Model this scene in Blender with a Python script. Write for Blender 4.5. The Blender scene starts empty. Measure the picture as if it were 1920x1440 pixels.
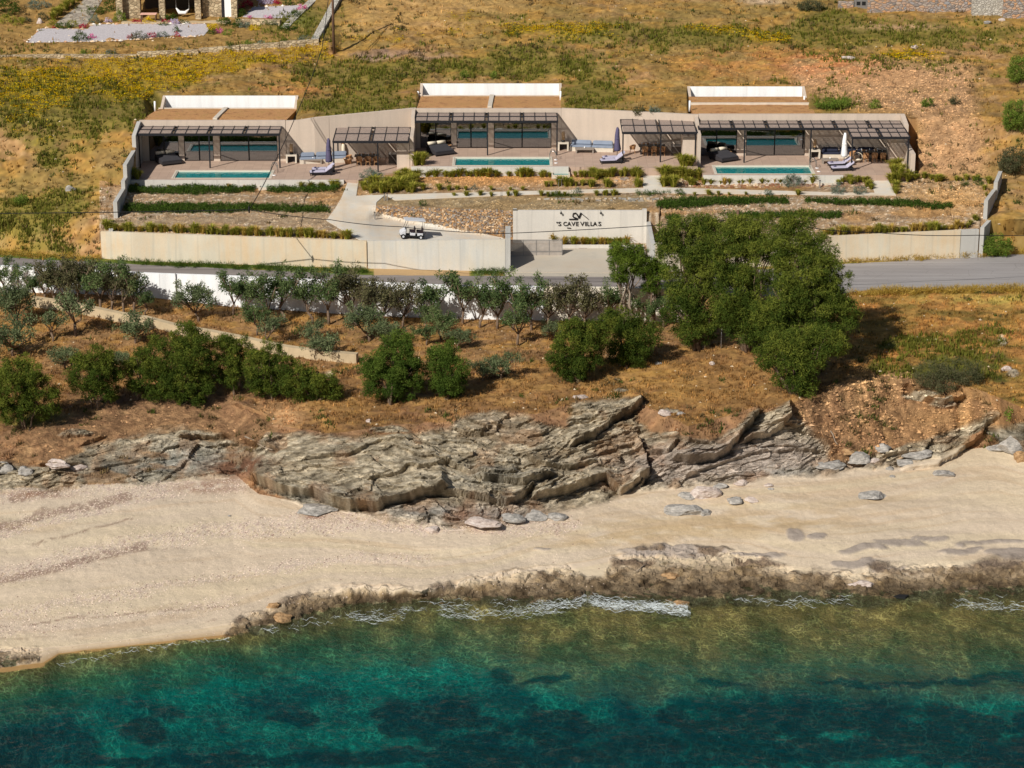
import bpy, bmesh, math, random
import numpy as np
from mathutils import Vector, Matrix
random.seed(7); RNG = np.random.default_rng(11)
R = math.radians
scene = bpy.context.scene
COL = scene.collection
# ---------------------------------------------------------------- camera, sky, sun, exposure
CAMZ, PITCH, FPX = 62.0, R(18.5), 4500.0          # camera height, downward pitch, focal length in photo pixels (1920 wide)
cd = bpy.data.cameras.new('camera'); cam = bpy.data.objects.new('camera', cd); COL.objects.link(cam)
cam.location = (0, 0, CAMZ); cam.rotation_euler = (math.pi/2 - PITCH, 0, 0)
cd.sensor_width = 36; cd.lens = 36*FPX/1920; cd.clip_start = 1; cd.clip_end = 4000
scene.camera = cam
SUN_AZ, SUN_EL = R(38), R(38)                      # light travels towards +y, turned 38 degrees to +x
w = bpy.data.worlds.new('World'); scene.world = w; w.use_nodes = True
nt = w.node_tree; bg = nt.nodes['Background']
sky = nt.nodes.new('ShaderNodeTexSky'); sky.sky_type = 'NISHITA'; sky.sun_disc = False
sky.sun_elevation = SUN_EL; sky.sun_rotation = math.pi + SUN_AZ
nt.links.new(sky.outputs[0], bg.inputs[0]); bg.inputs[1].default_value = 0.052
sl = bpy.data.lights.new('sun', 'SUN'); sun = bpy.data.objects.new('sun', sl); COL.objects.link(sun)
sl.energy = 4.8; sl.angle = R(0.5); sl.color = (1.0, 0.965, 0.90)
Ld = Vector((math.sin(SUN_AZ)*math.cos(SUN_EL), math.cos(SUN_AZ)*math.cos(SUN_EL), -math.sin(SUN_EL)))
sun.rotation_euler = Ld.to_track_quat('-Z', 'Y').to_euler(); sun.location = (-80, -60, 140)
scene.view_settings.view_transform = 'Standard'; scene.view_settings.look = 'None'
scene.view_settings.exposure = 0.0; scene.view_settings.gamma = 1.0; scene.view_settings.use_curve_mapping = False
scene.cycles.transparent_max_bounces = 12; scene.cycles.max_bounces = 6

# ---------------------------------------------------------------- pixel <-> place (photo pixels, 1920x1440)
CP, SP = math.cos(PITCH), math.sin(PITCH)
def ray(u, v):
    a = (u-960)/FPX; b = (720-v)/FPX
    return np.array([a, CP + b*SP, -SP + b*CP])
def pz(u, v, z):
    d = ray(u, v); t = (z-CAMZ)/d[2]; return Vector((d[0]*t, d[1]*t, z))
def py(u, v, y):
    d = ray(u, v); t = y/d[1]; return Vector((d[0]*t, y, CAMZ+d[2]*t))
def xu(u, y, z): return (u-960)/FPX*(y*CP+(CAMZ-z)*SP)
def zv(v, y): return py(960, v, y).z
def yv(v, z): return pz(960, v, z).y
def proj(p):
    dep = p[1]*CP+(CAMZ-p[2])*SP; up = p[1]*SP-(CAMZ-p[2])*CP
    return 960+FPX*p[0]/dep, 720-FPX*up/dep

# ---------------------------------------------------------------- noise
def _h(ix, iy, iz, s):
    n = (ix.astype(np.int64)*374761393 + iy.astype(np.int64)*668265263 + iz*1274126177 + s*974634777) & 0xffffffff
    n = ((n ^ (n >> 13))*1274126177) & 0xffffffff
    return ((n ^ (n >> 16)) & 0xffff)/65535.0
def vn2(x, y, s=0):
    x = np.asarray(x, float); y = np.asarray(y, float)
    ix = np.floor(x); iy = np.floor(y); fx = x-ix; fy = y-iy
    fx = fx*fx*(3-2*fx); fy = fy*fy*(3-2*fy)
    a = _h(ix, iy, 0, s); b = _h(ix+1, iy, 0, s); c = _h(ix, iy+1, 0, s); d = _h(ix+1, iy+1, 0, s)
    return (a+(b-a)*fx)*(1-fy)+(c+(d-c)*fx)*fy
def fbm(x, y, o=4, s=0, g=.5):
    t = 0; a = 1; n = 0
    x = np.asarray(x, float); y = np.asarray(y, float)
    for k in range(o):
        t = t+a*vn2(x*2**k+k*17.3, y*2**k-k*9.1, s+k*31); n += a; a *= g
    return t/n
def cell2(x, y, s=0):
    "value of the nearest random cell (sharp-edged blocks) and distance to it"
    x = np.asarray(x, float); y = np.asarray(y, float); ix = np.floor(x); iy = np.floor(y); best = np.full(x.shape, 9.); val = np.zeros(x.shape)
    for dx in (-1,0,1):
        for dy in (-1,0,1):
            cx, cy = ix+dx, iy+dy; px = cx+_h(cx, cy, 1, s); pyy = cy+_h(cx, cy, 2, s); d = (px-x)**2+(pyy-y)**2; m = d < best
            best = np.where(m, d, best); val = np.where(m, _h(cx, cy, 3, s), val)
    return val, best
def ss(a, b, x): 
    t = np.clip((x-a)/(b-a), 0, 1); return t*t*(3-2*t)

# ---------------------------------------------------------------- objects
def setp(o, label=None, cat=None, group=None, kind=None):
    if label: o['label'] = label
    if cat: o['category'] = cat
    if group: o['group'] = group
    if kind: o['kind'] = kind
    return o
def empty(name, loc=(0,0,0), rz=0, **k):
    o = bpy.data.objects.new(name, None); COL.objects.link(o); o.location = loc; o.rotation_euler = (0,0,rz)
    o.empty_display_size = .3
    return setp(o, **k)
def link(name, me, mat=None, parent=None, **k):
    o = bpy.data.objects.new(name, me); COL.objects.link(o)
    if mat is not None and len(me.materials) == 0: me.materials.append(mat)
    if parent is not None: o.parent = parent
    return setp(o, **k)
def copy_tree(o, parent=None):
    c = o.copy(); COL.objects.link(c); c.parent = parent
    for ch in [x for x in o.children]: copy_tree(ch, c)
    return c
class MB:
    "collects simple shapes into one mesh"
    def __init__(s): s.v = []; s.f = []; s.sm = []; s.mi = []
    def add(s, vs, fs, smooth=False, mi=0):
        n = len(s.v); s.v += [tuple(p) for p in vs]; s.f += [tuple(i+n for i in f) for f in fs]
        s.sm += [smooth]*len(fs); s.mi += [mi]*len(fs); return s
    def box(s, x0, y0, z0, x1, y1, z1, mi=0):
        return s.add([(x0,y0,z0),(x1,y0,z0),(x1,y1,z0),(x0,y1,z0),(x0,y0,z1),(x1,y0,z1),(x1,y1,z1),(x0,y1,z1)],
              [(0,3,2,1),(4,5,6,7),(0,1,5,4),(1,2,6,5),(2,3,7,6),(3,0,4,7)], mi=mi)
    def bar(s, a, b, w, h=None, mi=0):
        "box beam from a to b, w wide and h high"
        h = h or w; a = Vector(a); b = Vector(b); d = (b-a).normalized()
        up = Vector((0,0,1)) if abs(d.z) < .95 else Vector((0,1,0))
        r = d.cross(up).normalized()*w/2; q = r.cross(d).normalized()*h/2
        vs = [a-r-q, a+r-q, a+r+q, a-r+q, b-r-q, b+r-q, b+r+q, b-r+q]
        return s.add(vs, [(0,1,2,3),(7,6,5,4),(0,4,5,1),(1,5,6,2),(2,6,7,3),(3,7,4,0)], mi=mi)
    def tube(s, pts, rad, n=6, cap=True, smooth=True, mi=0):
        pts = [Vector(p) for p in pts]
        if not hasattr(rad, '__len__'): rad = [rad]*len(pts)
        vs = []
        ref = Vector((0.13,0.2,1)) 
        for i, p in enumerate(pts):
            d = (pts[min(i+1, len(pts)-1)]-pts[max(i-1, 0)]).normalized()
            if abs(d.dot(ref.normalized())) > .95: ref2 = Vector((1,.1,0))
            else: ref2 = ref
            a = d.cross(ref2).normalized(); b = d.cross(a)
            for k in range(n):
                t = 2*math.pi*k/n; vs.append(p+(a*math.cos(t)+b*math.sin(t))*rad[i])
        fs = []
        for i in range(len(pts)-1):
            for k in range(n):
                k2 = (k+1) % n; fs.append((i*n+k, i*n+k2, (i+1)*n+k2, (i+1)*n+k))
        if cap: fs += [tuple(range(n))[::-1], tuple((len(pts)-1)*n+k for k in range(n))]
        return s.add(vs, fs, smooth, mi)
    def lathe(s, prof, n=12, c=(0,0,0), smooth=True, mi=0):
        vs = []; fs = []
        for r, z in prof:
            for k in range(n):
                t = 2*math.pi*k/n; vs.append((c[0]+r*math.cos(t), c[1]+r*math.sin(t), c[2]+z))
        for i in range(len(prof)-1):
            for k in range(n):
                k2 = (k+1) % n; fs.append((i*n+k, i*n+k2, (i+1)*n+k2, (i+1)*n+k))
        fs += [tuple(range(n))[::-1], tuple((len(prof)-1)*n+k for k in range(n))]
        return s.add(vs, fs, smooth, mi)
    def prism(s, poly, z0, z1, mi=0):
        n = len(poly)
        vs = [(p[0], p[1], z0 if len(p) < 3 else p[2]) for p in poly]+[(p[0], p[1], z1 if len(p) < 4 else p[3]) for p in poly]
        return s.add(vs, [tuple(range(n))[::-1], tuple(range(n, 2*n))]+[(i, (i+1) % n, (i+1) % n+n, i+n) for i in range(n)], mi=mi)
    def mesh(s, name='m', mats=None):
        me = bpy.data.meshes.new(name); me.from_pydata(s.v, [], s.f)
        me.polygons.foreach_set('use_smooth', s.sm)
        if mats:
            for m in mats: me.materials.append(m)
            me.polygons.foreach_set('material_index', s.mi)
        me.update(); return me
    def build(s, name, mat, parent=None, bevel=0, **k):
        me = s.mesh(name)
        if bevel:
            bm = bmesh.new(); bm.from_mesh(me)
            bmesh.ops.recalc_face_normals(bm, faces=bm.faces)
            bmesh.ops.bevel(bm, geom=bm.edges[:], offset=bevel, segments=2, affect='EDGES', clamp_overlap=True)
            bm.to_mesh(me); bm.free()
        return link(name, me, mat, parent, **k)
def np_mesh(name, V, F, mats=(), attrs=None, smooth=False, mi=None):
    "fast mesh from arrays; F is (n,3) or (n,4)"
    me = bpy.data.meshes.new(name); V = np.asarray(V, np.float32); F = np.asarray(F, np.int32)
    me.vertices.add(len(V)); me.vertices.foreach_set('co', V.ravel())
    k = F.shape[1]; me.loops.add(F.size); me.loops.foreach_set('vertex_index', F.ravel())
    me.polygons.add(len(F)); me.polygons.foreach_set('loop_start', np.arange(0, F.size, k, dtype=np.int32))
    try: me.polygons.foreach_set('loop_total', np.full(len(F), k, np.int32))
    except Exception: pass
    for m in mats: me.materials.append(m)
    me.polygons.foreach_set('use_smooth', np.full(len(F), smooth))
    if mi is not None: me.polygons.foreach_set('material_index', np.asarray(mi, np.int32))
    me.update(calc_edges=True)
    if attrs:
        for nm, A in attrs.items():
            A = np.asarray(A, np.float32)
            if A.ndim == 2:
                if A.shape[1] == 3: A = np.hstack([A, np.ones((len(A), 1), np.float32)])
                at = me.attributes.new(nm, 'FLOAT_COLOR', 'POINT'); at.data.foreach_set('color', A.ravel())
            else:
                at = me.attributes.new(nm, 'FLOAT', 'POINT'); at.data.foreach_set('value', A)
    return me

# ---------------------------------------------------------------- materials
class Mat:
    def __init__(s, name):
        s.m = bpy.data.materials.new(name); s.m.use_nodes = True; s.t = s.m.node_tree
        s.b = s.t.nodes['Principled BSDF']; s.out = s.t.nodes['Material Output']; s._pos = None
    def n(s, typ, **k):
        nd = s.t.nodes.new('ShaderNode'+typ)
        for a, b in k.items(): setattr(nd, a, b)
        return nd
    def put(s, sock, val):
        if isinstance(val, bpy.types.NodeSocket): s.t.links.new(val, sock)
        elif isinstance(val, (tuple, list)) and len(val) == 3 and sock.type == 'RGBA': sock.default_value = (*val, 1)
        else: sock.default_value = val
    def pos(s):
        if s._pos is None: s._pos = s.n('NewGeometry').outputs['Position']
        return s._pos
    def obj(s): return s.n('TexCoord').outputs['Object']
    def map(s, vec, scale=(1,1,1), rot=(0,0,0), loc=(0,0,0)):
        m = s.n('Mapping'); s.put(m.inputs[0], vec); m.inputs['Scale'].default_value = scale
        m.inputs['Rotation'].default_value = rot; m.inputs['Location'].default_value = loc
        return m.outputs[0]
    def noise(s, scale, detail=4, rough=.55, vec=None, dist=0):
        k = s.n('TexNoise'); s.put(k.inputs['Vector'], vec if vec is not None else s.pos())
        k.inputs['Scale'].default_value = scale; k.inputs['Detail'].default_value = detail
        k.inputs['Roughness'].default_value = rough; k.inputs['Distortion'].default_value = dist
        return k.outputs[0]
    def vor(s, scale, vec=None, feature='F1', out=0, rnd=1):
        k = s.n('TexVoronoi', feature=feature); s.put(k.inputs['Vector'], vec if vec is not None else s.pos())
        k.inputs['Scale'].default_value = scale
        if 'Randomness' in k.inputs: k.inputs['Randomness'].default_value = rnd
        return k.outputs[out]
    def ramp(s, fac, *stops, interp='LINEAR'):
        k = s.n('ValToRGB'); s.put(k.inputs[0], fac); cr = k.color_ramp; cr.interpolation = interp
        while len(cr.elements) < len(stops): cr.elements.new(.5)
        for e, (p, c) in zip(cr.elements, stops):
            e.position = p; e.color = (*c, 1) if hasattr(c, '__len__') else (c, c, c, 1)
        return k.outputs[0]
    def mix(s, f, a, b, mode='MIX'):
        k = s.n('Mix', data_type='RGBA', blend_type=mode); s.put(k.inputs[0], f); s.put(k.inputs[6], a); s.put(k.inputs[7], b)
        return k.outputs[2]
    def math(s, op, a, b=0.0):
        k = s.n('Math', operation=op); s.put(k.inputs[0], a); s.put(k.inputs[1], b); return k.outputs[0]
    def rnd(s): return s.n('ObjectInfo').outputs['Random']
    def attr(s, name, out='Color'): return s.n('Attribute', attribute_name=name).outputs[out]
    def bump(s, h, strength=.5, dist=.1, normal=None):
        k = s.n('Bump'); s.put(k.inputs['Height'], h); k.inputs['Strength'].default_value = strength
        k.inputs['Distance'].default_value = dist
        if normal is not None: s.put(k.inputs['Normal'], normal)
        s.put(s.b.inputs['Normal'], k.outputs[0]); return k.outputs[0]
    def set(s, col=None, rough=None, metal=None, spec=None):
        if col is not None: s.put(s.b.inputs['Base Color'], col)
        if rough is not None: s.put(s.b.inputs['Roughness'], rough)
        if metal is not None: s.b.inputs['Metallic'].default_value = metal
        if spec is not None: s.b.inputs['Specular IOR Level'].default_value = spec
        return s.m
def simple(name, col, rough=.6, metal=0, var=.15, scale=3.0, bump=0, spec=.4, oc=False):
    M = Mat(name); n = M.noise(scale, 5, .6)
    lo = tuple(c*(1-var) for c in col); hi = tuple(min(1, c*(1+var)) for c in col)
    M.set(M.ramp(n, (.3, lo), (.7, hi)), rough, metal, spec)
    if bump: M.bump(n, .4, bump)
    return M.m
# ================================================================ TERRAIN
def sl3(r, g, b):
    f = lambda c: ((c/255+.055)/1.055)**2.4 if c > 10 else c/255/12.92
    return np.array([f(r), f(g), f(b)])
def C3(r, g, b, k=1.0): return tuple(float(x)*k for x in sl3(r, g, b))
D1, D2, D3 = 12.2, 12.9, 12.6                      # deck levels of the three villas
def WY(u):                                          # distance of the long retaining wall / villa front
    return float(np.interp(u, [0, 590, 779, 1052, 1300, 1920], [212.4, 212.4, 214.6, 214.6, 212.8, 212.8]))
WTOP = [(0,225),(263,226),(534,227),(560,226),(580,222),(779,203),(1052,203.5),(1160,208),(1300,215),(1690,217),(1920,215)]
def I(pts, u): 
    a = np.array(pts, float); return float(np.interp(u, a[:,0], a[:,1]))
LINES = [  # (name of the ground between this line and the next, rows, mode, [(u, v or y)], [(u, z)])
 ('seabed', 12, 'y', [(0,60),(1920,60)], [(0,-11),(1920,-11)]),
 ('seabed', 50, 'v', [(0,1450),(1920,1450)], [(0,-4.6),(1920,-5.2)]),
 ('seabed', 48, 'v', [(0,1375),(300,1305),(500,1275),(900,1250),(1000,1285),(1300,1290),(1500,1278),(1920,1290)], [(0,-2.0),(900,-2.0),(1920,-1.9)]),
 ('shore_rock', 60, 'v', [(-700,1300),(0,1262),(80,1250),(110,1228),(250,1212),(430,1195),(560,1155),(640,1135),(700,1128),(850,1118),(1000,1125),(1100,1118),(1300,1122),(1450,1108),(1600,1112),(1920,1100),(2600,1080)], [(0,0),(1920,0)]),
 ('beach', 100, 'v', [(-700,1240),(0,1212),(80,1212),(130,1210),(250,1196),(430,1168),(500,1138),(600,1105),(700,1102),(790,1108),(1000,1062),(1060,1058),(1110,1050),(1150,1040),(1250,1026),(1400,1035),(1480,1060),(1600,1075),(1700,1062),(1920,1050),(2600,1020)], [(0,.14),(380,.2),(560,.55),(700,.75),(1100,.65),(1300,.6),(1920,.5)]),
 ('cliff', 170, 'v', [(-700,930),(0,915),(250,905),(440,888),(485,925),(600,947),(690,965),(830,985),(920,985),(985,958),(1060,938),(1180,918),(1215,912),(1400,898),(1500,887),(1560,880),(1640,872),(1760,855),(1800,840),(1870,836),(1920,852),(2600,870)], [(0,2.1),(500,1.8),(950,1.7),(1250,1.9),(1920,2.2)]),
 ('grassy_slope', 60, 'v', [(-700,830),(0,808),(100,800),(280,745),(420,742),(500,795),(620,815),(700,802),(830,790),(920,772),(1000,776),(1070,760),(1200,754),(1290,800),(1400,772),(1470,762),(1530,740),(1700,700),(1850,735),(1920,765),(2600,790)], [(0,3.9),(280,4.3),(500,4.4),(1000,5.3),(1400,5.9),(1700,6.6),(1920,6.4)]),
 ('orchard_ground', 50, 'v', [(-700,700),(0,690),(300,695),(700,690),(1000,690),(1300,655),(1500,640),(1920,635),(2600,630)], [(0,4.4),(300,4.7),(1000,5.4),(1300,6.1),(1500,6.8),(1920,7.0)]),
 ('bank', 8, 'B', [(-700,535),(0,547),(250,553),(425,574),(700,592),(866,598),(1290,604),(1400,590),(1560,558),(1620,549),(1920,543),(2600,530)], [(0,6.2),(425,5.9),(866,5.6),(1270,5.6),(1420,6.9),(1560,7.8),(1920,7.94)]),
 ('road', 26, 'R', None, [(0,8.0),(1920,8.0)]),
 ('verge', 14, 'v', [(-700,460),(0,482),(280,497),(700,516),(1150,519),(1400,507),(1560,496),(1700,488),(1920,476),(2600,440)], [(0,8.0),(1920,8.0)]),
 ('bank', 8, 'v', [(-700,440),(0,470),(190,484),(250,489),(690,503),(960,509),(1150,512),(1230,511),(1565,491),(1835,480),(1920,470),(2600,430)], [(0,8.1),(940,8.1),(960,8.05),(1230,8.05),(1250,8.1),(1920,8.1)]),
 ('garden_ground', 46, 'T', None, None),
 ('garden_ground', 12, 'v', [(-700,330),(200,343),(240,343),(645,342),(670,334),(770,324),(1235,322),(1245,330),(1640,335),(1850,336),(1920,325),(2600,310)], [(0,12.2),(235,12.2),(262,11.6),(600,11.6),(650,11.95),(700,12.0),(770,12.1),(900,12.2),(1235,12.3),(1300,11.9),(1640,12.1),(1920,12.2)]),
 ('bank', 24, 'W0', None, None),
 ('hillside', 20, 'W1', None, None),
 ('hillside', 6, 'W2', None, None),
 ('hillside', 68, 'W3', None, None),
 ('hillside', 6, 'v', [(0,102),(600,100),(1920,104)], [(0,18.8),(620,18.85),(1920,18.85)]),
 ('hillside', 40, 'v', [(0,96),(230,94),(600,80),(640,94),(1920,98)], [(0,18.98),(620,19.6),(640,18.95),(1920,18.95)]),
 ('hillside', 30, 'v', [(0,40),(1920,40)], [(0,20.0),(440,20.2),(700,20.7),(1920,20.7)]),
 ('hillside', 20, 'v', [(0,-8),(1920,-8)], [(0,21.2),(440,21.2),(700,22.0),(1920,22.0)]),
 ('hillside', 10, 'y', [(0,330),(1920,330)], [(0,44),(1920,44)]),
 ('end', 1, 'y', [(0,700),(1920,700)], [(0,90),(1920,90)]),
]
ROOFR = [(291, 560, 219.3, 15.93, 16.75), (785, 1054, 222.0, 16.52, 17.35), (1286, 1510, 221.6, 16.40, 17.15)]   # u0,u1,y of white wall, roof z, white wall z
UC = np.concatenate([np.linspace(-800, -60, 19), np.arange(-40, 1962, 2.75), np.linspace(1990, 2720, 19)])
NC = len(UC)
def line_xyz(k):
    nm, rows, mode, A, Z = LINES[k]
    out = np.zeros((NC, 3))
    for i, u in enumerate(UC):
        if mode == 'v':
            # within the frame the line has a small natural wobble
            v = I(A, u); p = pz(u, v, I(Z, u))
        elif mode == 'y':
            y = I(A, u); z = I(Z, u); p = (xu(u, y, z), y, z)
        elif mode == 'B':
            if u < 1290: y = wall_y(u)+.06; z = zv(I(A, u), y); p = (xu(u, y, z), y, z)
            else: p = pz(u, I(A, u), I(Z, u))
        elif mode == 'R':
            if u < 1288: y = wall_y(u)+.3; z = 8.0
            else:
                q = line_xyz.prev[i]; tt = min(1, (u-1288)/250)
                y = (1-tt)*(wall_y(1288)+.3)+tt*(q[1]+.02); y = max(y, q[1]+.02); z = 8.0
            p = (xu(u, y, z), y, z)
        elif mode == 'T':
            # just behind the top of the roadside wall; in the yard the ground runs on level
            y0 = line_xyz.prev[i][1]
            if u < 190: y, z = y0+1.2, 9.3
            elif u < 945: y, z = y0+.5, float(np.interp(u, [190, 664, 690, 760, 860, 945], [10.3, 10.3, 10.15, 9.7, 9.2, 8.75]))
            elif u < 1232: y, z = y0+.35, 8.1
            elif u < 1836: y, z = y0+.5, 10.2
            else: y, z = y0+1.2, 9.2
            p = (xu(u, y, z), y, z)
        elif mode == 'W0':
            y = WY(u)+.08; z = 11.9 if u < 772 else (12.5 if u < 1302 else 12.25)
            if (264 < u < 535) or (783 < u < 1050) or (1311 < u < 1516): y = WY(u)+.08+3.4*(float(ss(264,296,u)) if u < 600 else 1); z -= 1.0
            if u < 255: y, z = 207.5, 13.6
            if u > 1722: y, z = 208, 13.4
            p = (xu(u, y, z), y, z)
        elif mode == 'W1':
            y = WY(u)+.33; z = zv(I(WTOP, u), WY(u))-.12
            if (264 < u < 535) or (783 < u < 1050) or (1311 < u < 1516): k_ = float(ss(264,300,u)) if u < 600 else 1; y = WY(u)+.33+3.2*k_; z = z-.9*k_
            if u < 262: z = np.interp(u, [0, 262], [16.6, 15.9]); y = 212.6
            if u > 1706: z = 16.1; y = 213
            p = (xu(u, y, z), y, z)
        elif mode in ('W2', 'W3'):
            yw = float(np.interp(u, [0, 560, 785, 1054, 1290, 1920], [219.3, 219.3, 222, 222, 221.6, 221.6]))
            z1 = float(np.interp(u, [0, 560, 785, 1054, 1290, 1920], [17.3, 16.75, 17.35, 17.35, 17.15, 17.3]))-.12
            if mode == 'W3': y, z = yw+.35, z1
            else:
                y = yw-.3; z = z1-.1
                for (a, b, yy, zr, zt) in ROOFR:
                    if a+4 < u < b-4: z = zr-1.6
                if 262 < u < 296: z = (z1-.1)*(1-float(ss(266,296,u)))+(15.93-1.6)*float(ss(266,296,u))
            p = (xu(u, y, z), y, z)
        out[i] = p
    return out
WW = [(-700,480),(0,498),(300,513),(425,517),(830,535),(1290,541)]       # top edge of the white wall
def wall_y(u): return pz(u, I(WW, u), 8.4).y
RAW = []; line_xyz.prev = None
for k in range(len(LINES)):
    q = line_xyz(k); RAW.append(q); line_xyz.prev = q
# garden ground gets two extra guide rows so that the drive, yard and terraces come out right
def zone_of(k): return LINES[k][0]
segs = []
for k in range(len(LINES)-1):
    a, b = RAW[k], RAW[k+1]; n = LINES[k][1]
    if LINES[k][2] == 'T':
        # middle guides: height as seen in the picture (u, v, z)
        g1 = np.zeros((NC,3)); g2 = np.zeros((NC,3))
        for i, u in enumerate(UC):
            if u < 940 or u > 1236:
                v1 = 412; z1 = float(np.interp(u, [0,190,560,640,700,720,900,940,1236,1840,1920], [10.3,10.75,10.75,10.85,10.6,11.0,11.0,10.9,10.9,10.75,10.7]))
                v2 = float(np.interp(u, [640,690,695,1236], [375,386,386,375])) if u < 940 else 375; z2 = float(np.interp(u, [0,560,640,690,700,1236,1840], [11.3,11.35,11.5,11.3,11.35,11.55,11.45]))
                if 690 < u < 945:                     # drive in front, stone bank behind it
                    vb = float(np.interp(u, [690,715,760,860,945], [412,405,418,436,447]))
                    zb = float(np.interp(u, [690,760,860,945], [10.64,10.1,9.55,9.1]))
                    p1 = pz(u, vb, zb); p2 = pz(u, float(np.interp(u,[690,730,960],[386,392,395])), float(np.interp(u,[690,730,960],[11.3,11.3,11.45])))
                else: p1 = pz(u, v1, z1); p2 = pz(u, v2, z2)
            else:
                p1 = (xu(u, 196.93, 8.75), 196.93, 8.75); p2 = (xu(u, 197.06, 11.3), 197.06, 11.3)
            g1[i] = p1; g2[i] = p2
        segs += [(zone_of(k), 26, a, g1, k), (zone_of(k), 26, g1, g2, k), (zone_of(k), 34, g2, b, k)]
    else: segs.append((zone_of(k), n, a, b, k))
rows = []; rz = []; rk = []
for (nm, n, a, b, k) in segs:
    for j in range(n):
        t = j/n; rows.append(a*(1-t)+b*t); rz.append(nm); rk.append(k+t)
rows.append(segs[-1][3]); rz.append('end'); rk.append(len(LINES)-1)
G = np.array(rows); NR = len(G); rk = np.array(rk)
# projected photo pixel of every base vertex
DEP = G[...,1]*CP+(CAMZ-G[...,2])*SP
GV = 720-FPX*(G[...,1]*SP-(CAMZ-G[...,2])*CP)/DEP
GU = np.broadcast_to(UC[None,:], GV.shape)
X, Y, Z = G[...,0].copy(), G[...,1].copy(), G[...,2].copy()
RK = np.broadcast_to(rk[:,None], GV.shape)
def inz(a, b): return ((RK >= a) & (RK < b)).astype(float)
def zz(name): return np.array([r == name for r in rz])[:,None]*np.ones((1,NC))

def seg_dist(pts, U=None, V=None, ax=1.0, over=False):
    "signed distance in pixels to a polyline (positive = left of its direction = above when drawn left to right)"
    U = GU if U is None else U; V = GV if V is None else V
    best = np.full(U.shape, 1e9); sg = np.zeros(U.shape); ov = np.zeros(U.shape); ns = len(pts)-1; k = -1
    for (a, b), (c, d) in zip(pts[:-1], pts[1:]):
        k += 1; dx, dy = c-a, (d-b)*ax; L2 = dx*dx+dy*dy+1e-9
        px, pyy = U-a, (V-b)*ax; t0 = (px*dx+pyy*dy)/L2; t = np.clip(t0, 0, 1)
        o_ = (np.maximum(0, -t0) if k == 0 else 0)+(np.maximum(0, t0-1) if k == ns-1 else 0); o_ = o_*math.sqrt(L2)
        ex, ey = px-t*dx, pyy-t*dy; D = np.hypot(ex, ey)
        m = D < best; best = np.where(m, D, best); sg = np.where(m, -np.sign(dx*pyy-dy*px), sg); ov = np.where(m, o_, ov)
    r_ = best*np.where(sg == 0, 1, sg)
    return (r_, ov) if over else r_
def poly_mask(poly, soft=8, U=None, V=None):
    U = GU if U is None else U; V = GV if V is None else V
    P = list(poly)+[poly[0]]; ins = np.zeros(U.shape, bool)
    for (a, b), (c, d) in zip(P[:-1], P[1:]):
        if b == d: continue
        cr = ((b > V) != (d > V)) & (U < (c-a)*(V-b)/(d-b)+a); ins ^= cr
    D = np.abs(seg_dist(P, U, V))
    return np.clip(.5+np.where(ins, D, -D)/(2*soft), 0, 1)
def blob(u, v, ru, rv): return np.exp(-(((GU-u)/ru)**2+((GV-v)/rv)**2))

n1 = fbm(X*.12, Y*.12, 5, 1); n2 = fbm(X*.5, Y*.5, 4, 2); n3 = fbm(X*1.8, Y*1.8, 4, 3); n4 = vn2(X*6, Y*6, 4)
GW = GU+(fbm(X*.5, Y*.5+Z, 3, 70)-.5)*26; GWV = GV+(fbm(X*.5, Y*.5+Z, 3, 71)-.5)*22    # wobbled pixel coordinates
# ---- flat areas: road, drive, paths, decks
GRV = poly_mask([(40,84),(70,50),(392,40),(396,60),(360,74),(200,82)],4)+poly_mask([(448,38),(468,8),(576,6),(560,36)],4)+poly_mask([(98,50),(165,-20),(205,-20),(170,52)],4)
DRIVE = [(612,415),(640,372),(652,340),(672,338),(668,368),(722,366),(705,380),(703,398),(760,412),(860,434),(945,450),(965,458),(1195,458),(1230,455),(1232,512),(955,512),(948,452),(690,452),(664,447)]
FLAT = np.clip(poly_mask(DRIVE, 4)+poly_mask([(700,362),(1200,350),(1235,318),(1300,350),(1640,352),(1690,330),(1690,372),(1240,368),(700,384)], 4), 0, 1)
FLAT = np.clip(FLAT+GRV+((Y > 196.8)&(Y < 197.12)&(GU > 935)&(GU < 1242))+zz('road')+inz(13, 15.9)*((GU > 250)&(GU < 1722)), 0, 1)
# ---- height of small relief
side_ = ((GU < 250)|(GU > 1722))*inz(12,15); amp = .05+.25*zz('hillside')+.2*side_+.14*zz('orchard_ground')+.2*zz('grassy_slope')+.05*zz('garden_ground')+.04*zz('beach')+.3*zz('seabed')
edge = np.clip(np.minimum(np.abs(RK-8), np.minimum(np.abs(RK-9), np.minimum(np.abs(RK-11), np.abs(RK-12))))*6, 0, 1)
edge = np.minimum(edge, np.clip(np.abs(RK-13)*6+((GU < 240)|(GU > 1720)), .0, 1)); edge = np.minimum(edge, np.clip(np.abs(RK-15)*1.5+((GU < 240)|(GU > 1740)), 0, 1))
edge = edge*(1-((RK > 15) & (RK <= 17) & (GU > 255) & (GU < 1722)))
dz = amp*((n2-.5)*1.6+(n3-.5)*.8+(n4-.5)*.15)*(1-FLAT)*edge
dz += zz('hillside')*edge*(n1-.5)*1.2*ss(17, 17.5, RK)*(1-ss(17.9, 18.1, RK))*(1-blob(300, 70, 330, 60))
# terraces of stone and earth in the garden (slight steps)
# sand: long low swells
dz += zz('beach')*(fbm(X*.08, Y*.5, 3, 12)-.5)*.25*np.clip(np.minimum(RK-4, 5-RK)*5, 0, 1)
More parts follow.
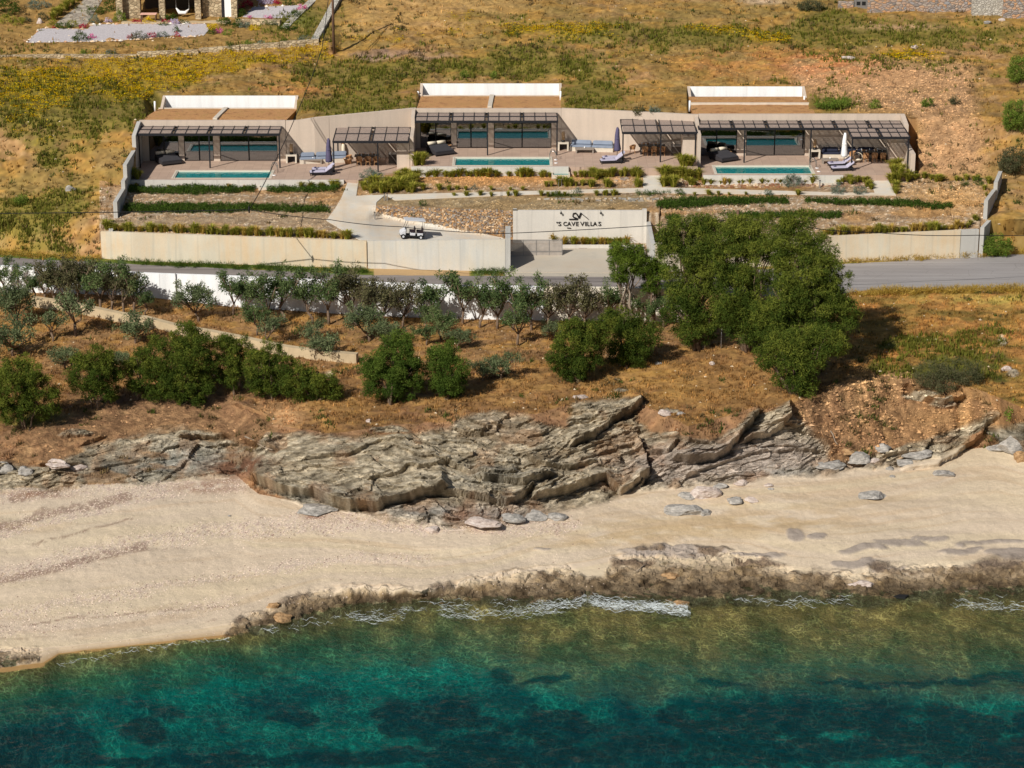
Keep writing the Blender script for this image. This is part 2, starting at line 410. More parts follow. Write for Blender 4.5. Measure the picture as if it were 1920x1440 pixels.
# ---- shore rock relief
rr = fbm(X*.9+n2*1.5, Y*.45, 4, 20); ridg = 1-np.abs(2*fbm(X*1.3, Y*.5, 4, 21)-1)
SHR = np.clip(poly_mask([(425,1200),(450,1150),(500,1138),(560,1110),(600,1104),(700,1100),(760,1104),(860,1085),(1000,1060),(1070,1062),(1100,1085),(1140,1080),(1148,1042),(1200,1028),(1350,1030),(1440,1045),(1500,1068),(1600,1068),(1640,1052),(1700,1060),(1920,1045),(2000,1050),(2000,1135),(1600,1135),(1200,1135),(800,1150),(640,1165),(560,1190)], 5, GW, GWV)
      + poly_mask([(-60,1212),(78,1214),(70,1240),(-60,1262)], 4), 0, 1)
shk = .75*(.3+.7*np.exp(-((GU-680)/200)**2)); dz += SHR*(ridg-.66)*.5*shk*ss(2.6, 3.05, RK)+SHR*(n3-.5)*.26*shk; cb_, _d = cell2(X*1.1, Y*1.3, 25); cc2_, _d = cell2(X*3.0, Y*3.4, 26); dz += SHR*((cb_-.55)*.24+(cc2_-.5)*.14)*(RK > 2.7)
dz += SHR*(fbm(X*2.6, Y*2.6, 3, 22)-.5)*.22
SHR = SHR*(1-ss(.35,.95,RK-3)*ss(.40,.52,fbm(X*.45,Y*.9,4,153)))
# ---- cliff
dout = np.zeros(GV.shape)
inC = inz(4.86, 6.3)
RP1 = [(476,915),(486,860),(500,818),(560,812),(640,820),(740,818),(790,812),(850,800),(862,782),(930,768),(990,776),(1010,800),(1062,800),(1072,762),(1130,752),(1205,752),(1190,792),(1225,812),(1290,822),(1335,830),(1385,800),(1420,772),(1478,762),(1490,790),(1512,800),(1545,840),(1560,872),(1640,868),(1640,884),(1500,895),(1380,905),(1230,918),(1150,932),(1060,978),(900,992),(820,992),(690,970),(560,945)]
_RP2 = [(-60,870),(30,868),(90,880),(170,838),(280,806),(340,798),(430,826),(515,850),(480,892),(430,892),(260,910),(100,912),(-60,925)]
RP3 = [(1600,858),(1700,838),(1740,826),(1800,800),(1845,786),(1870,782),(1830,818),(1800,848),(1760,862),(1650,876)]
RP4 = [(1850,800),(1960,790),(1960,860),(1900,850),(1870,836)]
ROCK1 = poly_mask(RP1, 5, GW, GWV); ROCK2 = poly_mask(_RP2, 5, GW, GWV)*(.35+.65*ss(.38,.52,fbm(X*.35+3,Y*.6+Z*.5,4,152))); ROCK3 = np.clip(poly_mask(RP3, 5, GW, GWV)+poly_mask(RP4, 5, GW, GWV), 0, 1)
ROCK = np.clip(ROCK1+ROCK2+ROCK3, 0, 1)*ss(4.75, 4.9, RK)
ROCK = np.maximum(ROCK, inC*.0)
# scattered outcrops on the brown slope
for (a, b, c, d) in [(735,808,45,9),(885,812,38,10),(935,782,30,12),(1245,815,30,7),(140,815,40,9),(240,830,30,9),(610,700,18,5),(1725,742,40,9),(1770,760,30,7),(1880,640,10,12),(1900,700,14,8),(1165,735,18,4),(1255,770,22,5)]:
    ROCK = np.maximum(ROCK, ss(.35, .6, blob(a, b, c, d)*(.4+n3)))
EARTH = poly_mask([(1490,760),(1540,740),(1600,700),(1700,700),(1720,740),(1830,740),(1870,780),(1740,830),(1640,870),(1560,872),(1540,840),(1500,800)], 8, GW, GWV)
EARTH = np.maximum(EARTH, poly_mask([(20,860),(60,800),(180,770),(290,745),(430,742),(500,790),(515,845),(420,825),(330,798),(170,838),(90,878)], 8, GW, GWV))
LEDGES = [  # (polyline, amplitude, how far above it reaches in px)
 ([(478,903),(505,915),(530,925),(590,930),(622,946),(660,955),(700,955),(745,944),(800,926),(830,920)], 1.5, 95),
 ([(575,868),(600,862),(653,858),(690,843),(712,832),(765,826)], .35, 40),
 ([(700,905),(743,893),(770,878),(810,875),(837,868)], .45, 38),
 ([(838,866),(883,887),(927,891),(960,889)], .6, 34),
 ([(900,897),(927,900),(980,914),(1010,905),(1030,898)], 1.0, 40),
 ([(827,922),(877,931),(920,941),(953,948),(980,936),(996,918)], 1.0, 50),
 ([(993,861),(1005,872),(1027,880),(1077,881),(1110,874)], .6, 34),
 ([(1078,838),(1114,824),(1136,806),(1176,780),(1203,756)], 1.1, 46),
 ([(1010,940),(1060,927),(1085,918),(1109,906),(1135,900),(1163,926),(1185,915),(1208,899)], 1.2, 66),
 ([(1194,822),(1205,838),(1213,856),(1218,884),(1208,905)], -1.0, 24),
 ([(1212,848),(1232,852),(1253,851),(1268,836)], .8, 30),
 ([(1268,866),(1300,868),(1338,862),(1373,842),(1391,811),(1420,782)], 1.2, 40),
 ([(1398,828),(1441,815),(1470,800),(1483,782),(1482,762)], .9, 30),
 ([(1293,892),(1347,873),(1400,855),(1440,846),(1481,842),(1539,846)], .4, 26),
 ([(1508,808),(1535,822),(1546,838)], .5, 26),
 ([(1655,862),(1691,855),(1732,855),(1743,830)], .45, 20),
 ([(1700,880),(1760,874),(1795,852),(1839,820),(1846,796),(1868,783)], .7, 40),
 ([(1700,730),(1732,752),(1768,764),(1798,748)], .9, 26),
 ([(160,834),(176,826),(190,822)], .4, 20),([(345,824),(427,822),(467,834),(515,845)], .6, 34),([(445,762),(472,770),(502,784)], .4, 20),
 ([(80,874),(117,878),(152,872)], .5, 18),([(-30,890),(0,884),(14,876)], .6, 30),
 ([(858,806),(880,812),(903,816),(916,806)], .5, 18),([(700,811),(725,808),(748,811)], .3, 12),
 ([(925,796),(960,800),(992,790)], .4, 18),([(1065,800),(1085,796),(1120,786)], .3, 16),
 ([(1240,822),(1280,826),(1330,836)], .35, 14),([(1090,870),(1130,852),(1180,838)], .4, 18),([(1060,858),(1120,836),(1190,806)], .35, 16),
 ([(300,905),(340,880),(350,870)], .3, 14),([(180,880),(230,870),(300,862)], .3, 14),([(1580,868),(1610,872),(1640,880)], .3, 12)]
for (pl, A, wpx) in LEDGES:
    a = np.array(pl); m = (GU > a[:,0].min()-60) & (GU < a[:,0].max()+60) & (GV > a[:,1].min()-wpx*2.6) & (GV < a[:,1].max()+46)
    r = np.where(m.any(1))[0]; c = np.where(m.any(0))[0]
    if len(r) == 0 or len(c) == 0: continue
    s_ = (slice(r[0], r[-1]+1), slice(c[0], c[-1]+1))
    wob = (fbm(X[s_]*1.1, Z[s_]*1.6+Y[s_], 3, 33)-.5)*14
    D, OV = seg_dist(pl, GU[s_]+wob*.6, GV[s_]+wob*.5, over=True)
    if A < 0: D = -D; A = -A
    endt = np.exp(-(OV/11)**2)
    up = ss(0, 2.5, D)*np.exp(-np.clip(D, 0, 1e3)/(wpx*.55)) - .35*np.exp(-np.clip(-D, 0, 1e3)/6)*(D < 0)
    dout[s_] += 1.25*A*up*endt
# strata
slope = np.interp(UC, [0,480,700,900,1050,1200,1300,1500,1700,1900], [.2,.1,-.15,-.15,.25,.35,.5,.4,.5,.4])[None,:]
warp = (fbm(X*.2, Z*.5, 3, 40)-.5)*1.3+(fbm(X*.9, Z*1.5, 3, 41)-.5)*.22
sc = Z+.25*(Y-158)-slope*X*.6+warp
def saw(q, sharp=.82):
    f = q-np.floor(q); return np.where(f < sharp, f/sharp, (1-f)/(1-sharp))
lay = (saw(sc/.62)-.5)*.30*ss(.35,.6,fbm(X*.5, sc*.8, 3, 47))+(saw(sc/.23+n3)-.5)*.10+(fbm(X*1.2, sc*5, 4, 44)-.5)*.34+(fbm(X*3, Z*4+Y*2, 3, 48)-.5)*.25
blk = fbm(X*.6+sc*.4, sc*.9, 2, 49); lay += (np.floor(blk*7)/7-.5)*.9
c1_, _q = cell2(X*.55+sc*.3, sc*1.9+(n2-.5)*1.2, 60); c2_, _q = cell2(X*1.6+sc*.5, sc*5.2+(n3-.5)*1.0, 61); c3_, _q = cell2(X*4, sc*11, 62)
c0_, _q = cell2(X*.28+sc*.25, sc*.95+(n2-.5)*.9, 63)
lay = lay*.5+(c0_-.5)*.75+(c1_-.5)*.6+(c2_-.5)*.26+(c3_-.5)*.07
lay *= (.45+.75*fbm(X*.35, Y*.35, 3, 45))*(1-.5*np.clip(blob(650,870,160,50)+blob(560,840,80,40)+blob(1400,870,130,24)*.7+blob(300,870,200,30)*.8,0,1))
bulge = (fbm(X*.22, Z*.5+Y*.2, 3, 46)-.5)*1.5
rs = np.clip(ROCK+.0, 0, 1)
cliffz = ss(4.93, 5.02, RK)*(1-ss(6.0, 6.25, RK))
dout += rs*(lay*1.15)+cliffz*bulge*.55*(.4+.6*rs)
gul = 1-np.abs(2*fbm(X*.55, Y*.12, 3, 50)-1)
er = EARTH*np.where(GU < 800, .6, 1.0); dout += er*(gul-.6)*.55+er*(n3-.5)*.35+er*(saw((sc+.3*n2)/.8)-.5)*.2*ss(.45,.6,n1)
# flat rocks at the foot
dout += .0
fadeF = ss(4.82, 4.98, RK)
dout *= np.where(RK < 6.3, np.maximum(fadeF, ROCK*fadeF), ROCK)
dN = np.array([0, -.78, .62]); dN = dN/np.linalg.norm(dN)
P = np.stack([X, Y+dout*dN[1], Z+dz+dout*dN[2]], -1)

# ---------------------------------------------------------------- ground colours (the ground's own colour, no light)
def lerp(c, m, rgb): 
    m = np.clip(m, 0, 1)[...,None]; return c*(1-m)+np.asarray(rgb)*m
def mixc(a, b, t): return np.asarray(a)*(1-t[...,None])+np.asarray(b)*t[...,None]
earth = mixc(sl3(188,146,98), sl3(150,112,72), n2); earth = lerp(earth, ss(.5,.75,n3)*.6, sl3(208,168,118))
straw = mixc(sl3(196,148,74), sl3(160,122,62), n3)
col = earth*1.0
# hillside
hs = zz('hillside')+inz(12,15)*((GU < 250)|(GU > 1715))+inz(9.9,12.2)*((GU < 188)|(GU > 1838))
hs = np.clip(hs, 0, 1)
patch = fbm(X*.16+3, Y*.3, 5, 60); p2 = fbm(X*.7, Y*1.4, 4, 61)
hc = lerp(earth*.92, ss(.3,.6,fbm(X*.11+40, Y*.25, 4, 66))*.6*(1-.9*poly_mask([(1480,130),(1640,110),(1990,130),(1990,330),(1720,330),(1690,215),(1510,170)],18)), sl3(150,128,66))
hc = lerp(hc, ss(.42,.62,fbm(X*.5, Y*1.0, 4, 62))*.75, straw)
green = np.zeros(GV.shape); flow = np.zeros(GV.shape)
for (a,b,c,d,wt) in [(60,180,160,70,1),(250,200,120,40,.9),(680,200,110,40,.9),(640,140,160,40,.6),(1000,120,120,30,.55),(1120,180,60,35,.8),(900,130,200,30,.45),(1250,60,250,25,.6),(1500,75,200,30,.7),(1560,190,60,25,1.0),(1750,60,170,18,.7),(1560,30,60,14,1),(1640,120,120,22,.6),(100,290,60,40,.6),(60,400,60,30,.8),(40,430,90,40,.7),(130,385,40,25,.8),(100,470,80,12,.6),(1780,690,120,30,.9),(1700,640,90,16,.8),(1850,640,90,30,.5),(1690,690,60,20,.7),(60,780,80,20,.9),(110,800,60,18,.7),(1850,560,100,14,.5),(520,60,120,20,.6),(560,35,60,25,.8),(1810,80,130,18,.3)]:
    green += blob(a,b,c,d)*wt
for (a,b,c,d,wt) in [(120,150,190,32,1.0),(40,200,110,50,.8),(300,120,200,24,1),(480,110,160,16,1),(290,150,90,20,.8),(580,92,60,12,1.1),(250,180,60,14,1),(700,75,100,14,.7),(1040,55,130,13,1.25),(880,30,70,12,.8),(820,60,120,14,.5),(1330,55,60,8,1.2),(1400,68,80,9,1),(1450,75,40,9,1.2),(1740,110,120,18,.8),(1690,100,60,16,.6),(330,125,80,14,.8),(130,270,50,30,.35),(720,165,20,8,.7),(60,250,60,30,.4),(1100,75,180,12,.5)]:
    flow += blob(a,b,c,d)*wt
gm = ss(.36, .70, green*.62+patch*.62+(p2-.5)*.55-.05)
hc = lerp(hc, gm*.85, mixc(sl3(98,98,40), sl3(136,122,56), p2))
olive = ss(.5, .68, fbm(X*.35+9, Y*.7, 4, 63)); hc = lerp(hc, olive*.45, sl3(132,112,58))
fm = ss(.5, .72, flow*.75+(p2-.5)*1.0+(n4-.5)*.25)
hc = lerp(hc, fm*.55, mixc(sl3(176,146,40), sl3(132,118,40), n3))
# bare scree at right
scree = poly_mask([(1480,130),(1640,110),(1820,130),(1830,220),(1850,330),(1720,330),(1715,240),(1690,215),(1600,205),(1510,170)], 18, GW, GWV)*ss(.0,.3,1-green*.8)
hc = lerp(hc, scree*.85, mixc(sl3(196,156,116), sl3(168,126,88), n3))
redd = blob(1560,125,90,22)+blob(1450,100,120,25)*.5+blob(560,165,90,14)*.9+blob(1330,130,90,30)*.5
hc = lerp(hc, redd*.6*ss(.3,.6,p2), sl3(206,128,80))
tan = poly_mask([(640,95),(660,-20),(1010,-20),(960,30),(800,60),(700,60)], 20, GW, GWV)
hc = lerp(hc, tan*.6*ss(.3,.6,1-flow), sl3(200,160,100))
hc = lerp(hc, poly_mask([(655,96),(820,98),(860,103),(700,112)], 4, GW, GWV)*.8, sl3(165,135,115))
hc = lerp(hc, blob(1690,52,70,6)*.9, sl3(205,165,125)); hc = lerp(hc, blob(1430,2,40,6)*.9, sl3(215,185,150))
col = col*(1-hs[...,None])+hc*hs[...,None]
# lawn-like dry grass of the house garden, upper left
dryl = poly_mask([(-60,108),(-60,-30),(130,-30),(640,-30),(600,88),(300,100)], 6)
col = lerp(col, dryl*.9, mixc(sl3(158,122,66), sl3(176,140,84), n3)); col = lerp(col, dryl*blob(560,40,60,30)*ss(.3,.6,n2), sl3(112,112,50))
# garden terraces
gd = inz(12,13)*(GU > 188)*(GU < 1850)
gravel = mixc(sl3(178,150,118), sl3(150,126,100), n3); gravel = lerp(gravel, ss(.62,.8,n4), sl3(205,190,168))
gcol = lerp(earth, ss(.35,.55,fbm(X*.2,Y*.5,3,80)+.12)*.8, gravel)
gcol = lerp(gcol, blob(950,335,240,14), sl3(205,150,92)); gcol = lerp(gcol, blob(1780,370,100,30)*.8, sl3(208,162,104))
gcol = lerp(gcol, poly_mask([(200,412),(600,398),(640,428),(480,418),(200,424)], 5)*.7, sl3(172,148,118))
bankm = poly_mask([(705,384),(960,394),(962,448),(860,432),(760,410),(705,398)], 2)
gcol = lerp(gcol, bankm, mixc(sl3(196,146,92), sl3(150,120,92), n3))
gcol = lerp(gcol, poly_mask([(700,368),(1215,366),(1215,398),(955,396),(705,384)],3)*.7, mixc(sl3(172,148,108), sl3(150,128,90), n3))
col = np.where(gd[...,None] > 0, gcol, col)
# orchard, slope
oc = mixc(sl3(178,138,92), sl3(146,110,74), n2); oc = lerp(oc, ss(.45,.7,p2)*.7, sl3(186,140,74)); oc = lerp(oc, ss(.62,.8,n3)*.5, sl3(140,116,58))
orz = inz(7,8); col = np.where(orz[...,None] > 0, oc, col)
gs = mixc(sl3(178,134,80), sl3(132,98,64), ss(.25,.75,p2)); gs = lerp(gs, ss(.5,.75,n2)*.5, sl3(190,148,86)); gs = lerp(gs, ss(.55,.8,fbm(X*1.3,Y*2,3,81))*.6, sl3(120,84,58))
gz_ = inz(5.0,7.0)
col = np.where(gz_[...,None] > 0, gs, col)
gold = blob(1290,730,150,40)+blob(1180,700,100,30)+blob(640,765,140,18)+blob(950,740,140,22)+blob(1120,690,100,14)
col = lerp(col, np.clip(gz_+orz,0,1)*gold*.45*ss(.3,.7,p2), sl3(204,156,82))
rs_ = np.clip(inz(5.4,8)*(GU > 1540), 0, 1)*ss(1540,1620,GU)
rc = mixc(sl3(190,142,76), sl3(134,110,56), ss(.3,.7,p2)); rc = lerp(rc, ss(.42,.62,green*.6+patch*.5+(p2-.5)*.5)*.85, mixc(sl3(84,92,36), sl3(112,110,46), n3))
rc = lerp(rc, blob(1850,560,140,14)*.8*ss(.3,.6,n3), sl3(206,176,92)); rc = lerp(rc, ss(.55,.7,n2)*.4, sl3(196,130,76))
col = col*(1-rs_[...,None])+rc*rs_[...,None]
gl = ss(.4,.65, green*.8+(p2-.5)*.8)*inz(5,7)*(GU < 320); col = lerp(col, gl*.85, sl3(128,120,48))
# upper left of the cliff: mauve-brown earth
mauve = blob(280,765,170,28)+blob(130,810,100,20)*.8+blob(430,760,70,20)*.6+blob(800,770,120,14)*.5+blob(1000,745,100,14)*.4+blob(830,800,60,14)*.6
col = lerp(col, mauve*.75*ss(.3,.6,n3)*(GV > 700), sl3(150,112,92))
col = lerp(col, (blob(520,770,50,22)+blob(540,790,30,16))*.8, sl3(206,160,112))
col = lerp(col, (blob(335,785,60,12)+blob(300,790,30,10))*ss(.45,.6,n3)*.9, sl3(104,92,34))
# earth cliff
ec = mixc(sl3(206,164,118), sl3(160,122,86), ss(.25,.75,n3)); ec = lerp(ec, (blob(1750,800,80,40)+blob(1580,700,60,20))*.6, sl3(212,166,108))
ec = lerp(ec, ss(.5,.7,gul)*.5, sl3(142,104,76))
col = lerp(col, EARTH*.9, ec)
cz = inz(5,6)*(1-EARTH)
lowl = cz*(1-ROCK)
col = lerp(col, lowl*.7, mixc(sl3(178,140,104), sl3(146,106,80), n3))
# rock
stl = ss(.3,.7,fbm(X*1.5, sc*7, 4, 90))
rockc = mixc(sl3(152,138,114), sl3(210,194,166), stl); rockc = lerp(rockc, ss(.55,.8,fbm(X*.5,Z*2,3,91))*.6, sl3(150,128,98))
pale = blob(1330,875,170,34)+blob(1450,850,90,40)+blob(900,965,130,22)+blob(1260,870,60,30)*.8+blob(760,960,60,12)*.5
rockc = lerp(rockc, np.clip(pale,0,1)*.75, mixc(sl3(168,152,140), sl3(206,190,178), stl))
blue = .7*blob(560,935,110,12)+blob(820,960,90,12)*.9+blob(360,860,90,26)*.9+blob(250,880,110,22)*.7+blob(920,900,90,20)*.6+blob(1600,875,60,8)+blob(1900,825,40,30)*.8+blob(1480,885,50,10)*.7
rockc = lerp(rockc, np.clip(blue,0,1)*.7, mixc(sl3(134,136,128), sl3(172,172,164), stl))
rockc = lerp(rockc, (blob(950,800,60,30)+blob(1300,820,60,20))*.5*n2, sl3(172,132,100))
rockc = rockc*(.78+.2*fbm(X*5, sc*16, 2, 92)+.24*c2_)[...,None]; rockc = lerp(rockc, ss(.55,.72,fbm(X*.6+7,Z*1.4,4,93))*.4, sl3(168,124,88))
rockc = rockc*1.02
col = lerp(col, ROCK, rockc)
# cracks and crevice dirt keep their own dark lichen
# beach
bz = inz(3.2,5.0)
sand = mixc(sl3(214,196,168), sl3(200,180,150), n1); sand = lerp(sand, ss(.35,.65,fbm(X*.05+2, (RK-4)*11, 3, 150))*.5, sl3(204,184,164)); sand = lerp(sand, ss(.6,.75,fbm(X*.12, (RK-4)*26, 3, 151))*.35, sl3(186,158,126)); sand = sand*(.96+.08*n4)[...,None]
bt = RK-4
peb = np.zeros(GV.shape); wr = np.zeros(GV.shape)
for (pl, wd, wt) in [([(-60,1010),(60,985),(200,950),(330,925)],16,1),([(-60,1095),(0,1080),(120,1050),(260,1015),(420,995),(600,985),(900,975),(1050,990)],22,1),([(0,1150),(200,1120),(420,1080),(640,1050),(800,1045)],16,.7),([(0,1185),(200,1160),(430,1130)],20,.6),([(0,930),(200,915),(450,915)],16,.9),([(560,985),(700,978),(850,990)],14,.9),([(900,990),(1080,985)],12,.6)]:
    peb += wt*np.exp(-(seg_dist(pl, GW, GWV)/wd)**2)
for (pl, wd, wt) in [([(-60,1000),(30,980),(90,962),(170,945),(240,930)],11,1.0),([(-60,1095),(20,1085),(70,1072),(130,1055),(200,1038),(270,1022)],10,1),([(20,935),(60,928),(110,925)],7,1),([(60,1022),(150,1000),(250,975)],4,.8),([(-60,1178),(60,1172),(160,1158),(260,1148),(430,1135)],2.2,.9),([(-60,1190),(100,1180),(250,1165)],1.8,.6),([(0,1200),(160,1190),(300,1180),(410,1163)],2,.6),([(480,1003),(560,990),(640,975)],7,.5),([(250,1035),(400,1020)],4,.5)]:
    wr += wt*np.exp(-(seg_dist(pl, GU+(n2-.5)*14, GV+(n2-.5)*10)/wd)**2)
speck = vn2(X*9, Y*5, 95)
bc = lerp(sand, ss(.35,.8,peb)*ss(.35,.6,speck)*.7, sl3(206,188,170)); bc = lerp(bc, ss(.4,.9,peb)*ss(.68,.8,speck)*.6, sl3(160,130,122))
bc = lerp(bc, ss(.35,.85,wr*(.5+n3))*ss(.25,.5,speck+wr*.15)*.7, sl3(134,108,92))
brown = blob(430,885,60,22)+blob(380,915,60,10)*.8+blob(70,928,60,7)*.8+blob(465,870,40,14)+blob(880,965,40,14)*.8+blob(590,970,22,8)
bc = lerp(bc, brown*.9*ss(.25,.5,n3), sl3(142,104,80))
damp = blob(1300,990,220,26)*.7+blob(1150,1015,130,12)*.6+blob(1500,975,140,20)*.5+blob(1420,940,300,30)*.35
bc = lerp(bc, damp*ss(.2,.6,p2)*.8, sl3(178,148,104))
wetl = np.exp(-np.clip((RK-3.0)/.55,0,9)**2)*1.0
grey = np.zeros(GV.shape)
for (a,b,c,d) in [(1490,1003,22,12),(1535,1005,22,7),(1620,1030,60,8),(1680,1018,60,7),(1740,1008,40,6),(1860,1015,80,7),(1800,1030,50,8),(1900,1040,60,8),(1260,1035,110,9),(1420,1040,60,8),(1600,1055,50,8),(1020,1028,22,4),(1660,1068,40,7)]:
    grey = np.maximum(grey, ss(.3,.5,np.exp(-(((GW-a)/c)**2+((GWV-b)/d)**2))*(.6+.6*n3)))
bc = lerp(bc, grey*.9, mixc(sl3(138,126,116), sl3(170,156,144), n3))
col = np.where(bz[...,None] > 0, lerp(bc, ROCK*ss(4.75,4.9,RK), rockc), col)
brownc = brown*.9*ss(.25,.5,n3)*inz(5,5.5); col = lerp(col, brownc*(1-.0), sl3(142,104,80))
col = lerp(col, wetl*inz(2.9,4.2)*(1-SHR)*.8*(GU < 600), mixc(sl3(168,132,84), sl3(150,122,76), n3))
shc = mixc(sl3(180,156,124), sl3(112,92,68), ss(.2,.8,fbm(X*1.5,Y*1.5,4,96))); shc = lerp(shc, ss(.5,.8,n3)*.6, sl3(206,174,128)); shc = shc*(.75+.5*fbm(X*4,Y*4,2,97))[...,None]
shc = lerp(shc, (blob(1300,1045,160,16))*.7, mixc(sl3(165,138,116), sl3(140,108,78), n3)); shc = lerp(shc, (blob(1330,1060,80,9)+blob(1250,1052,40,6))*ss(.5,.6,n3), sl3(92,78,36))
shc = lerp(shc, ss(.5,1,RK-3)*.55, mixc(sl3(160,142,128), sl3(136,118,104), n3)); shc = shc*.86*(1-.5*ss(3.6,3.05,RK))[...,None]
col = lerp(col, SHR*(RK > 2.7), shc)
# seabed
sb = inz(0,3.0)
dd = np.clip(3-RK, 0, 3)                        # 0 at the waterline, 1 at the drop-off
right = ss(300, 1300, GU+(n1-.5)*300)
shal = mixc(sl3(168,134,82), sl3(116,96,56), ss(.3,.7,fbm(X*.9,Y*.5,4,97))); shal = lerp(shal, ss(.55,.75,fbm(X*.3,Y*.6,4,98))*.5, sl3(80,84,46))
mid = mixc(sl3(64,110,78), sl3(34,78,58), ss(.3,.7,fbm(X*.5,Y*.5,4,99)))
deep = mixc(sl3(14,132,118), sl3(0,66,70), ss(.3,.7,fbm(X*.35,Y*.5,4,100)))
seac = mixc(shal, mid, ss(.25,.95,dd+(1-right)*.35+(n2-.5)*.3)*(1-.45*right))
seac = mixc(seac, deep, ss(.92,1.25,dd+(1-right)*.25*ss(.5,1,dd)+(n2-.5)*.22))
weed = ss(.5,.60,fbm(X*.3,Y*.55,5,101)+.07*ss(1.3,2,dd)-.06+.12*right*ss(1.1,1.5,dd))*ss(.95,1.3,dd)
for (a,b,c,d) in [(870,1352,60,14),(1830,1355,80,18),(1850,1362,90,12),(740,1335,60,20),(1020,1275,55,8),(940,1265,25,12),(1350,1280,60,7),(1400,1345,60,18),(560,1345,60,14),(270,1372,50,26),(1200,1400,90,20),(1000,1420,200,22),(700,1420,200,18),(450,1425,160,16),(1500,1410,160,20),(200,1430,120,14),(1700,1400,120,16),(1640,1278,140,8),(1860,1270,120,12)]:
    weed = np.maximum(weed, ss(.28,.5,np.exp(-(((GW-a)/c)**2+((GWV-b)/d)**2))*(.55+.8*n3)))
seac = lerp(seac, weed*.9, mixc(sl3(6,26,34), sl3(10,42,44), n3))
col = np.where(sb[...,None] > 0, lerp(seac, SHR*ss(2.5,3.0,RK), shc*.8), col)
# verge & banks by the road
vz = inz(10,11); vg = mixc(sl3(88,100,36), sl3(150,128,70), ss(.35,.6,p2+.15*(GU>1560)-.15*(GU<690)))
col = np.where(vz[...,None] > 0, vg, col)
col = lerp(col, inz(10,11)*((GU>700)&(GU<880)), sl3(176,146,106)); col = lerp(col, inz(10,11)*((GU>945)&(GU<1232)), sl3(176,166,150))
lum = col.mean(-1, keepdims=True); dry = (zz('hillside')+inz(5,8)+gd*1.0+inz(12,15)).clip(0,1)[...,None]
col = np.clip(col*(1+.0*dry)-lum*.0*dry, .004, 1); col = col*(1-.05*dry)
var = (fbm(X*2.3, Y*3.1, 3, 140)-.5)[...,None]; col = col*(1+.6*dry*var); v2_ = ss(.52,.66,fbm(X*.9+5, Y*1.3, 4, 141))[...,None]; col = col*(1-.22*dry*v2_)*(1+.4*dry*(vn2(X*4.5, Y*5.5, 142)-.5)[...,None])
col = np.clip(col, 0, 1)
G0 = P; P[...,2] += grey*bz*.07*(.5+n3)

# relief / roughness mask: how strongly the material's fine bump works
rough_m = np.clip(ROCK*1.0+SHR*.9+EARTH*.8+zz('hillside')*.5+inz(5,8)*.5+gd*.6+zz('beach')*.2, 0, 1)
rough_m = np.clip(rough_m, 0, 1)
def ground_mat():
    M = Mat('ground'); c = M.attr('col'); r = M.attr('rgh', 'Fac')
    a = M.noise(3.2, 8, .68); b = M.noise(16, 5, .7); v = M.vor(7.0)
    k = M.math('ADD', M.math('MULTIPLY', a, .5), M.math('MULTIPLY', b, .5))
    dark = M.ramp(k, (.34, .42), (.5, 1.0), (.66, 1.5))
    amt = M.math('ADD', M.math('MULTIPLY', r, .75), .12)
    c2 = M.mix(amt, c, dark, 'MULTIPLY')
    peb = M.ramp(v, (.0, 1.12), (.45, .9)); c3 = M.mix(M.math('MULTIPLY', r, .6), c2, peb, 'MULTIPLY')
    M.set(c3, .92, spec=.15)
    h = M.math('MULTIPLY', M.math('ADD', M.math('MULTIPLY', a, 1.0), M.math('MULTIPLY', b, .35)), M.math('ADD', r, .06))
    M.bump(h, .9, .28); return M.m
M_GROUND = ground_mat()
def seabed_mat():
    M = Mat('seabed'); c = M.attr('col'); g = M.pos(); w_ = M.noise(.9, 3, .6)
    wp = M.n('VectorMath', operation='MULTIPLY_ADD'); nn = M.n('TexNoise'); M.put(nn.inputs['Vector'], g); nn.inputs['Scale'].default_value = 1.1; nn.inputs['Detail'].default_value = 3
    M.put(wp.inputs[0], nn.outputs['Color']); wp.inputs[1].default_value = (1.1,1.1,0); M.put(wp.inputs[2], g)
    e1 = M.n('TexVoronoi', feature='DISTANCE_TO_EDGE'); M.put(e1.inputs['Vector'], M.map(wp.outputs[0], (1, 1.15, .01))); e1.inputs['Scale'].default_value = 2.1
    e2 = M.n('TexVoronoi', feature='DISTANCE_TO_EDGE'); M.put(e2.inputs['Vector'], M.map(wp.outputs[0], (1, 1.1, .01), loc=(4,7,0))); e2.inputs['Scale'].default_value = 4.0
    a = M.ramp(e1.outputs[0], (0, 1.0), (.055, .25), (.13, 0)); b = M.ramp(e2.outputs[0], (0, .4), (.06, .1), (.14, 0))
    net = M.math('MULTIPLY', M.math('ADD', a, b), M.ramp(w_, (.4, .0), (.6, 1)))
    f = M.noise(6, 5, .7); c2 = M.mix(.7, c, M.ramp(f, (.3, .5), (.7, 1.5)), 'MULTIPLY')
    caustic_ = M.mix(1.0, c2, (2.5, 2.5, 2.2), 'MULTIPLY'); caustic2 = M.mix(1.0, caustic_, (.03,.07,.05), 'ADD')  # caustic light painted into the seabed colour as a pale net
    M.set(M.mix(net, c2, caustic2), .9, spec=.1); M.bump(M.math('ADD', f, M.noise(1.5, 5, .6)), .8, .3); return M.m
M_SEABED = seabed_mat()
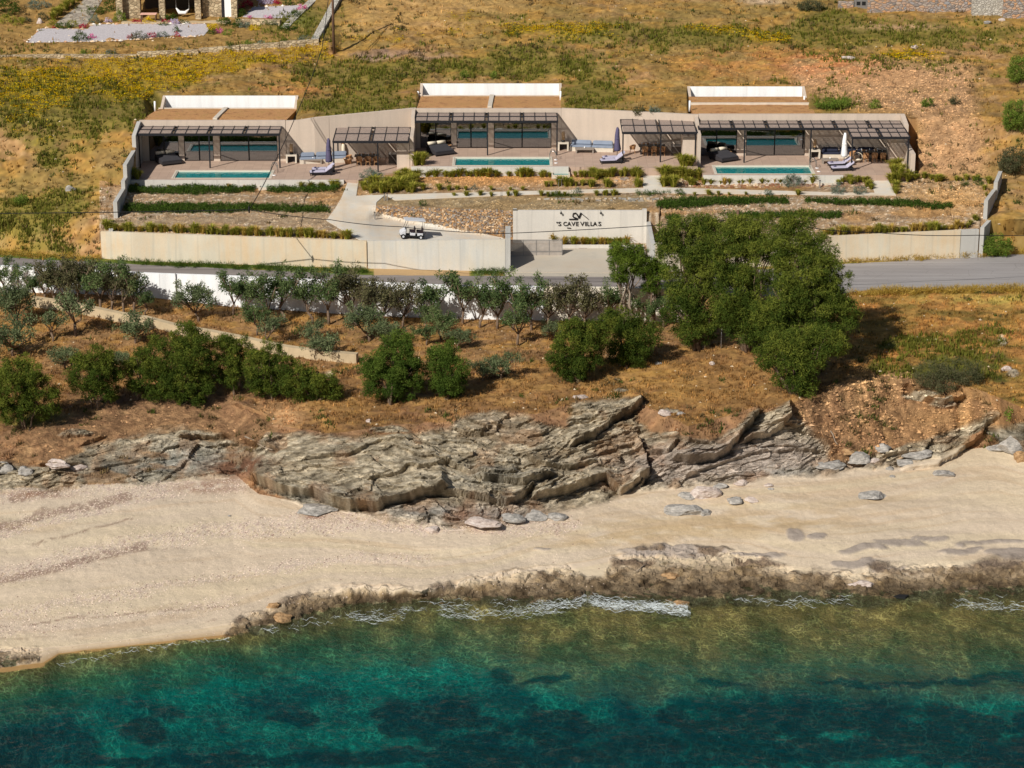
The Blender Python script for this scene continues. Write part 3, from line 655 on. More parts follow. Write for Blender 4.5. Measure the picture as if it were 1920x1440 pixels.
def road_mat():
    M = Mat('asphalt'); g = M.pos(); n = M.noise(.25, 4, .6); f = M.noise(20, 3, .6)
    st = M.noise(1.0, 4, .6, M.map(g, (.05, 1.5, 1)))
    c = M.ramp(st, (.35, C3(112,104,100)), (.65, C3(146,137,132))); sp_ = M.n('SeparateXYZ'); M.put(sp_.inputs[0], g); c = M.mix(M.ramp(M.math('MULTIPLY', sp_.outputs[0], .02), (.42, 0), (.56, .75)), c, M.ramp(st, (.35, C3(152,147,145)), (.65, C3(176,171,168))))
    ck = M.vor(.55, M.map(g, (1, 1.6, 1)), 'DISTANCE_TO_EDGE'); c = M.mix(M.ramp(ck, (0, .35), (.012, 0)), c, C3(70,66,64))
    c = M.mix(M.math('MULTIPLY', n, .5), c, C3(136,128,122)); 
    c = M.mix(.35, c, M.ramp(f, (.3, .75), (.7, 1.2)), 'MULTIPLY')
    M.set(c, .85, spec=.25); M.bump(f, .3, .02); return M.m
M_ROAD = road_mat()
# split the sheet into the setting's pieces
names = []
for k in range(NR-1):
    nm = rz[k]
    if not names or names[-1][0] != nm: names.append([nm, k, k+1])
    else: names[-1][2] = k+1
from collections import defaultdict
grp = defaultdict(list)
for nm, a, b in names:
    if nm != 'end': grp[nm].append((a, b))
for nm, ls in grp.items():
    V = []; F = []; Cc = []; Rg = []; off = 0
    for (a, b) in ls:
        nr = b-a+1; V.append(P[a:b+1].reshape(-1,3)); Cc.append(col[a:b+1].reshape(-1,3)); Rg.append(rough_m[a:b+1].ravel())
        idx = np.arange(nr*NC).reshape(nr, NC)+off
        f = np.stack([idx[:-1,:-1], idx[:-1,1:], idx[1:,1:], idx[1:,:-1]], -1).reshape(-1,4); F.append(f); off += nr*NC
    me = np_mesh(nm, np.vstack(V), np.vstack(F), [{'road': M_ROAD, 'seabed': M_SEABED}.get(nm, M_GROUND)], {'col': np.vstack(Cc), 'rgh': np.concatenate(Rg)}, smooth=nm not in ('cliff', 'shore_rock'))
    o = link(nm, me); o['kind'] = 'structure'

# ---------------------------------------------------------------- queries
def ground_uv(u, v, lo=3.0):
    "place on the ground seen at photo pixel (u, v)"
    c = np.interp(u, UC, np.arange(NC)); c0 = int(min(c, NC-2)); t = c-c0
    colv = GV[:, c0]*(1-t)+GV[:, c0+1]*t
    # nearest surface hit from the front: first row (front to back) whose v falls below target
    r = None
    for k in np.where((colv[:-1] >= v) & (colv[1:] < v))[0]:
        r = int(k); break
    if r is None: r = int(np.argmin(np.abs(colv)))
    s = (colv[r]-v)/max(1e-6, colv[r]-colv[r+1]); s = min(1, max(0, s)); r = min(r, NR-2)
    p = (P[r,c0]*(1-t)+P[r,c0+1]*t)*(1-s)+(P[r+1,c0]*(1-t)+P[r+1,c0+1]*t)*s
    return Vector(p)
from mathutils.bvhtree import BVHTree
_cs = np.unique(np.concatenate([np.arange(0, NC, 4), [NC-1]])); _rs = np.unique(np.concatenate([np.arange(0, NR, 3), [NR-1]]))
_PV = P[np.ix_(_rs, _cs)]; _ni, _nj = len(_rs), len(_cs)
_id = np.arange(_ni*_nj).reshape(_ni, _nj)
_F = np.stack([_id[:-1,:-1], _id[:-1,1:], _id[1:,1:], _id[1:,:-1]], -1).reshape(-1,4)
BVH = BVHTree.FromPolygons(_PV.reshape(-1,3).tolist(), _F.tolist())
def gz(x, y, d=8.0):
    h = BVH.ray_cast(Vector((x, y, 120)), Vector((0,0,-1)))
    return h[0].z if h[0] is not None else d
# ================================================================ SEA
def water_mat():
    M = Mat('sea_water'); t = M.t; g = M.pos()
    dep = M.attr('depth', 'Fac')
    big = M.noise(.55, 3, .5, M.map(g, (1, 1.5, 1)))
    w1 = M.n('TexVoronoi', feature='SMOOTH_F1'); M.put(w1.inputs['Vector'], M.map(g, (1.7, 2.2, 1)))
    w1.inputs['Scale'].default_value = 1.0; w1.inputs['Smoothness'].default_value = .35
    wv = M.noise(1.6, 4, .6, M.map(g, (1, 1.9, 1)), dist=.8); wf = M.noise(5.5, 3, .6, M.map(g, (1, 1.5, 1)))
    h = M.math('ADD', M.math('MULTIPLY', w1.outputs[0], .55), M.math('ADD', M.math('MULTIPLY', wv, .6), M.math('MULTIPLY', wf, .18)))
    bmp = M.n('Bump'); M.put(bmp.inputs['Height'], h); bmp.inputs['Strength'].default_value = .9; bmp.inputs['Distance'].default_value = .32
    tr = M.n('BsdfTransparent'); tr.inputs[0].default_value = (.82, .93, .90, 1)
    df = M.n('BsdfDiffuse'); M.put(df.inputs[0], M.ramp(dep, (0, C3(112,108,60)), (.3, C3(44,92,66)), (.6, C3(0,100,92)), (1, C3(0,66,72)))); M.put(df.inputs['Normal'], bmp.outputs[0])
    gl = M.n('BsdfGlossy'); gl.inputs['Roughness'].default_value = .14; M.put(gl.inputs['Normal'], bmp.outputs[0])
    fr = M.n('Fresnel'); fr.inputs[0].default_value = 1.33; M.put(fr.inputs['Normal'], bmp.outputs[0])
    body = M.n('MixShader'); web = M.ramp(M.math('ADD', w1.outputs[0], M.math('MULTIPLY', wv, .35)), (.5, 0), (.95, 1))  # web imitates caustic light by thickening the body colour in lines
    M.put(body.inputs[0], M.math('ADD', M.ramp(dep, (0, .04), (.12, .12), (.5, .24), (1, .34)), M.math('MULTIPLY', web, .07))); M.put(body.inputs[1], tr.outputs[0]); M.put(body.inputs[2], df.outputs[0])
    m2 = M.n('MixShader'); M.put(m2.inputs[0], M.math('MULTIPLY', fr.outputs[0], .4)); M.put(m2.inputs[1], body.outputs[0]); M.put(m2.inputs[2], gl.outputs[0])
    M.t.links.new(m2.outputs[0], M.out.inputs[0]); return M.m
xs = np.concatenate([np.linspace(-300, -62, 12), np.arange(-60, 60.2, .45), np.linspace(62, 300, 12)])
ys = np.concatenate([np.linspace(-60, 108, 20), np.arange(109, 152.2, .42)])
XX, YY = np.meshgrid(xs, ys)
dpt = np.zeros(XX.shape)
# depth by interpolation of the seabed heights
cg = np.zeros((70, 90)); gx = np.linspace(-62, 62, 90); gy = np.linspace(100, 152.5, 70)
for i, y in enumerate(gy):
    for j, x in enumerate(gx): cg[i, j] = gz(x, y, -5)
fi = np.clip((YY-gy[0])/(gy[1]-gy[0]), 0, 68.999); fj = np.clip((XX-gx[0])/(gx[1]-gx[0]), 0, 88.999)
i0 = fi.astype(int); j0 = fj.astype(int); a = fi-i0; b = fj-j0
zb = (cg[i0,j0]*(1-b)+cg[i0,j0+1]*b)*(1-a)+(cg[i0+1,j0]*(1-b)+cg[i0+1,j0+1]*b)*a
dpt = np.clip(-zb/5.0, 0, 1)
wz = .05*np.sin(XX*.9+YY*1.7+3*vn2(XX*.3, YY*.3, 5))+(fbm(XX*1.1, YY*2.0, 3, 6)-.5)*.14
wz *= ss(0, .08, dpt)
id_ = np.arange(XX.size).reshape(XX.shape)
Fw = np.stack([id_[:-1,:-1], id_[:-1,1:], id_[1:,1:], id_[1:,:-1]], -1).reshape(-1,4)
keep = (zb.reshape(-1)[Fw].min(1) < .45); Fw = Fw[keep]
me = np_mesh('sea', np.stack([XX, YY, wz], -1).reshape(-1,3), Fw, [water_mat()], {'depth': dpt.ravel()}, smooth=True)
o = link('sea', me); o['kind'] = 'structure'
# ================================================================ MATERIALS FOR THE BUILT THINGS
def concrete(name, base, stain=None, streak=.5, sc=1.0, k=1.0, joints=False):
    M = Mat(name); g = M.pos()
    st = M.noise(1.0, 5, .6, M.map(g, (1.6*sc, 1.6*sc, .12*sc))); bl = M.noise(.35*sc, 5, .6); f = M.noise(14, 4, .6)
    c = M.ramp(st, (.3, tuple(x*.82 for x in base)), (.7, tuple(min(1, x*1.08) for x in base)))
    if stain: c = M.mix(M.ramp(M.math('ADD', M.math('MULTIPLY', st, .5), M.math('MULTIPLY', bl, .5)), (.42, 0), (.6, streak)), c, stain)
    c = M.mix(.5, c, M.ramp(f, (.3, .86), (.7, 1.08)), 'MULTIPLY')
    if joints:   # faint board marks
        wv = M.n('TexWave', wave_type='BANDS', bands_direction='X'); M.put(wv.inputs[0], g); wv.inputs['Scale'].default_value = .17; wv.inputs['Distortion'].default_value = 3.2; wv.inputs['Detail Scale'].default_value = .3; wv.inputs['Detail'].default_value = 2
        c = M.mix(M.ramp(wv.outputs[1], (0, .22), (.03, 0)), c, tuple(x*.55 for x in base))
    M.set(c, .85, spec=.25); M.bump(M.math('ADD', f, st), .35, .03); return M.m
M_PLASTER = concrete('villa_plaster', C3(206,188,170), C3(186,168,150), .35)
M_CONC = concrete('stained_concrete', C3(206,202,192), C3(200,180,148), .5, joints=True)
M_CONC_Y = concrete('ochre_stained_concrete', C3(216,205,182), C3(204,170,124), .6, joints=True)
M_CONC_G = concrete('grey_concrete', C3(196,192,184), C3(164,160,152), .5, joints=True)
M_CONC_W = concrete('pale_sign_concrete', C3(214,207,196), C3(192,184,172), .5, joints=True)
M_WHITE = concrete('white_painted_wall', C3(250,249,246), C3(240,236,228), .25)
M_WHITE2 = concrete('cream_white_wall', C3(242,232,212), C3(216,190,156), .4)
M_PATH = concrete('path_concrete', C3(216,209,196), C3(190,158,116), .5, .6)
M_YARD = concrete('yard_concrete', C3(190,180,164), C3(168,150,128), .6, .4)
M_STONEPALE = concrete('pale_rubble', C3(206,184,148), C3(160,140,112), .6, 2)
def deck_mat():
    M = Mat('terrace_tiles'); br = M.n('TexBrick'); M.put(br.inputs[0], M.pos()); br.inputs['Scale'].default_value = 1.0
    br.offset = 0; br.inputs['Brick Width'].default_value = .8; br.inputs['Row Height'].default_value = .8
    br.inputs['Mortar Size'].default_value = .008
    br.inputs[1].default_value = (*C3(186,160,140), 1); br.inputs[2].default_value = (*C3(176,150,132), 1); br.inputs[3].default_value = (*C3(140,118,104), 1)
    n = M.noise(1.2, 5, .6); c = M.mix(.5, br.outputs[0], M.ramp(n, (.3, .85), (.7, 1.1)), 'MULTIPLY'); M.set(c, .7, spec=.3); return M.m
M_DECK = deck_mat()
M_METAL = simple('dark_steel', C3(42,42,46), .45, .3, .15, 3)
M_METAL_L = simple('pale_grey_steel', C3(150,146,142), .45, .5, .1, 3)
M_FRAME = simple('window_frame_dark', C3(30,28,28), .4, .2)
M_BAMBOO = simple('bamboo_screen', C3(154,136,124), .8, 0, .35, 9)
M_CHROME = simple('chrome', (.6,.6,.6), .15, 1, .05)
M_CURT = simple('curtain', C3(120,100,84), .9, 0, .1, 6)
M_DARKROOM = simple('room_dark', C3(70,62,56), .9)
def glass_mat():
    M = Mat('window_glass'); tr = M.n('BsdfTransparent'); tr.inputs[0].default_value = (.42,.42,.42,1)
    gl = M.n('BsdfGlossy'); gl.inputs['Roughness'].default_value = .02; gl.inputs[0].default_value = (.8,.85,.9,1)
    fr = M.n('Fresnel'); fr.inputs[0].default_value = 1.9; m = M.n('MixShader')
    M.put(m.inputs[0], M.math('ADD', M.math('MULTIPLY', fr.outputs[0], 1.0), .22)); M.put(m.inputs[1], tr.outputs[0]); M.put(m.inputs[2], gl.outputs[0])
    M.t.links.new(m.outputs[0], M.out.inputs[0]); return M.m
M_GLASS = glass_mat()
def pool_water():
    M = Mat('pool_water'); n = M.noise(2.5, 3, .5)
    v = M.n('TexVoronoi', feature='SMOOTH_F1'); M.put(v.inputs['Vector'], M.pos()); v.inputs['Scale'].default_value = 2.6
    c = M.ramp(n, (.3, C3(6,112,110)), (.7, C3(20,134,128)))
    M.set(c, .06, spec=.5); M.bump(M.math('ADD', v.outputs[0], n), .25, .08); return M.m
M_POOL = pool_water()
M_COPING = simple('pool_coping', C3(206,194,176), .7, 0, .08)
M_TILE = simple('pool_wall_tile', C3(216,208,190), .5, 0, .06)

# ================================================================ WALLS
def wall_path(name, pts, th, mat, parent=None, back=True, **k):
    "a wall along (x, y, z_bottom, z_top) points, th thick towards +y side (left of direction)"
    m = MB(); n = len(pts); L = []
    for i, p in enumerate(pts):
        a = Vector(pts[max(i-1,0)][:2]); b = Vector(pts[min(i+1,n-1)][:2]); d = (b-a).normalized(); L.append(Vector((-d.y, d.x))*th)
    vs = []
    for p, q in zip(pts, L): vs += [(p[0],p[1],p[2]), (p[0],p[1],p[3]), (p[0]+q.x,p[1]+q.y,p[3]), (p[0]+q.x,p[1]+q.y,p[2])]
    fs = []
    for i in range(n-1):
        a, b = i*4, i*4+4
        fs += [(a, b, b+1, a+1), (a+1, b+1, b+2, a+2), (a+2, b+2, b+3, a+3), (a+3, b+3, b, a)]
    fs += [(0,1,2,3), (n*4-1, n*4-2, n*4-3, n*4-4)]
    m.add(vs, fs)
    return m.build(name, mat, parent, **k)
def line_pts(us, vb, zb, vt, sink=.4):
    out = []
    for u in us:
        z = I(zb, u) if isinstance(zb, list) else zb
        p = pz(u, I(vb, u), z); zt = zv(I(vt, u), p.y); out.append((xu(u, p.y, (z+zt)/2), p.y-.06, z-sink, zt))
    return out
VB = [(190,484),(250,489),(690,503),(960,509),(1150,512),(1230,511),(1565,491),(1835,480)]
VT = [(190,434),(690,452),(948,449),(1228,456),(1565,443),(1832,430)]
t = empty('retaining_wall', pz(500,495,8.1), label='long ochre-stained concrete retaining wall along the far side of the road, left of the gate', cat='retaining wall', group='roadside concrete walls')
def child_inv(o, par): o.parent = par; o.matrix_parent_inverse = Matrix.Translation(-Vector(par.location)); return o
child_inv(wall_path('wall_panel', line_pts([190,250,440,687.5], VB, 8.1, VT), .3, M_CONC_Y), t)
child_inv(wall_path('wall_panel', line_pts([689.5,800,947], VB, 8.1, VT), .3, M_CONC), t)
pe = line_pts([947.5], VB, 8.1, VT)[0]
m = MB(); m.box(pe[0], pe[1], 7.7, pe[0]+.42, 194.2, pe[3]+.12); child_inv(m.build('wall_end', M_CONC_G), t)
t = empty('retaining_wall', pz(1700,485,8.1), label='ochre-streaked concrete retaining wall along the road, right of the big tamarisk trees', cat='retaining wall', group='roadside concrete walls')
child_inv(wall_path('wall_panel', line_pts([1228,1400,1570,1800], VB, 8.1, VT), .3, M_CONC_Y), t)
child_inv(wall_path('wall_panel', line_pts([1801,1834], VB, 8.1, VT), .3, M_CONC_G), t)
pe = line_pts([1228], VB, 8.1, VT)[0]
m = MB(); m.box(pe[0]-.35, pe[1], 7.7, pe[0]-.01, 197.2, pe[3]); child_inv(m.build('wall_end', M_CONC_G), t)
# stepped boundary walls
xl = -33.75
t = empty('boundary_wall', (xl, 200, 9), label='stepped grey concrete wall down the left side of the terraced garden', cat='boundary wall', group='stepped boundary walls')
for (y0, y1, zt0, zt1) in [(194.6,197.3,10.6,10.6),(197.35,201.9,12.2,12.25),(201.95,203.3,12.9,12.9),(203.35,208.9,14.0,14.1),(208.95,212.3,15.3,15.9)]:
    m = MB(); m.prism([(xl,y0,7.6,zt0),(xl+.34,y0,7.6,zt0),(xl+.34,y1,7.6,zt1),(xl,y1,7.6,zt1)], 0, 0); child_inv(m.build('wall_step', M_CONC_G), t)
m = MB(); m.prism([(xl+.05,194.2,7.6,10.55),(xl+.39,194.2,7.6,10.55),(xl+.39,194.58,7.6,10.55),(xl+.05,194.58,7.6,10.55)], 0, 0); child_inv(m.build('wall_step', M_CONC_G), t)
t = empty('boundary_wall', (40.4, 200, 9), label='stepped grey concrete wall at the right end of the terraced garden', cat='boundary wall', group='stepped boundary walls')
pr = line_pts([1836], VB, 8.1, VT)[0]
for (a, b, z0, z1) in [((pr[0],pr[1]),(40.2,197.0),10.6,10.7),((39.85,197.05),(41.3,201.0),12.4,12.4),((41.4,201.05),(42.6,205.2),13.0,13.0)]:
    m = MB(); m.prism([(a[0],a[1],7.8,z0),(a[0]+.34,a[1],7.8,z0),(b[0]+.34,b[1],7.8,z1),(b[0],b[1],7.8,z1)], 0, 0); child_inv(m.build('wall_step', M_CONC_G), t)
# white roadside wall above the orchard
us = list(range(-420, 1290, 60))+[1288]
t = empty('white_wall', (0, 186, 5.6), label='long white painted wall holding up the road above the orchard', cat='wall')
ws = []
for u in us:
    y = wall_y(u); z0 = float(np.interp(u, [0,425,866,1270],[6.2,5.9,5.6,5.6])); ws.append((xu(u,y,7), y, z0-.7, 8.38))
cut = [0]+[i for i, u in enumerate(us) if u in (0,300,720,1020)]+[len(us)-1]
cut = sorted(set(cut))
for a, b in zip(cut[:-1], cut[1:]):
    seg = ws[a:b+1]; seg[0] = (seg[0][0]+.02,)+seg[0][1:]
    child_inv(wall_path('wall_panel', seg, .28, M_WHITE if b < len(us)-3 else M_WHITE2), t)
# low stone wall / path wall through the orchard
pts = []
for (u, v) in [(60,566),(120,574),(175,584),(225,594),(270,604),(330,616),(395,628),(458,642),(531,658),(590,666),(668,672)]:
    p = ground_uv(u, v+10); pts.append((p.x, p.y, p.z-.4, p.z+.75))
t = wall_path('stone_wall', pts, .55, M_STONEPALE, label='low pale stone wall running slantwise through the orchard', cat='stone wall')
# ---- sign wall
SY = 196.8
sx0, sx1 = xu(962,SY,10), xu(1204,SY,10); sx2 = xu(1212,SY,10)
t = empty('sign_wall', ((sx0+sx1)/2, SY, 8.7), label='pale concrete entrance wall lettered \u2019S CAVE VILLAS', cat='sign wall')
m = MB(); m.box(sx0, SY, 8.2, sx1, SY+.3, 11.58); child_inv(m.build('wall_panel', M_CONC_W), t)
m = MB(); m.box(sx1+.005, SY-.05, 8.2, sx2, SY+.38, 11.68); child_inv(m.build('pillar', M_CONC_W), t)
m = MB(); m.box(sx0-.01, SY-.03, 8.2, sx0+.32, SY-.001, 11.7); m.box(sx0-.01, SY-.03, 11.6, sx0+.32, SY+.3, 11.7); child_inv(m.build('pillar', M_CONC_W), t)
M_INK = simple('black_lettering', C3(28,24,24), .5)
def text_mesh(s, size, ext):
    cu = bpy.data.curves.new('t', 'FONT'); cu.body = s; cu.size = size; cu.extrude = ext; cu.offset = size*.008
    cu.resolution_u = 3
    ob = bpy.data.objects.new('t', cu); COL.objects.link(ob); bpy.context.view_layer.update()
    me = bpy.data.meshes.new_from_object(ob.evaluated_get(bpy.context.evaluated_depsgraph_get())); bpy.data.objects.remove(ob); return me
lw = {}
# letters seen at these pixels
for ch, u0, u1 in [("'",1043,1045.5),('S',1046.5,1052.5),('C',1056,1063),('A',1063,1071.5),('V',1071,1079),('E',1080,1085),('V',1087.5,1096),('I',1097,1099.5),('L',1101,1105.5),('L',1107,1112),('A',1111.5,1120),('S',1121.5,1127.5)]:
    me = text_mesh(ch, 1.0, .02)
    xs_ = [v.co.x for v in me.vertices]; ys_ = [v.co.y for v in me.vertices]
    w_ = max(xs_)-min(xs_); h_ = max(ys_)-min(ys_); tw = (xu(u1,SY,10)-xu(u0,SY,10)); th_ = .36 if ch != "'" else .11
    zb_ = zv(423.3, SY) if ch != "'" else zv(418.2, SY)
    for v in me.vertices:
        x = (v.co.x-min(xs_))/w_*tw*.94; y = (v.co.y-min(ys_))/h_*th_; z = v.co.z
        v.co = (xu(u0,SY,10)+x, SY-.045-z, zb_+y)
    child_inv(link('letter', me, M_INK), t)
# emblem: looped line and peak
def sx(u): return xu(u, SY, 10)
def flatline(pts, w):
    m = MB(); q = [Vector((sx(a), SY-.05, zv(b, SY))) for a, b in pts]
    for i in range(len(q)-1):
        d = (q[i+1]-q[i]).normalized(); e = d*w*.25; m.bar(q[i]-e, q[i+1]+e, .04, w)
    return m
arc = [(1067.5,411),(1082,411),(1082.5,409.8),(1079,408.4),(1075.5,407.2),(1073.6,404.5),(1074,401.8),(1076,399.8),(1079,399.4),(1081,401),(1083,404),(1085.3,408.4)]
child_inv(flatline(arc, .10).build('emblem_loop', M_INK), t)
child_inv(flatline([(1085.3,408.4),(1089,399.6)], .15).build('emblem_peak', M_INK), t)
child_inv(flatline([(1089,399.4),(1103,410.8)], .05).build('emblem_slope', M_INK), t)
child_inv(flatline([(1063.5,427),(1070,427.6)], .07).build('emblem_dash', M_INK), t)
for u in (1051.5, 1126):
    s = empty('sign_lamp', (sx(u), SY-.2, zv(399.5, SY)), label='small dark spotlight over the lettering of the sign wall, %s one' % ('left' if u < 1100 else 'right'), cat='spotlight', group='sign spotlights')
    MB().lathe([(.03,-.06),(.09,.04),(.09,.1)], 8).build('lamp_head', M_METAL, s); MB().bar((0,.0,.08),(0,.26,.22),.03).build('bracket', M_METAL, s)
# planter kerb in front of sign
m = MB(); m.box(sx(1054), SY-1.3, 8.4, sx(1206), SY-1.15, 8.93); m.build('planter_kerb', M_CONC_W, label='low concrete kerb of the grass bed below the sign wall', cat='kerb')
m = MB(); gp = ground_uv(1093, 466)
for i in range(8): m.box(gp.x-.35+i*.09, gp.y-.12, gp.z+.03, gp.x-.30+i*.09, gp.y+.12, gp.z+.06)
m.box(gp.x-.37, gp.y-.14, gp.z+.02, gp.x+.39, gp.y+.14, gp.z+.035)
m.build('drain_grate', simple('rusty_grate', C3(120,80,66), .8), label='small rusty drain grate in the concrete yard below the sign', cat='drain')
# ---- gate
GY = 193.9; gx0, gx1 = xu(957,GY,9), xu(1054,GY,9); gb, gt_ = 8.34, zv(449.5, GY)
g = empty('sliding_gate', ((gx0+gx1)/2, GY, 8.3), label='grey metal slatted sliding gate standing open beside the road wall', cat='gate')
step = (gx1-gx0)/4
for i in range(5): m = MB(); m.box(gx0+i*step-.03, GY-.04, gb, gx0+i*step+.03, GY+.04, gt_); child_inv(m.build('post', M_METAL_L), g)
for z in (gb, gt_-.06, gb+.42): m = MB(); m.box(gx0+.03, GY-.03, z, gx1-.03, GY+.03, z+.06); child_inv(m.build('rail', M_METAL_L), g)
M_SLAT = simple('gate_slat', C3(176,166,156), .5, .3)
for i in range(4):
    x0 = gx0+i*step+.031; x1 = x0+step-.062; m = MB(); z = gb+.5
    while z < gt_-.1: m.box(x0, GY-.012, z, x1, GY+.012, z+.075); z += .092
    child_inv(m.build('slat_panel', M_SLAT), g)
    m = MB(); m.box(x0, GY-.015, gb+.061, x1, GY+.015, gb+.415); child_inv(m.build('kick_panel', M_SLAT), g)

# ================================================================ PAVED GROUND (drive, yard, paths)
def paved(name, poly, mat, lift=.05, step=5, **k):
    a = np.array(poly); u0, v0 = a.min(0); u1, v1 = a.max(0)
    bm = bmesh.new(); vs = [bm.verts.new((p[0], p[1], 0)) for p in poly]; bm.faces.new(vs)
    for ax, lo, hi in ((0, u0, u1), (1, v0, v1)):
        x = lo+step
        while x < hi:
            co = (x,0,0) if ax == 0 else (0,x,0); no = (1,0,0) if ax == 0 else (0,1,0)
            bmesh.ops.bisect_plane(bm, geom=bm.verts[:]+bm.edges[:]+bm.faces[:], plane_co=co, plane_no=no); x += step
    for v in bm.verts:
        p = ground_uv(v.co.x, v.co.y); v.co = (p.x, p.y, p.z+lift)
    bmesh.ops.recalc_face_normals(bm, faces=bm.faces)
    if sum(f.normal.z for f in bm.faces) < 0: bmesh.ops.reverse_faces(bm, faces=bm.faces)
    r = bmesh.ops.extrude_face_region(bm, geom=bm.faces[:]); 
    for e in r['geom']:
        if isinstance(e, bmesh.types.BMVert): e.co.z -= .25
    me = bpy.data.meshes.new(name); bm.to_mesh(me); bm.free()
    return link(name, me, mat, kind='structure')
paved('drive', [(612,414),(628,392),(640,372),(652,342.5),(672,341),(668,368),(722,366),(706,380),(704,397),(730,404),(760,411),(860,430),(944,447),(940,453),(900,455),(690,456),(664,446)], M_PATH)
paved('yard', [(958,460),(1100,460),(1206,462),(1222,500),(1226,512.5),(956,511)], M_YARD)
paved('garden_path', [(723,366),(1000,359),(1206,353.5),(1206,319),(1237,319),(1241,352.5),(1400,357),(1560,361.5),(1640,362.5),(1631,336.5),(1664,336.5),(1680,367),(1520,366),(1300,363.5),(1150,361),(1000,365),(900,369),(740,376)], M_PATH, .06)
# ================================================================ POOL TERRACES
def slab_with_hole(name, outer, hole, z, th, mat):
    "rectangular hole (x0,y0,x1,y1) cut in a slab given by an outer polygon"
    bm = bmesh.new(); vs = [bm.verts.new((p[0],p[1],z)) for p in outer]; bm.faces.new(vs)
    x0,y0,x1,y1 = hole
    for co, no in (((x0,0,z),(1,0,0)),((x1,0,z),(1,0,0)),((0,y0,z),(0,1,0)),((0,y1,z),(0,1,0))):
        bmesh.ops.bisect_plane(bm, geom=bm.verts[:]+bm.edges[:]+bm.faces[:], plane_co=co, plane_no=no)
    dl = [f for f in bm.faces if x0 < f.calc_center_median().x < x1 and y0 < f.calc_center_median().y < y1]
    bmesh.ops.delete(bm, geom=dl, context='FACES')
    bmesh.ops.recalc_face_normals(bm, faces=bm.faces)
    if sum(f.normal.z for f in bm.faces) < 0: bmesh.ops.reverse_faces(bm, faces=bm.faces)
    r = bmesh.ops.extrude_face_region(bm, geom=bm.faces[:])
    for e in r['geom']:
        if isinstance(e, bmesh.types.BMVert): e.co.z -= th
    bmesh.ops.recalc_face_normals(bm, faces=bm.faces)
    me = bpy.data.meshes.new(name); bm.to_mesh(me); bm.free(); return link(name, me, mat, kind='structure')
POOLS = [(-29.8,205.9,-21.3,208.7,D1), (-5.15,207.75,3.45,210.9,D2), (17.95,205.85,26.5,208.9,D3)]
a1, a2, a3 = POOLS
x7 = lambda u, y, z: xu(u, y, z)
slab_with_hole('pool_terrace', [(-33.4,205.25),(x7(672,205.25,D1),205.25),(x7(715,207.6,D1),207.6),(-8.95,208.6),(-8.95,214.7),(-20,212.7),(-33.4,212.7)], (a1[0],a1[1],a1[2],a1[3]), D1, 1.3, M_DECK)
slab_with_hole('pool_terrace', [(-8.9,207.3),(5.0,207.3),(11.3,206.7),(16.4,206.7),(16.4,213.1),(4.1,214.9),(-8.9,214.9)], (a2[0],a2[1],a2[2],a2[3]), D2, 1.3, M_DECK)
slab_with_hole('pool_terrace', [(16.75,205.35),(29.0,205.3),(34.9,205.5),(34.9,213.1),(16.75,213.1)], (a3[0],a3[1],a3[2],a3[3]), D3, 1.3, M_DECK)
# pale concrete face of the terrace fronts
for (xa, ya, xb, yb, zt) in [(-33.4,205.2,x7(645,205.2,D1),205.2,D1+.03),(-8.9,207.25,5.0,207.25,D2+.04),(16.75,205.3,29.0,205.25,D3+.03)]:
    wall_path('terrace_edge', [(xa,ya-.25,10.6,zt),(xb,yb-.25,10.6,zt)], .25, M_CONC_W, kind='structure')
pl = ['leftmost long narrow swimming pool, on the lowest terrace', 'middle swimming pool, below the longest row of glass doors above the sign wall', 'rightmost swimming pool, in front of the long right-hand pergola']
for (x0,y0,x1,y1,z), lb in zip(POOLS, pl):
    p = empty('swimming_pool', ((x0+x1)/2, (y0+y1)/2, z), label=lb, cat='swimming pool', group='swimming pools of the three villas')
    hx, hy = (x1-x0)/2, (y1-y0)/2
    m = MB(); e = .01
    m.box(-hx+e,-hy+e,-1.25,hx-e,hy-e,-1.15)
    for b in ((-hx+e,-hy+e,-hx+.1,hy-e),(hx-.1,-hy+e,hx-e,hy-e),(-hx+.1,-hy+e,hx-.1,-hy+.1),(-hx+.1,hy-.1,hx-.1,hy-e)): m.box(b[0],b[1],-1.15,b[2],b[3],-.004)
    m.build('pool_shell', M_TILE, p)
    m = MB(); m.box(-hx+.1,-hy+.1,-1.14,hx-.1,hy-.1,-.1); m.build('water', M_POOL, p)
    m = MB(); c = .16
    for b in ((-hx-c,hy,hx+c,hy+c),(-hx-c,-hy-c*.8,hx+c,-hy),(hx,-hy,hx+c,hy),(-hx-c,-hy,-hx,hy)): m.box(b[0],b[1],.004,b[2],b[3],.03)
    m.build('coping', M_COPING, p)
    l = empty('pool_ladder', (x1+.05, y0+.9+(y1-y0)*.45, z), label='chrome ladder at the right end of the %s pool' % ['leftmost','middle','rightmost'][POOLS.index((x0,y0,x1,y1,z))], cat='pool ladder', group='pool ladders')
    for dy in (-.28, .28):
        MB().tube([(-.12,dy,-.5),(-.12,dy,.5),(0,dy,.82),(.25,dy,.86),(.42,dy,.6),(.46,dy,.03)], .028, 6).build('handrail', M_CHROME, l)
    for k in range(2): MB().box(-.16,-.27,-.18-.22*k,-.08,.27,-.14-.22*k).build('rung', M_CHROME, l)
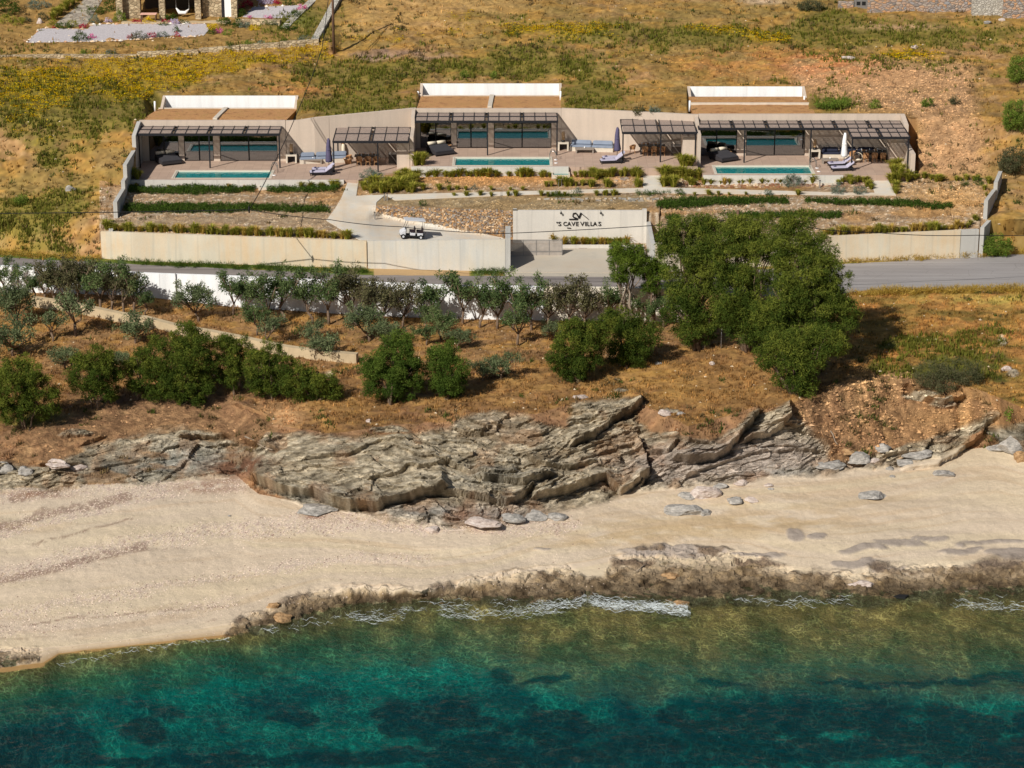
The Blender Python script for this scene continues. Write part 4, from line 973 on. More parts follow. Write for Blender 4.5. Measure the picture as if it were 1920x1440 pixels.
for (u0, u1, v0, z, nm) in [(487,513,345,11.75,'left'),(1034,1068,322,12.45,'middle'),(1531,1565,337,12.1,'right')]:
    q = pz((u0+u1)/2, v0, z); hw = (x7(u1,q.y,z)-x7(u0,q.y,z))/2
    b = empty('overflow_basin', (q.x, q.y-.5, z), label='small concrete overflow basin with green water below the %s pool' % nm, cat='basin', group='overflow basins below the pools')
    m = MB(); m.box(-hw,-.75,-.6,hw,-.63,0); m.box(-hw,.6,-.6,hw,.72,.25); m.box(-hw,-.63,-.6,-hw+.12,.6,0.02); m.box(hw-.12,-.63,-.6,hw,.6,.02); m.build('basin_wall', M_COPING, b)
    m = MB(); m.box(-hw+.125,-.625,-.5,hw-.125,.595,-.12); m.build('water', M_POOL, b)

# ================================================================ VILLAS
M_ROOFG = M_GROUND
def roof_grass():
    M = Mat('dry_grass_roof'); a = M.noise(1.2, 5, .6); b = M.noise(9, 5, .7)
    c = M.ramp(M.math('ADD', M.math('MULTIPLY', a, .5), M.math('MULTIPLY', b, .5)), (.36, C3(150,104,68)), (.5, C3(206,154,104)), (.62, C3(180,140,86)))
    M.set(c, .95, spec=.1); M.bump(b, .8, .2); return M.m
M_ROOF = roof_grass()
VIL = [ # u range of facade, wall y, deck, openings [(u0,u1,split)], roof
 dict(i=0, u0=263, u1=536, D=D1, op=[(279,335,307),(345,400,373),(412,520,466)], nm='left'),
 dict(i=1, u0=781, u1=1052, D=D2, op=[(788,846,817),(856,914,883),(926,1034,979)], nm='middle'),
 dict(i=2, u0=1309, u1=1688, D=D3, op=[(1313,1382,1344),(1399,1510,1453)], nm='right')]
VL = ['left villa with earth-covered roof, white light-well wall and dark glass doors', 'middle villa, set highest, with earth-covered roof and a row of glass doors', 'right villa with earth-covered roof in two bands behind a long pergola']
for V_ in VIL:
    Yw = WY((V_['u0']+V_['u1'])/2) if V_['i'] != 2 else 212.8
    D = V_['D']; X_ = lambda u: xu(u, Yw, D+1.5)
    zt = {0:15.93,1:16.55,2:16.42}[V_['i']]; hd = D+2.55
    v = empty('villa', (X_((V_['u0']+V_['u1'])/2), Yw, D), label=VL[V_['i']], cat='villa', group='three villas dug into the hillside')
    ox, oy, oz = v.location
    L = lambda a: a-ox
    xa, xb = X_(V_['u0']), X_(V_['u1'])
    m = MB(); edges = [V_['u0']]+[e for o_ in V_['op'] for e in o_[:2]]+[V_['u1']]
    m.box(L(xa), 0, hd-D, L(xb), .35, zt-D); m.build('fascia', M_PLASTER, v)
    for a, b in zip(edges[0::2], edges[1::2]):
        m = MB(); m.box(L(X_(a)), 0, -.3, L(X_(b)), .35, hd-D); m.build('pier', M_PLASTER, v)
    for (a, b, s) in V_['op']:
        x0, x1, xs2 = L(X_(a)), L(X_(b)), L(X_(s))
        # room behind
        m = MB(); yb = 3.2
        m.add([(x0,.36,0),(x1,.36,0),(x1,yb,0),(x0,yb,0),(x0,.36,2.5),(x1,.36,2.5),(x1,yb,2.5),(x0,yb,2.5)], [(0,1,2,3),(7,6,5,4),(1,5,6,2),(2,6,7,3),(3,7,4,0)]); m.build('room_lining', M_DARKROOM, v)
        for q, (p0, p1) in enumerate(((x0, xs2), (xs2, x1))):
            yy = .12+.05*q
            f = MB(); w_ = .06
            f.box(p0,yy,.0,p0+w_,yy+.05,2.54); f.box(p1-w_,yy,.0,p1,yy+.05,2.54); f.box(p0+w_,yy,0,p1-w_,yy+.05,.06); f.box(p0+w_,yy,2.46,p1-w_,yy+.05,2.54)
            fo = f.build('door_frame', M_FRAME, v)
            g_ = MB(); g_.box(p0+w_,yy+.02,.06,p1-w_,yy+.03,2.46); go = g_.build('pane', M_GLASS, fo)
            if (V_['i'], q) != (0, 0) and q == 1 or (V_['i'] == 1 and q == 0 and a < 850):
                n = 14; vs = []; 
                for k in range(n*2+1):
                    xx = p0+w_+(p1-p0-2*w_)*k/(n*2); vs += [(xx, .5+.06*(k%2), .05), (xx, .5+.06*(k%2), 2.48)]
                MB().add(vs, [(2*k,2*k+2,2*k+3,2*k+1) for k in range(n*2)]).build('curtain', M_CURT, v)
    # roof slab with earth, light well and white wall
    u0r, u1r, yr, zr, zwt = ROOFR[V_['i']]
    def Rx(u, y, z): return xu(u, y, z)-ox
    yR = yr-1.7
    fl = {0:(263,536),1:(781,1052),2:(1300,1530)}[V_['i']]; bk = {0:(297,558),1:(786,1051),2:(1292,1512)}[V_['i']]
    m = MB(); z1 = zt-D; 
    q = [(Rx(fl[0],Yw,zt), .36), (Rx(fl[1],Yw,zt), .36), (Rx(bk[1],yR,zt), yR-Yw), (Rx(bk[0],yR,zt), yR-Yw)]
    nx, ny = 40, 16; vs = []; fs = []
    for j in range(ny+1):
        for i in range(nx+1):
            s, t_ = i/nx, j/ny; ax = (q[0][0]*(1-s)+q[1][0]*s)*(1-t_)+(q[3][0]*(1-s)+q[2][0]*s)*t_; ay = .36*(1-t_)+(yR-Yw)*t_
            zz_ = z1-.03+.1*float(fbm((ax+ox)*1.2, ay*1.2, 3, 5))*min(1, 6*min(s,1-s)+.2)*min(1, 8*t_, 8*(1-t_)+.3)
            vs.append((ax, ay, zz_))
    nv = len(vs); fs = [(j*(nx+1)+i, j*(nx+1)+i+1, (j+1)*(nx+1)+i+1, (j+1)*(nx+1)+i) for j in range(ny) for i in range(nx)]
    m.add(vs, fs, True); 
    m.prism([(p[0],p[1]) for p in q], z1-.9, z1-.04)
    rf = m.build('roof', M_ROOF, v)
    if V_['i'] < 2:
        ub = {0:(424,402),1:(922.5,918)}[V_['i']]
        m = MB(); a = Vector((Rx(ub[1],Yw,zt), .4, z1+.08)); b = Vector((Rx(ub[0],yR,zt), yR-Yw, z1+.08)); m.bar(a, b, .4, .14); m.build('roof_drain', M_COPING, rf)
    else:
        m = MB(); yb0 = 4.1; m.box(Rx(1294,Yw+yb0,zt), yb0, z1-.05, Rx(1517,Yw+yb0,zt), yb0+.18, z1+.2); m.build('roof_kerb', M_COPING, rf)
        m = MB(); m.box(Rx(1294,Yw+yb0,zt)+.02, yb0+.2, z1-.05, Rx(1517,Yw+yb0,zt)-.05, yR-Yw-.02, z1+.16); m.build('upper_roof', M_ROOF, rf)
    m = MB(); m.box(q[3][0], yR-Yw+.001, z1-.9, q[2][0], yR-Yw+.16, z1+.06); m.build('roof_edge', M_COPING, rf)
    # light well walls: back wall plus sloping side walls
    X0, X1 = Rx(u0r+(19 if V_['i'] == 0 else 8), yr, zwt), Rx(u1r-6, yr, zwt)
    m = MB(); m.box(X0, yr-Yw, zwt-D-3, X1, yr-Yw+.22, zwt-D); m.build('light_well_wall', M_WHITE, v)
    for xx, sg in ((X0-.25, 1), (X1, 1)):
        m = MB(); zc = zwt-D
        m.add([(xx,yR-Yw-.1,zc-3),(xx+.25,yR-Yw-.1,zc-3),(xx+.25,yr-Yw+.22,zc-3),(xx,yr-Yw+.22,zc-3),(xx,yR-Yw-.1,z1+.1),(xx+.25,yR-Yw-.1,z1+.1),(xx+.25,yr-Yw+.22,zc+.02),(xx,yr-Yw+.22,zc+.02)],
              [(0,3,2,1),(4,5,6,7),(0,1,5,4),(1,2,6,5),(2,3,7,6),(3,0,4,7)]); m.build('side_wall', M_PLASTER, v)
    for (uu, vv, h) in {0:[(291,208,.9)],1:[(784,180,.45),(1051,187,.8)],2:[(1293,207,.9),(1508,190,.5)]}[V_['i']]:
        yy = yv(vv, zt); MB().tube([(Rx(uu,yy,zt),yy-Yw,z1-.1),(Rx(uu,yy,zt),yy-Yw,z1+h)], .09, 8).build('vent_pipe', M_WHITE, v)
# ---- long retaining wall between the villas and their side walls
t = empty('terrace_wall', (0, 214, 12), label='tall beige rendered wall behind the terraces, linking the three villas', cat='retaining wall')
def ww(us):
    out = []
    for u in us: y = WY(u); out.append((xu(u,y,14.5), y, 11.5, zv(I(WTOP,u), y)))
    return out
for us_ in ([536.3,560,590,617.5],[618,700,776],[776.3,780.7],[1052.3,1110,1180,1300],[1300.3,1308.7]): child_inv(wall_path('wall_panel', ww(us_), .35, M_PLASTER), t)
xl2, xl3, xr3 = -8.93, 16.6, 35.2
for (x, y0, y1, z0, z1_, ys, zl) in [(xl2,209.4,214.5,15.3,16.55,212.5,15.1),(xl3,208.7,213.0,15.6,16.3,211,15.5)]:
    m = MB(); m.prism([(x-.16,y0,11.5,zl),(x+.16,y0,11.5,zl),(x+.16,ys,11.5,z0),(x-.16,ys,11.5,z0)],0,0); child_inv(m.build('divider', M_PLASTER), t)
    m = MB(); m.prism([(x-.16,ys+.01,11.5,z1_-.35),(x+.16,ys+.01,11.5,z1_-.35),(x+.16,y1,11.5,z1_),(x-.16,y1,11.5,z1_)],0,0); child_inv(m.build('divider', M_PLASTER), t)
m = MB(); m.prism([(xr3-.2,206.0,11.5,14.35),(xr3+.2,206.0,11.5,14.35),(xr3+.2,210.4,11.5,14.5),(xr3-.2,210.4,11.5,14.5)],0,0); child_inv(m.build('end_wall', M_PLASTER), t)
m = MB(); m.prism([(xr3-.2,210.41,11.5,15.95),(xr3+.2,210.41,11.5,15.95),(xr3+.2,212.75,11.5,16.42),(xr3-.2,212.75,11.5,16.42)],0,0); child_inv(m.build('end_wall', M_PLASTER), t)
m = MB(); m.box(xu(1688.3,212.8,14.5),212.76,11.5,xr3+.2,213.1,16.42); child_inv(m.build('wall_panel', M_PLASTER), t)
# outdoor kitchen blocks beside the dining places
for (u0,u1,y,D,zt,nm) in [(744,768,209.5,D1,14.55,'left'),(1280,1303,209.6,D2,15.1,'middle'),(1669,1699,209.6,D3,15.1,'right')]:
    b = empty('kitchen_block', ((xu(u0,y,D+1)+xu(u1,y,D+1))/2, y, D), label='beige rendered outdoor kitchen block under the %s dining pergola' % nm, cat='kitchen block', group='outdoor kitchen blocks')
    hw = (xu(u1,y,D+1)-xu(u0,y,D+1))/2; m = MB(); m.box(-hw,0,-.2,hw,2.6,zt-D); m.build('block', M_PLASTER, b)
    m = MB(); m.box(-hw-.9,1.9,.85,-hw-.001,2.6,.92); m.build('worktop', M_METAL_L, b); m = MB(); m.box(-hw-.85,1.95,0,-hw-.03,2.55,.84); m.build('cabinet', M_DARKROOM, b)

# ================================================================ PERGOLAS
def pergola(name_lb, x0, x1, yf, yb, zf, zb, D, bays, cells, rows, posts, parent=None):
    p = parent or empty('pergola', (x0, yf, D), label=name_lb, cat='pergola', group='dark steel pergolas with bamboo screens')
    ox, oy, oz = p.location; W = x1-x0
    zat = lambda y: zf+(zb-zf)*(y-yf)/(yb-yf)-oz
    def bar(n_, a, b, w, h): MB().bar((a[0]-ox,a[1]-oy,zat(a[1])+a[2]),(b[0]-ox,b[1]-oy,zat(b[1])+b[2]),w,h).build(n_, M_METAL, p)
    bar('beam', (x0,yf,0), (x1,yf,0), .12, .2); bar('beam', (x0,yb,0), (x1,yb,0), .1, .16)
    bw = W/bays; gap = .30
    for b in range(bays+1):
        xx = x0+b*bw
        if 0 < b < bays: bar('rafter', (xx-gap/2,yf,.06), (xx-gap/2,yb,.06), .09, .15); bar('rafter', (xx+gap/2,yf,.06), (xx+gap/2,yb,.06), .09, .15)
        else: bar('rafter', (xx,yf,0), (xx,yb,0), .08, .16)
    if rows == 2: ym = (yf+yb)/2; bar('crossbeam', (x0,ym,.08), (x1,ym,.08), .11, .13)
    cw_list = []
    for b in range(bays):
        xa = x0+b*bw+(gap/2 if b else .05); xb = x0+(b+1)*bw-(gap/2 if b < bays-1 else .05); cw = (xb-xa)/cells
        for c in range(cells):
            if c: bar('rafter', (xa+c*cw,yf,.075), (xa+c*cw,yb,.075), .07, .12)
            for r in range(rows):
                ya = yf+.12+(yb-yf-.2)*r/rows; yc = yf+(yb-yf-.2)*(r+1)/rows
                cw_list.append((xa+c*cw+.04, ya, cw-.08, yc-ya-.02))
    key = {}
    for (xa, ya, cw, dy) in cw_list:
        kk = (round(cw,2), round(dy,2))
        if kk not in key:
            m = MB(); n = int(dy/.075)
            for i in range(n): yy = dy*i/n; m.box(0, yy, 0, cw, yy+.047, .02)
            for xx in (.0, cw*.5, cw-.03): m.box(xx, 0, -.03, xx+.03, dy, -.001)
            key[kk] = m.mesh('bamboo_panel'); key[kk].materials.append(M_BAMBOO)
        o = link('bamboo_panel', key[kk], None, p); o.location = (xa-ox, ya-oy, zat(ya)+.085); o.rotation_euler = (math.atan2(zb-zf, yb-yf), 0, 0)
    for (px_, py_) in posts: MB().box(px_-ox-.06, py_-oy-.06, 0, px_-ox+.06, py_-oy+.06, zat(py_)-.1).build('post', M_METAL, p)
    return p
def px4(u, y, z): return xu(u, y, z)
pergola('long dark pergola over the glass doors of the left villa', -33.35, -20.7, 209.7, 212.3, 15.25, 15.36, D1, 4, 3, 2, [(-33.25,209.75),(-27.0,209.75),(-20.75,209.75)])
pergola('dark pergola over the dining place between the left and middle villas', px4(624,208.2,14.9), -9.15, 208.2, 213.2, 14.92, 15.08, D1, 2, 3, 2, [(px4(624,208.2,14.9)+.05,208.25),(px4(708,208.2,14.9),208.25),(px4(632.5,212.6,14)+.05,212.5)])
pergola('dark pergola over the glass doors of the middle villa', -8.7, 4.1, 211.7, 214.5, 15.98, 16.12, D2, 4, 3, 2, [(px4(914,211.7,14),211.75),(4.05,211.75)])
pergola('dark pergola over the dining place beside the middle villa', 9.8, 16.4, 209.0, 213.6, 15.55, 15.72, D2, 2, 3, 2, [(9.86,209.05),(px4(1238.5,209,14),209.05),(16.3,209.05)])
pp = pergola('very long pergola across the right villa, deeper at its right end', 16.65, 35.0, 210.1, 212.7, 15.68, 15.78, D3, 6, 3, 2, [(px4(1396,210.1,14),210.15),(px4(1520,210.1,14),210.15)])
pergola('', 29.9, 35.0, 207.0, 210.0, 15.56, 15.68, D3, 2, 3, 2, [(29.96,207.05),(34.9,207.05)], parent=pp)
# ================================================================ VEGETATION
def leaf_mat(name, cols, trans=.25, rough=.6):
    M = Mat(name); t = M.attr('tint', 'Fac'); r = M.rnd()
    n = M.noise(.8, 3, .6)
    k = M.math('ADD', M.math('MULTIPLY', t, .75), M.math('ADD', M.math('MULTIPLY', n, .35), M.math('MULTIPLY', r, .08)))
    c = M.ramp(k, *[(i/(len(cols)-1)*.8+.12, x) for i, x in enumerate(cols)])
    d = M.n('BsdfDiffuse'); M.put(d.inputs[0], c); tr = M.n('BsdfTranslucent'); M.put(tr.inputs[0], c)
    m = M.n('MixShader'); m.inputs[0].default_value = trans; M.put(m.inputs[1], d.outputs[0]); M.put(m.inputs[2], tr.outputs[0])
    M.t.links.new(m.outputs[0], M.out.inputs[0]); return M.m
L_TAM = leaf_mat('tamarisk_foliage', [C3(36,52,22), C3(72,88,34), C3(128,132,54)])
L_TAMB = leaf_mat('bright_tamarisk_foliage', [C3(42,60,24), C3(72,92,36), C3(108,124,52)])
L_ORCH = leaf_mat('orchard_foliage', [C3(52,68,42), C3(84,102,60), C3(128,138,88)])
L_ORCHB = leaf_mat('brownish_orchard_foliage', [C3(60,58,42), C3(92,88,62), C3(126,122,84)])
L_OLIVE = leaf_mat('olive_foliage', [C3(64,76,52), C3(98,110,74), C3(140,146,106)])
L_PINE = leaf_mat('pine_foliage', [C3(48,66,24), C3(84,104,36), C3(122,138,54)])
L_GRASS = leaf_mat('fountain_grass', [C3(86,92,30), C3(140,142,50), C3(190,178,84)], .35)
L_GRASSY = leaf_mat('yellowing_grass', [C3(120,100,40), C3(178,148,62), C3(214,184,104)], .35)
L_LAV = leaf_mat('grey_shrub_foliage', [C3(66,78,66), C3(104,118,102), C3(146,156,138)])
L_COVER = leaf_mat('ground_cover_leaves', [C3(36,54,20), C3(62,84,32), C3(92,112,44)])
L_SCRUB = leaf_mat('dark_scrub', [C3(54,62,40), C3(84,88,58), C3(120,112,84)])
L_HILL = leaf_mat('hill_shrub', [C3(60,80,30), C3(100,122,46), C3(144,156,70)])
L_RED = leaf_mat('crimson_flowers', [C3(120,20,40), C3(170,30,60), C3(200,60,90)])
L_PINK = leaf_mat('pink_flowers', [C3(180,50,110), C3(220,80,150), C3(240,150,200)])
L_YEL = leaf_mat('yellow_flowers', [C3(180,150,20), C3(216,184,30), C3(236,210,60)])
L_WHT = leaf_mat('pale_flowers', [C3(150,130,160), C3(196,180,206), C3(230,220,236)])
M_BARK = simple('bark', C3(112,92,74), .9, 0, .3, 5)
M_BARKP = simple('pale_bark', C3(150,134,116), .9, 0, .2, 5)
M_WOOD = simple('weathered_pole_wood', C3(104,78,60), .85, 0, .25, 2)

def leaves_mesh(name, C_, cr, per, L, W, mat, rng, up=.3, outc=None, tint=None, lean=0.0, droop=0.0):
    "triangular leaves around clump centres C_ (n,3); cr clump radius, per leaves each, L length, W width"
    C_ = np.asarray(C_, float); n = len(C_)*per
    ci = np.repeat(np.arange(len(C_)), per)
    d = rng.normal(size=(n,3)); d /= np.linalg.norm(d, axis=1)[:,None]
    base = C_[ci]+d*(rng.random((n,1))**.5)*(np.asarray(cr)[ci][:,None] if hasattr(cr, '__len__') else cr)
    dirv = d*.8+rng.normal(size=(n,3))*.5; 
    if outc is not None:
        o = base-outc; o /= np.linalg.norm(o, axis=1)[:,None]+1e-6; dirv += o*.8
    dirv[:,2] += up-droop; dirv /= np.linalg.norm(dirv, axis=1)[:,None]
    side = np.cross(dirv, rng.normal(size=(n,3))); side /= np.linalg.norm(side, axis=1)[:,None]+1e-9
    l = L*(.6+.8*rng.random((n,1))); w_ = W*(.7+.6*rng.random((n,1)))
    a = base-side*w_*.5; b = base+side*w_*.5; c = base+dirv*l+side*w_*.2
    V = np.stack([a,b,c], 1).reshape(-1,3); F = np.arange(n*3).reshape(-1,3)
    ct = rng.random(len(C_)) if tint is None else tint
    tn = np.clip(ct[ci]*.6+rng.random(n)*.4, 0, 1); return np_mesh(name, V, F, [mat], {'tint': np.repeat(tn, 3)})
def crown_points(lobes, dens, rng, lump=.3, shell=.45):
    pts = []; rad = []
    for (c, r) in lobes:
        r = np.asarray(r, float); k = int(dens*(r[0]*r[1]+r[1]*r[2]+r[0]*r[2])*1.4)
        d = rng.normal(size=(k,3)); d /= np.linalg.norm(d, axis=1)[:,None]
        s0 = rng.integers(0, 9999)
        f = fbm(d[:,0]*1.6+s0, d[:,1]*1.6+d[:,2]*2.1, 3, 7)
        q = (shell+(1-shell)*rng.random(k)**.5)*(1-lump+2*lump*f)
        p = np.asarray(c)+d*r*q[:,None]; pts.append(p)
    return np.vstack(pts)
def branchy(m, a, b, r0, r1, rng, n=4, wig=.12):
    a = Vector(a); b = Vector(b); L = (b-a).length; pts = []; 
    for i in range(n+1):
        t = i/n; p = a.lerp(b, t); 
        if 0 < i < n: p += Vector(rng.normal(size=3)*wig*L*.3)
        pts.append(p)
    m.tube(pts, [r0+(r1-r0)*i/n for i in range(n+1)], 5)
# ---- tamarisk bushes and trees: each built from the lobes seen in the photo
def px_tree(name, bu, bv, lobes, mat, label, cat, group=None, dens=14, per=26, L=.26, W=.07, cr=.34, trunk=.16, seed=1, bark=None, lump=.32, base=None, minz=.05, shell=.5, yo=0, sub=0, droop=0, cover_=2.9):
    rng = np.random.default_rng(seed); b = base or ground_uv(bu, bv)
    t = empty(name, b, label=label, cat=cat, group=group)
    LB = []
    for (u, v, ru, rv, dy) in lobes:
        y = b.y+dy+yo; p = py(u, v, y); s = (y*CP+(CAMZ-p.z)*SP)/FPX
        LB.append(((p.x-b.x, p.y-b.y, p.z-b.z), (ru*s, (ru+rv)*.5*s*.85, rv*s)))
    if sub:
        S = []; SR = []
        for (c, r) in LB:
            r = np.array(r); ar = 4*math.pi*((r[0]*r[1])**1.6/3+(r[0]*r[2])**1.6/3+(r[1]*r[2])**1.6/3)**(1/1.6); n_ = int(ar/(sub*sub*cover_))+3
            d = rng.normal(size=(n_,3)); d /= np.linalg.norm(d, axis=1)[:,None]
            q = .5+.62*rng.random(n_)**.8; S.append(np.asarray(c)+d*r*q[:,None]); SR.append(sub*(.4+.95*rng.random(n_))*np.where(q > .95, .7, 1))
        S = np.vstack(S); SR = np.concatenate(SR)
        g_ = np.array([gz(b.x+p[0], b.y+p[1], b.z) for p in S])-b.z; k_ = S[:,2] > g_+minz+.1; S = S[k_]; SR = SR[k_]
        n_ = (SR**2*dens*9).astype(int)+4; ci = np.repeat(np.arange(len(S)), n_); d = rng.normal(size=(len(ci),3)); d /= np.linalg.norm(d, axis=1)[:,None]; d[:,2] = d[:,2]*.8+.12
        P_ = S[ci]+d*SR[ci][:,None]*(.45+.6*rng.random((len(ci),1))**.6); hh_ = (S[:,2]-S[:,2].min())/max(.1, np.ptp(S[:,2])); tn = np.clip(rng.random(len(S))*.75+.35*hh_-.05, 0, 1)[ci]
    else:
        P_ = crown_points(LB, dens, rng, lump, shell); tn = None
        g_ = np.array([gz(b.x+p[0], b.y+p[1], b.z) for p in P_])-b.z
        P_ = P_[P_[:,2] > g_+minz]
    link('crown', leaves_mesh('crown', P_, cr, per, L, W, mat, rng, up=.25, tint=tn, droop=droop), None, t)
    m = MB()
    for (c, r) in LB[:7]:
        e = Vector(c)*.95; a = Vector((rng.normal()*.15, rng.normal()*.15, -.2)); 
        branchy(m, a, e, trunk, trunk*.25, rng, 5)
        for k in range(3): 
            d = Vector(rng.normal(size=3)); d.normalize(); branchy(m, a.lerp(e, .6), e+Vector((d.x*r[0],d.y*r[1],abs(d.z)*r[2]))*.7, trunk*.35, trunk*.1, rng, 3)
    m.build('trunk', bark or M_BARK, t); return t
GB = 'dark green tamarisk bushes along the top of the cliff'
BUSH = [
 (50,805,[(20,735,60,52,0),(75,745,38,45,.4),(45,700,45,30,.3)],'wide dark green bush in the lower left corner of the slope'),
 (178,768,[(165,705,40,42,0),(195,715,34,44,.3),(178,675,30,24,.2)],'round dark green bush, second from the left edge'),
 (262,752,[(258,705,28,42,0),(270,680,22,24,.2)],'small bush squeezed left of the tallest of the cliff-top bushes'),
 (345,756,[(320,670,44,46,.4),(365,665,42,50,.2),(345,712,50,44,0),(375,735,24,28,-.3),(350,635,34,30,.5),(300,720,30,34,0)],'tallest of the bushes on the left, rising over the stone wall'),
 (440,742,[(430,690,30,44,.2),(450,665,34,30,.4),(425,650,20,20,.4)],'bush right of the tallest one, against the slanting stone wall'),
 (505,748,[(490,700,34,40,.2),(525,710,38,42,0),(505,665,28,24,.4)],'broad bush just left of the bare slope, over the pale track'),
 (590,752,[(560,715,34,36,.2),(600,722,36,30,0),(625,735,16,18,-.2)],'low thinner bush tapering out at the right end of the left row'),
 (735,756,[(735,690,46,48,.2),(720,720,42,34,0),(765,705,36,44,.1),(745,655,32,28,.4),(700,690,26,30,.2)],'large round bright green bush alone in the middle of the slope'),
 (838,748,[(838,695,38,44,.1),(830,665,26,28,.3),(848,718,30,28,0)],'slightly smaller bush right beside the large middle bush'),
 (1085,716,[(1085,650,46,50,.2),(1060,665,30,38,0),(1105,625,40,32,.5),(1075,690,34,26,-.2)],'bush on the slope below the end of the white wall'),
 (1175,690,[(1165,640,40,42,.2),(1205,630,38,38,.5),(1160,605,34,26,.8),(1180,665,30,24,0)],'bush between the slope bush and the big tamarisk trees'),
]
for i, (bu, bv, lb, lab) in enumerate(BUSH):
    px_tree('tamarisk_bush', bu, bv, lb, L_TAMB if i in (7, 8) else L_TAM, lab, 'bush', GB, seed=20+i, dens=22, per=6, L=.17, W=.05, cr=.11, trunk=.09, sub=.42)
GT = 'big tamarisk trees beside the road'
TREES = [
 (1310,655,[(1300,470,50,44,1.5),(1270,440,36,26,2),(1300,530,52,44,1),(1290,585,46,42,.3),(1330,500,48,50,1.2),(1330,600,40,38,0),(1300,622,34,24,-.3),(1350,450,50,40,2),(1310,425,36,22,2.4),(1255,470,26,24,1.5)],'leftmost of the big tamarisk trees, its crown starting beside the pines'),
 (1400,660,[(1400,450,50,38,2),(1420,500,56,52,1.2),(1380,560,50,50,.5),(1420,590,48,40,0),(1410,622,46,20,-.2),(1390,430,36,22,2.4),(1435,440,40,34,2),(1370,490,40,40,1.4)],'middle of the big tamarisk trees, hiding the road, with thin posts under it'),
 (1505,700,[(1480,460,50,42,2),(1510,520,58,50,1),(1540,570,56,52,.3),(1470,560,50,52,.4),(1510,620,54,48,-.4),(1570,600,38,40,0),(1530,480,36,34,1.6),(1490,420,38,22,2.4),(1450,610,36,34,0),(1560,520,38,36,.8)],'rightmost and biggest tamarisk tree, overhanging the end of the road'),
 (1490,742,[(1490,690,38,42,0),(1510,655,40,36,.4),(1465,655,36,30,.4),(1505,722,26,26,-.3),(1440,665,26,20,.5),(1545,650,34,34,.3)],'drooping tamarisk clump hanging down the slope at the foot of the biggest tree'),
]
for i, (bu, bv, lb, lab) in enumerate(TREES):
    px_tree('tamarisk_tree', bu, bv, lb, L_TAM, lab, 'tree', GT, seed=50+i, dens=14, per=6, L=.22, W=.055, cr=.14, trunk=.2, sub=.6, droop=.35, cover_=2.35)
px_tree('pine_tree', 1178, 640, [(1165,465,24,16,0),(1195,480,28,18,.3),(1175,495,34,20,0),(1160,515,18,14,-.3),(1155,480,18,12,0)], L_PINE, 'tall slim pine with a flat airy crown in front of the concrete yard', 'pine tree', 'pines by the yard', seed=71, dens=44, per=6, L=.14, W=.04, cr=.1, sub=.36, trunk=.15, bark=M_BARKP, base=Vector((py(1178,560,182.5).x,182.5,gz(py(1178,560,182.5).x,182.5))), yo=0)
px_tree('pine_tree', 1224, 620, [(1212,500,26,17,0),(1228,515,26,18,.2),(1222,535,16,16,0),(1240,500,16,12,.2)], L_PINE, 'smaller pine standing right of the tall slim pine', 'pine tree', 'pines by the yard', seed=72, dens=44, per=6, L=.14, W=.04, cr=.1, sub=.36, trunk=.12, bark=M_BARK, base=Vector((py(1222,560,183).x,183,gz(py(1222,560,183).x,183))))
px_tree('scrub_bush', 1770, 738, [(1745,700,34,26,.3),(1800,695,40,24,.3),(1770,715,50,20,0),(1820,710,28,18,.2)], L_SCRUB, 'dark twiggy scrub mound on the grassy slope at the right', 'bush', seed=81, dens=30, per=22, L=.16, W=.03, cr=.22, trunk=.04)
for i, (u, v, ru, rv, lab, mt) in enumerate([(1365,158,17,14,'round green bush above the light well of the right villa',L_HILL),(1912,130,22,26,'bright green bush at the right edge of the hillside, upper one',L_HILL),(1905,215,26,32,'big green bush at the right edge of the hillside, level with the pergolas',L_HILL),(1900,300,30,26,'grey dark scrub at the right edge above the end of the garden wall',L_SCRUB),(1560,195,30,9,'low green scrub right of the right villa roof',L_HILL),(1585,192,12,8,'small low bush on bare scree behind the right villa',L_HILL),(1740,192,12,7,'small green bush alone in the scree behind the end wall',L_HILL),(1790,188,10,7,'small dark bush in the scree nearest the right edge',L_SCRUB),(1640,196,10,7,'tiny bush between scree stones behind the right pergola',L_HILL),(1680,430,0,0,'',None),(1640,60,0,0,'',None),(1200,208,12,7,'small dark bush behind the wall left of the right villa',L_SCRUB),(1228,206,10,6,'small agave-like bush just behind the terrace wall',L_LAV),(1520,10,26,10,'grey green scrub beside the upper stone walls',L_SCRUB),(870,140,8,6,'small round bush on the hillside above the middle villa, left of a pair',L_HILL),(928,142,8,6,'small round bush on the hillside above the middle villa, right of a pair',L_HILL),(1870,460,30,20,'green bush beside the right end of the road wall',L_HILL),(1905,770,18,22,'green bush at the right edge on top of the cliff',L_HILL),(40,375,12,8,'small green bush on the left slope beside the boundary wall',L_HILL)]):
    if mt: px_tree('hill_bush', u, v+rv, base=(Vector((xu(u,224.5,17.7),224.5,gz(xu(u,224.5,17.7),224.5))) if u == 1365 else None), lobes=[(u,v,ru,rv,0),(u-ru*.4,v+rv*.3,ru*.6,rv*.6,-.2)], mat=mt, label=lab, cat='bush', seed=90+i, dens=34, per=20, L=.16, W=.05, cr=.2, trunk=.03)

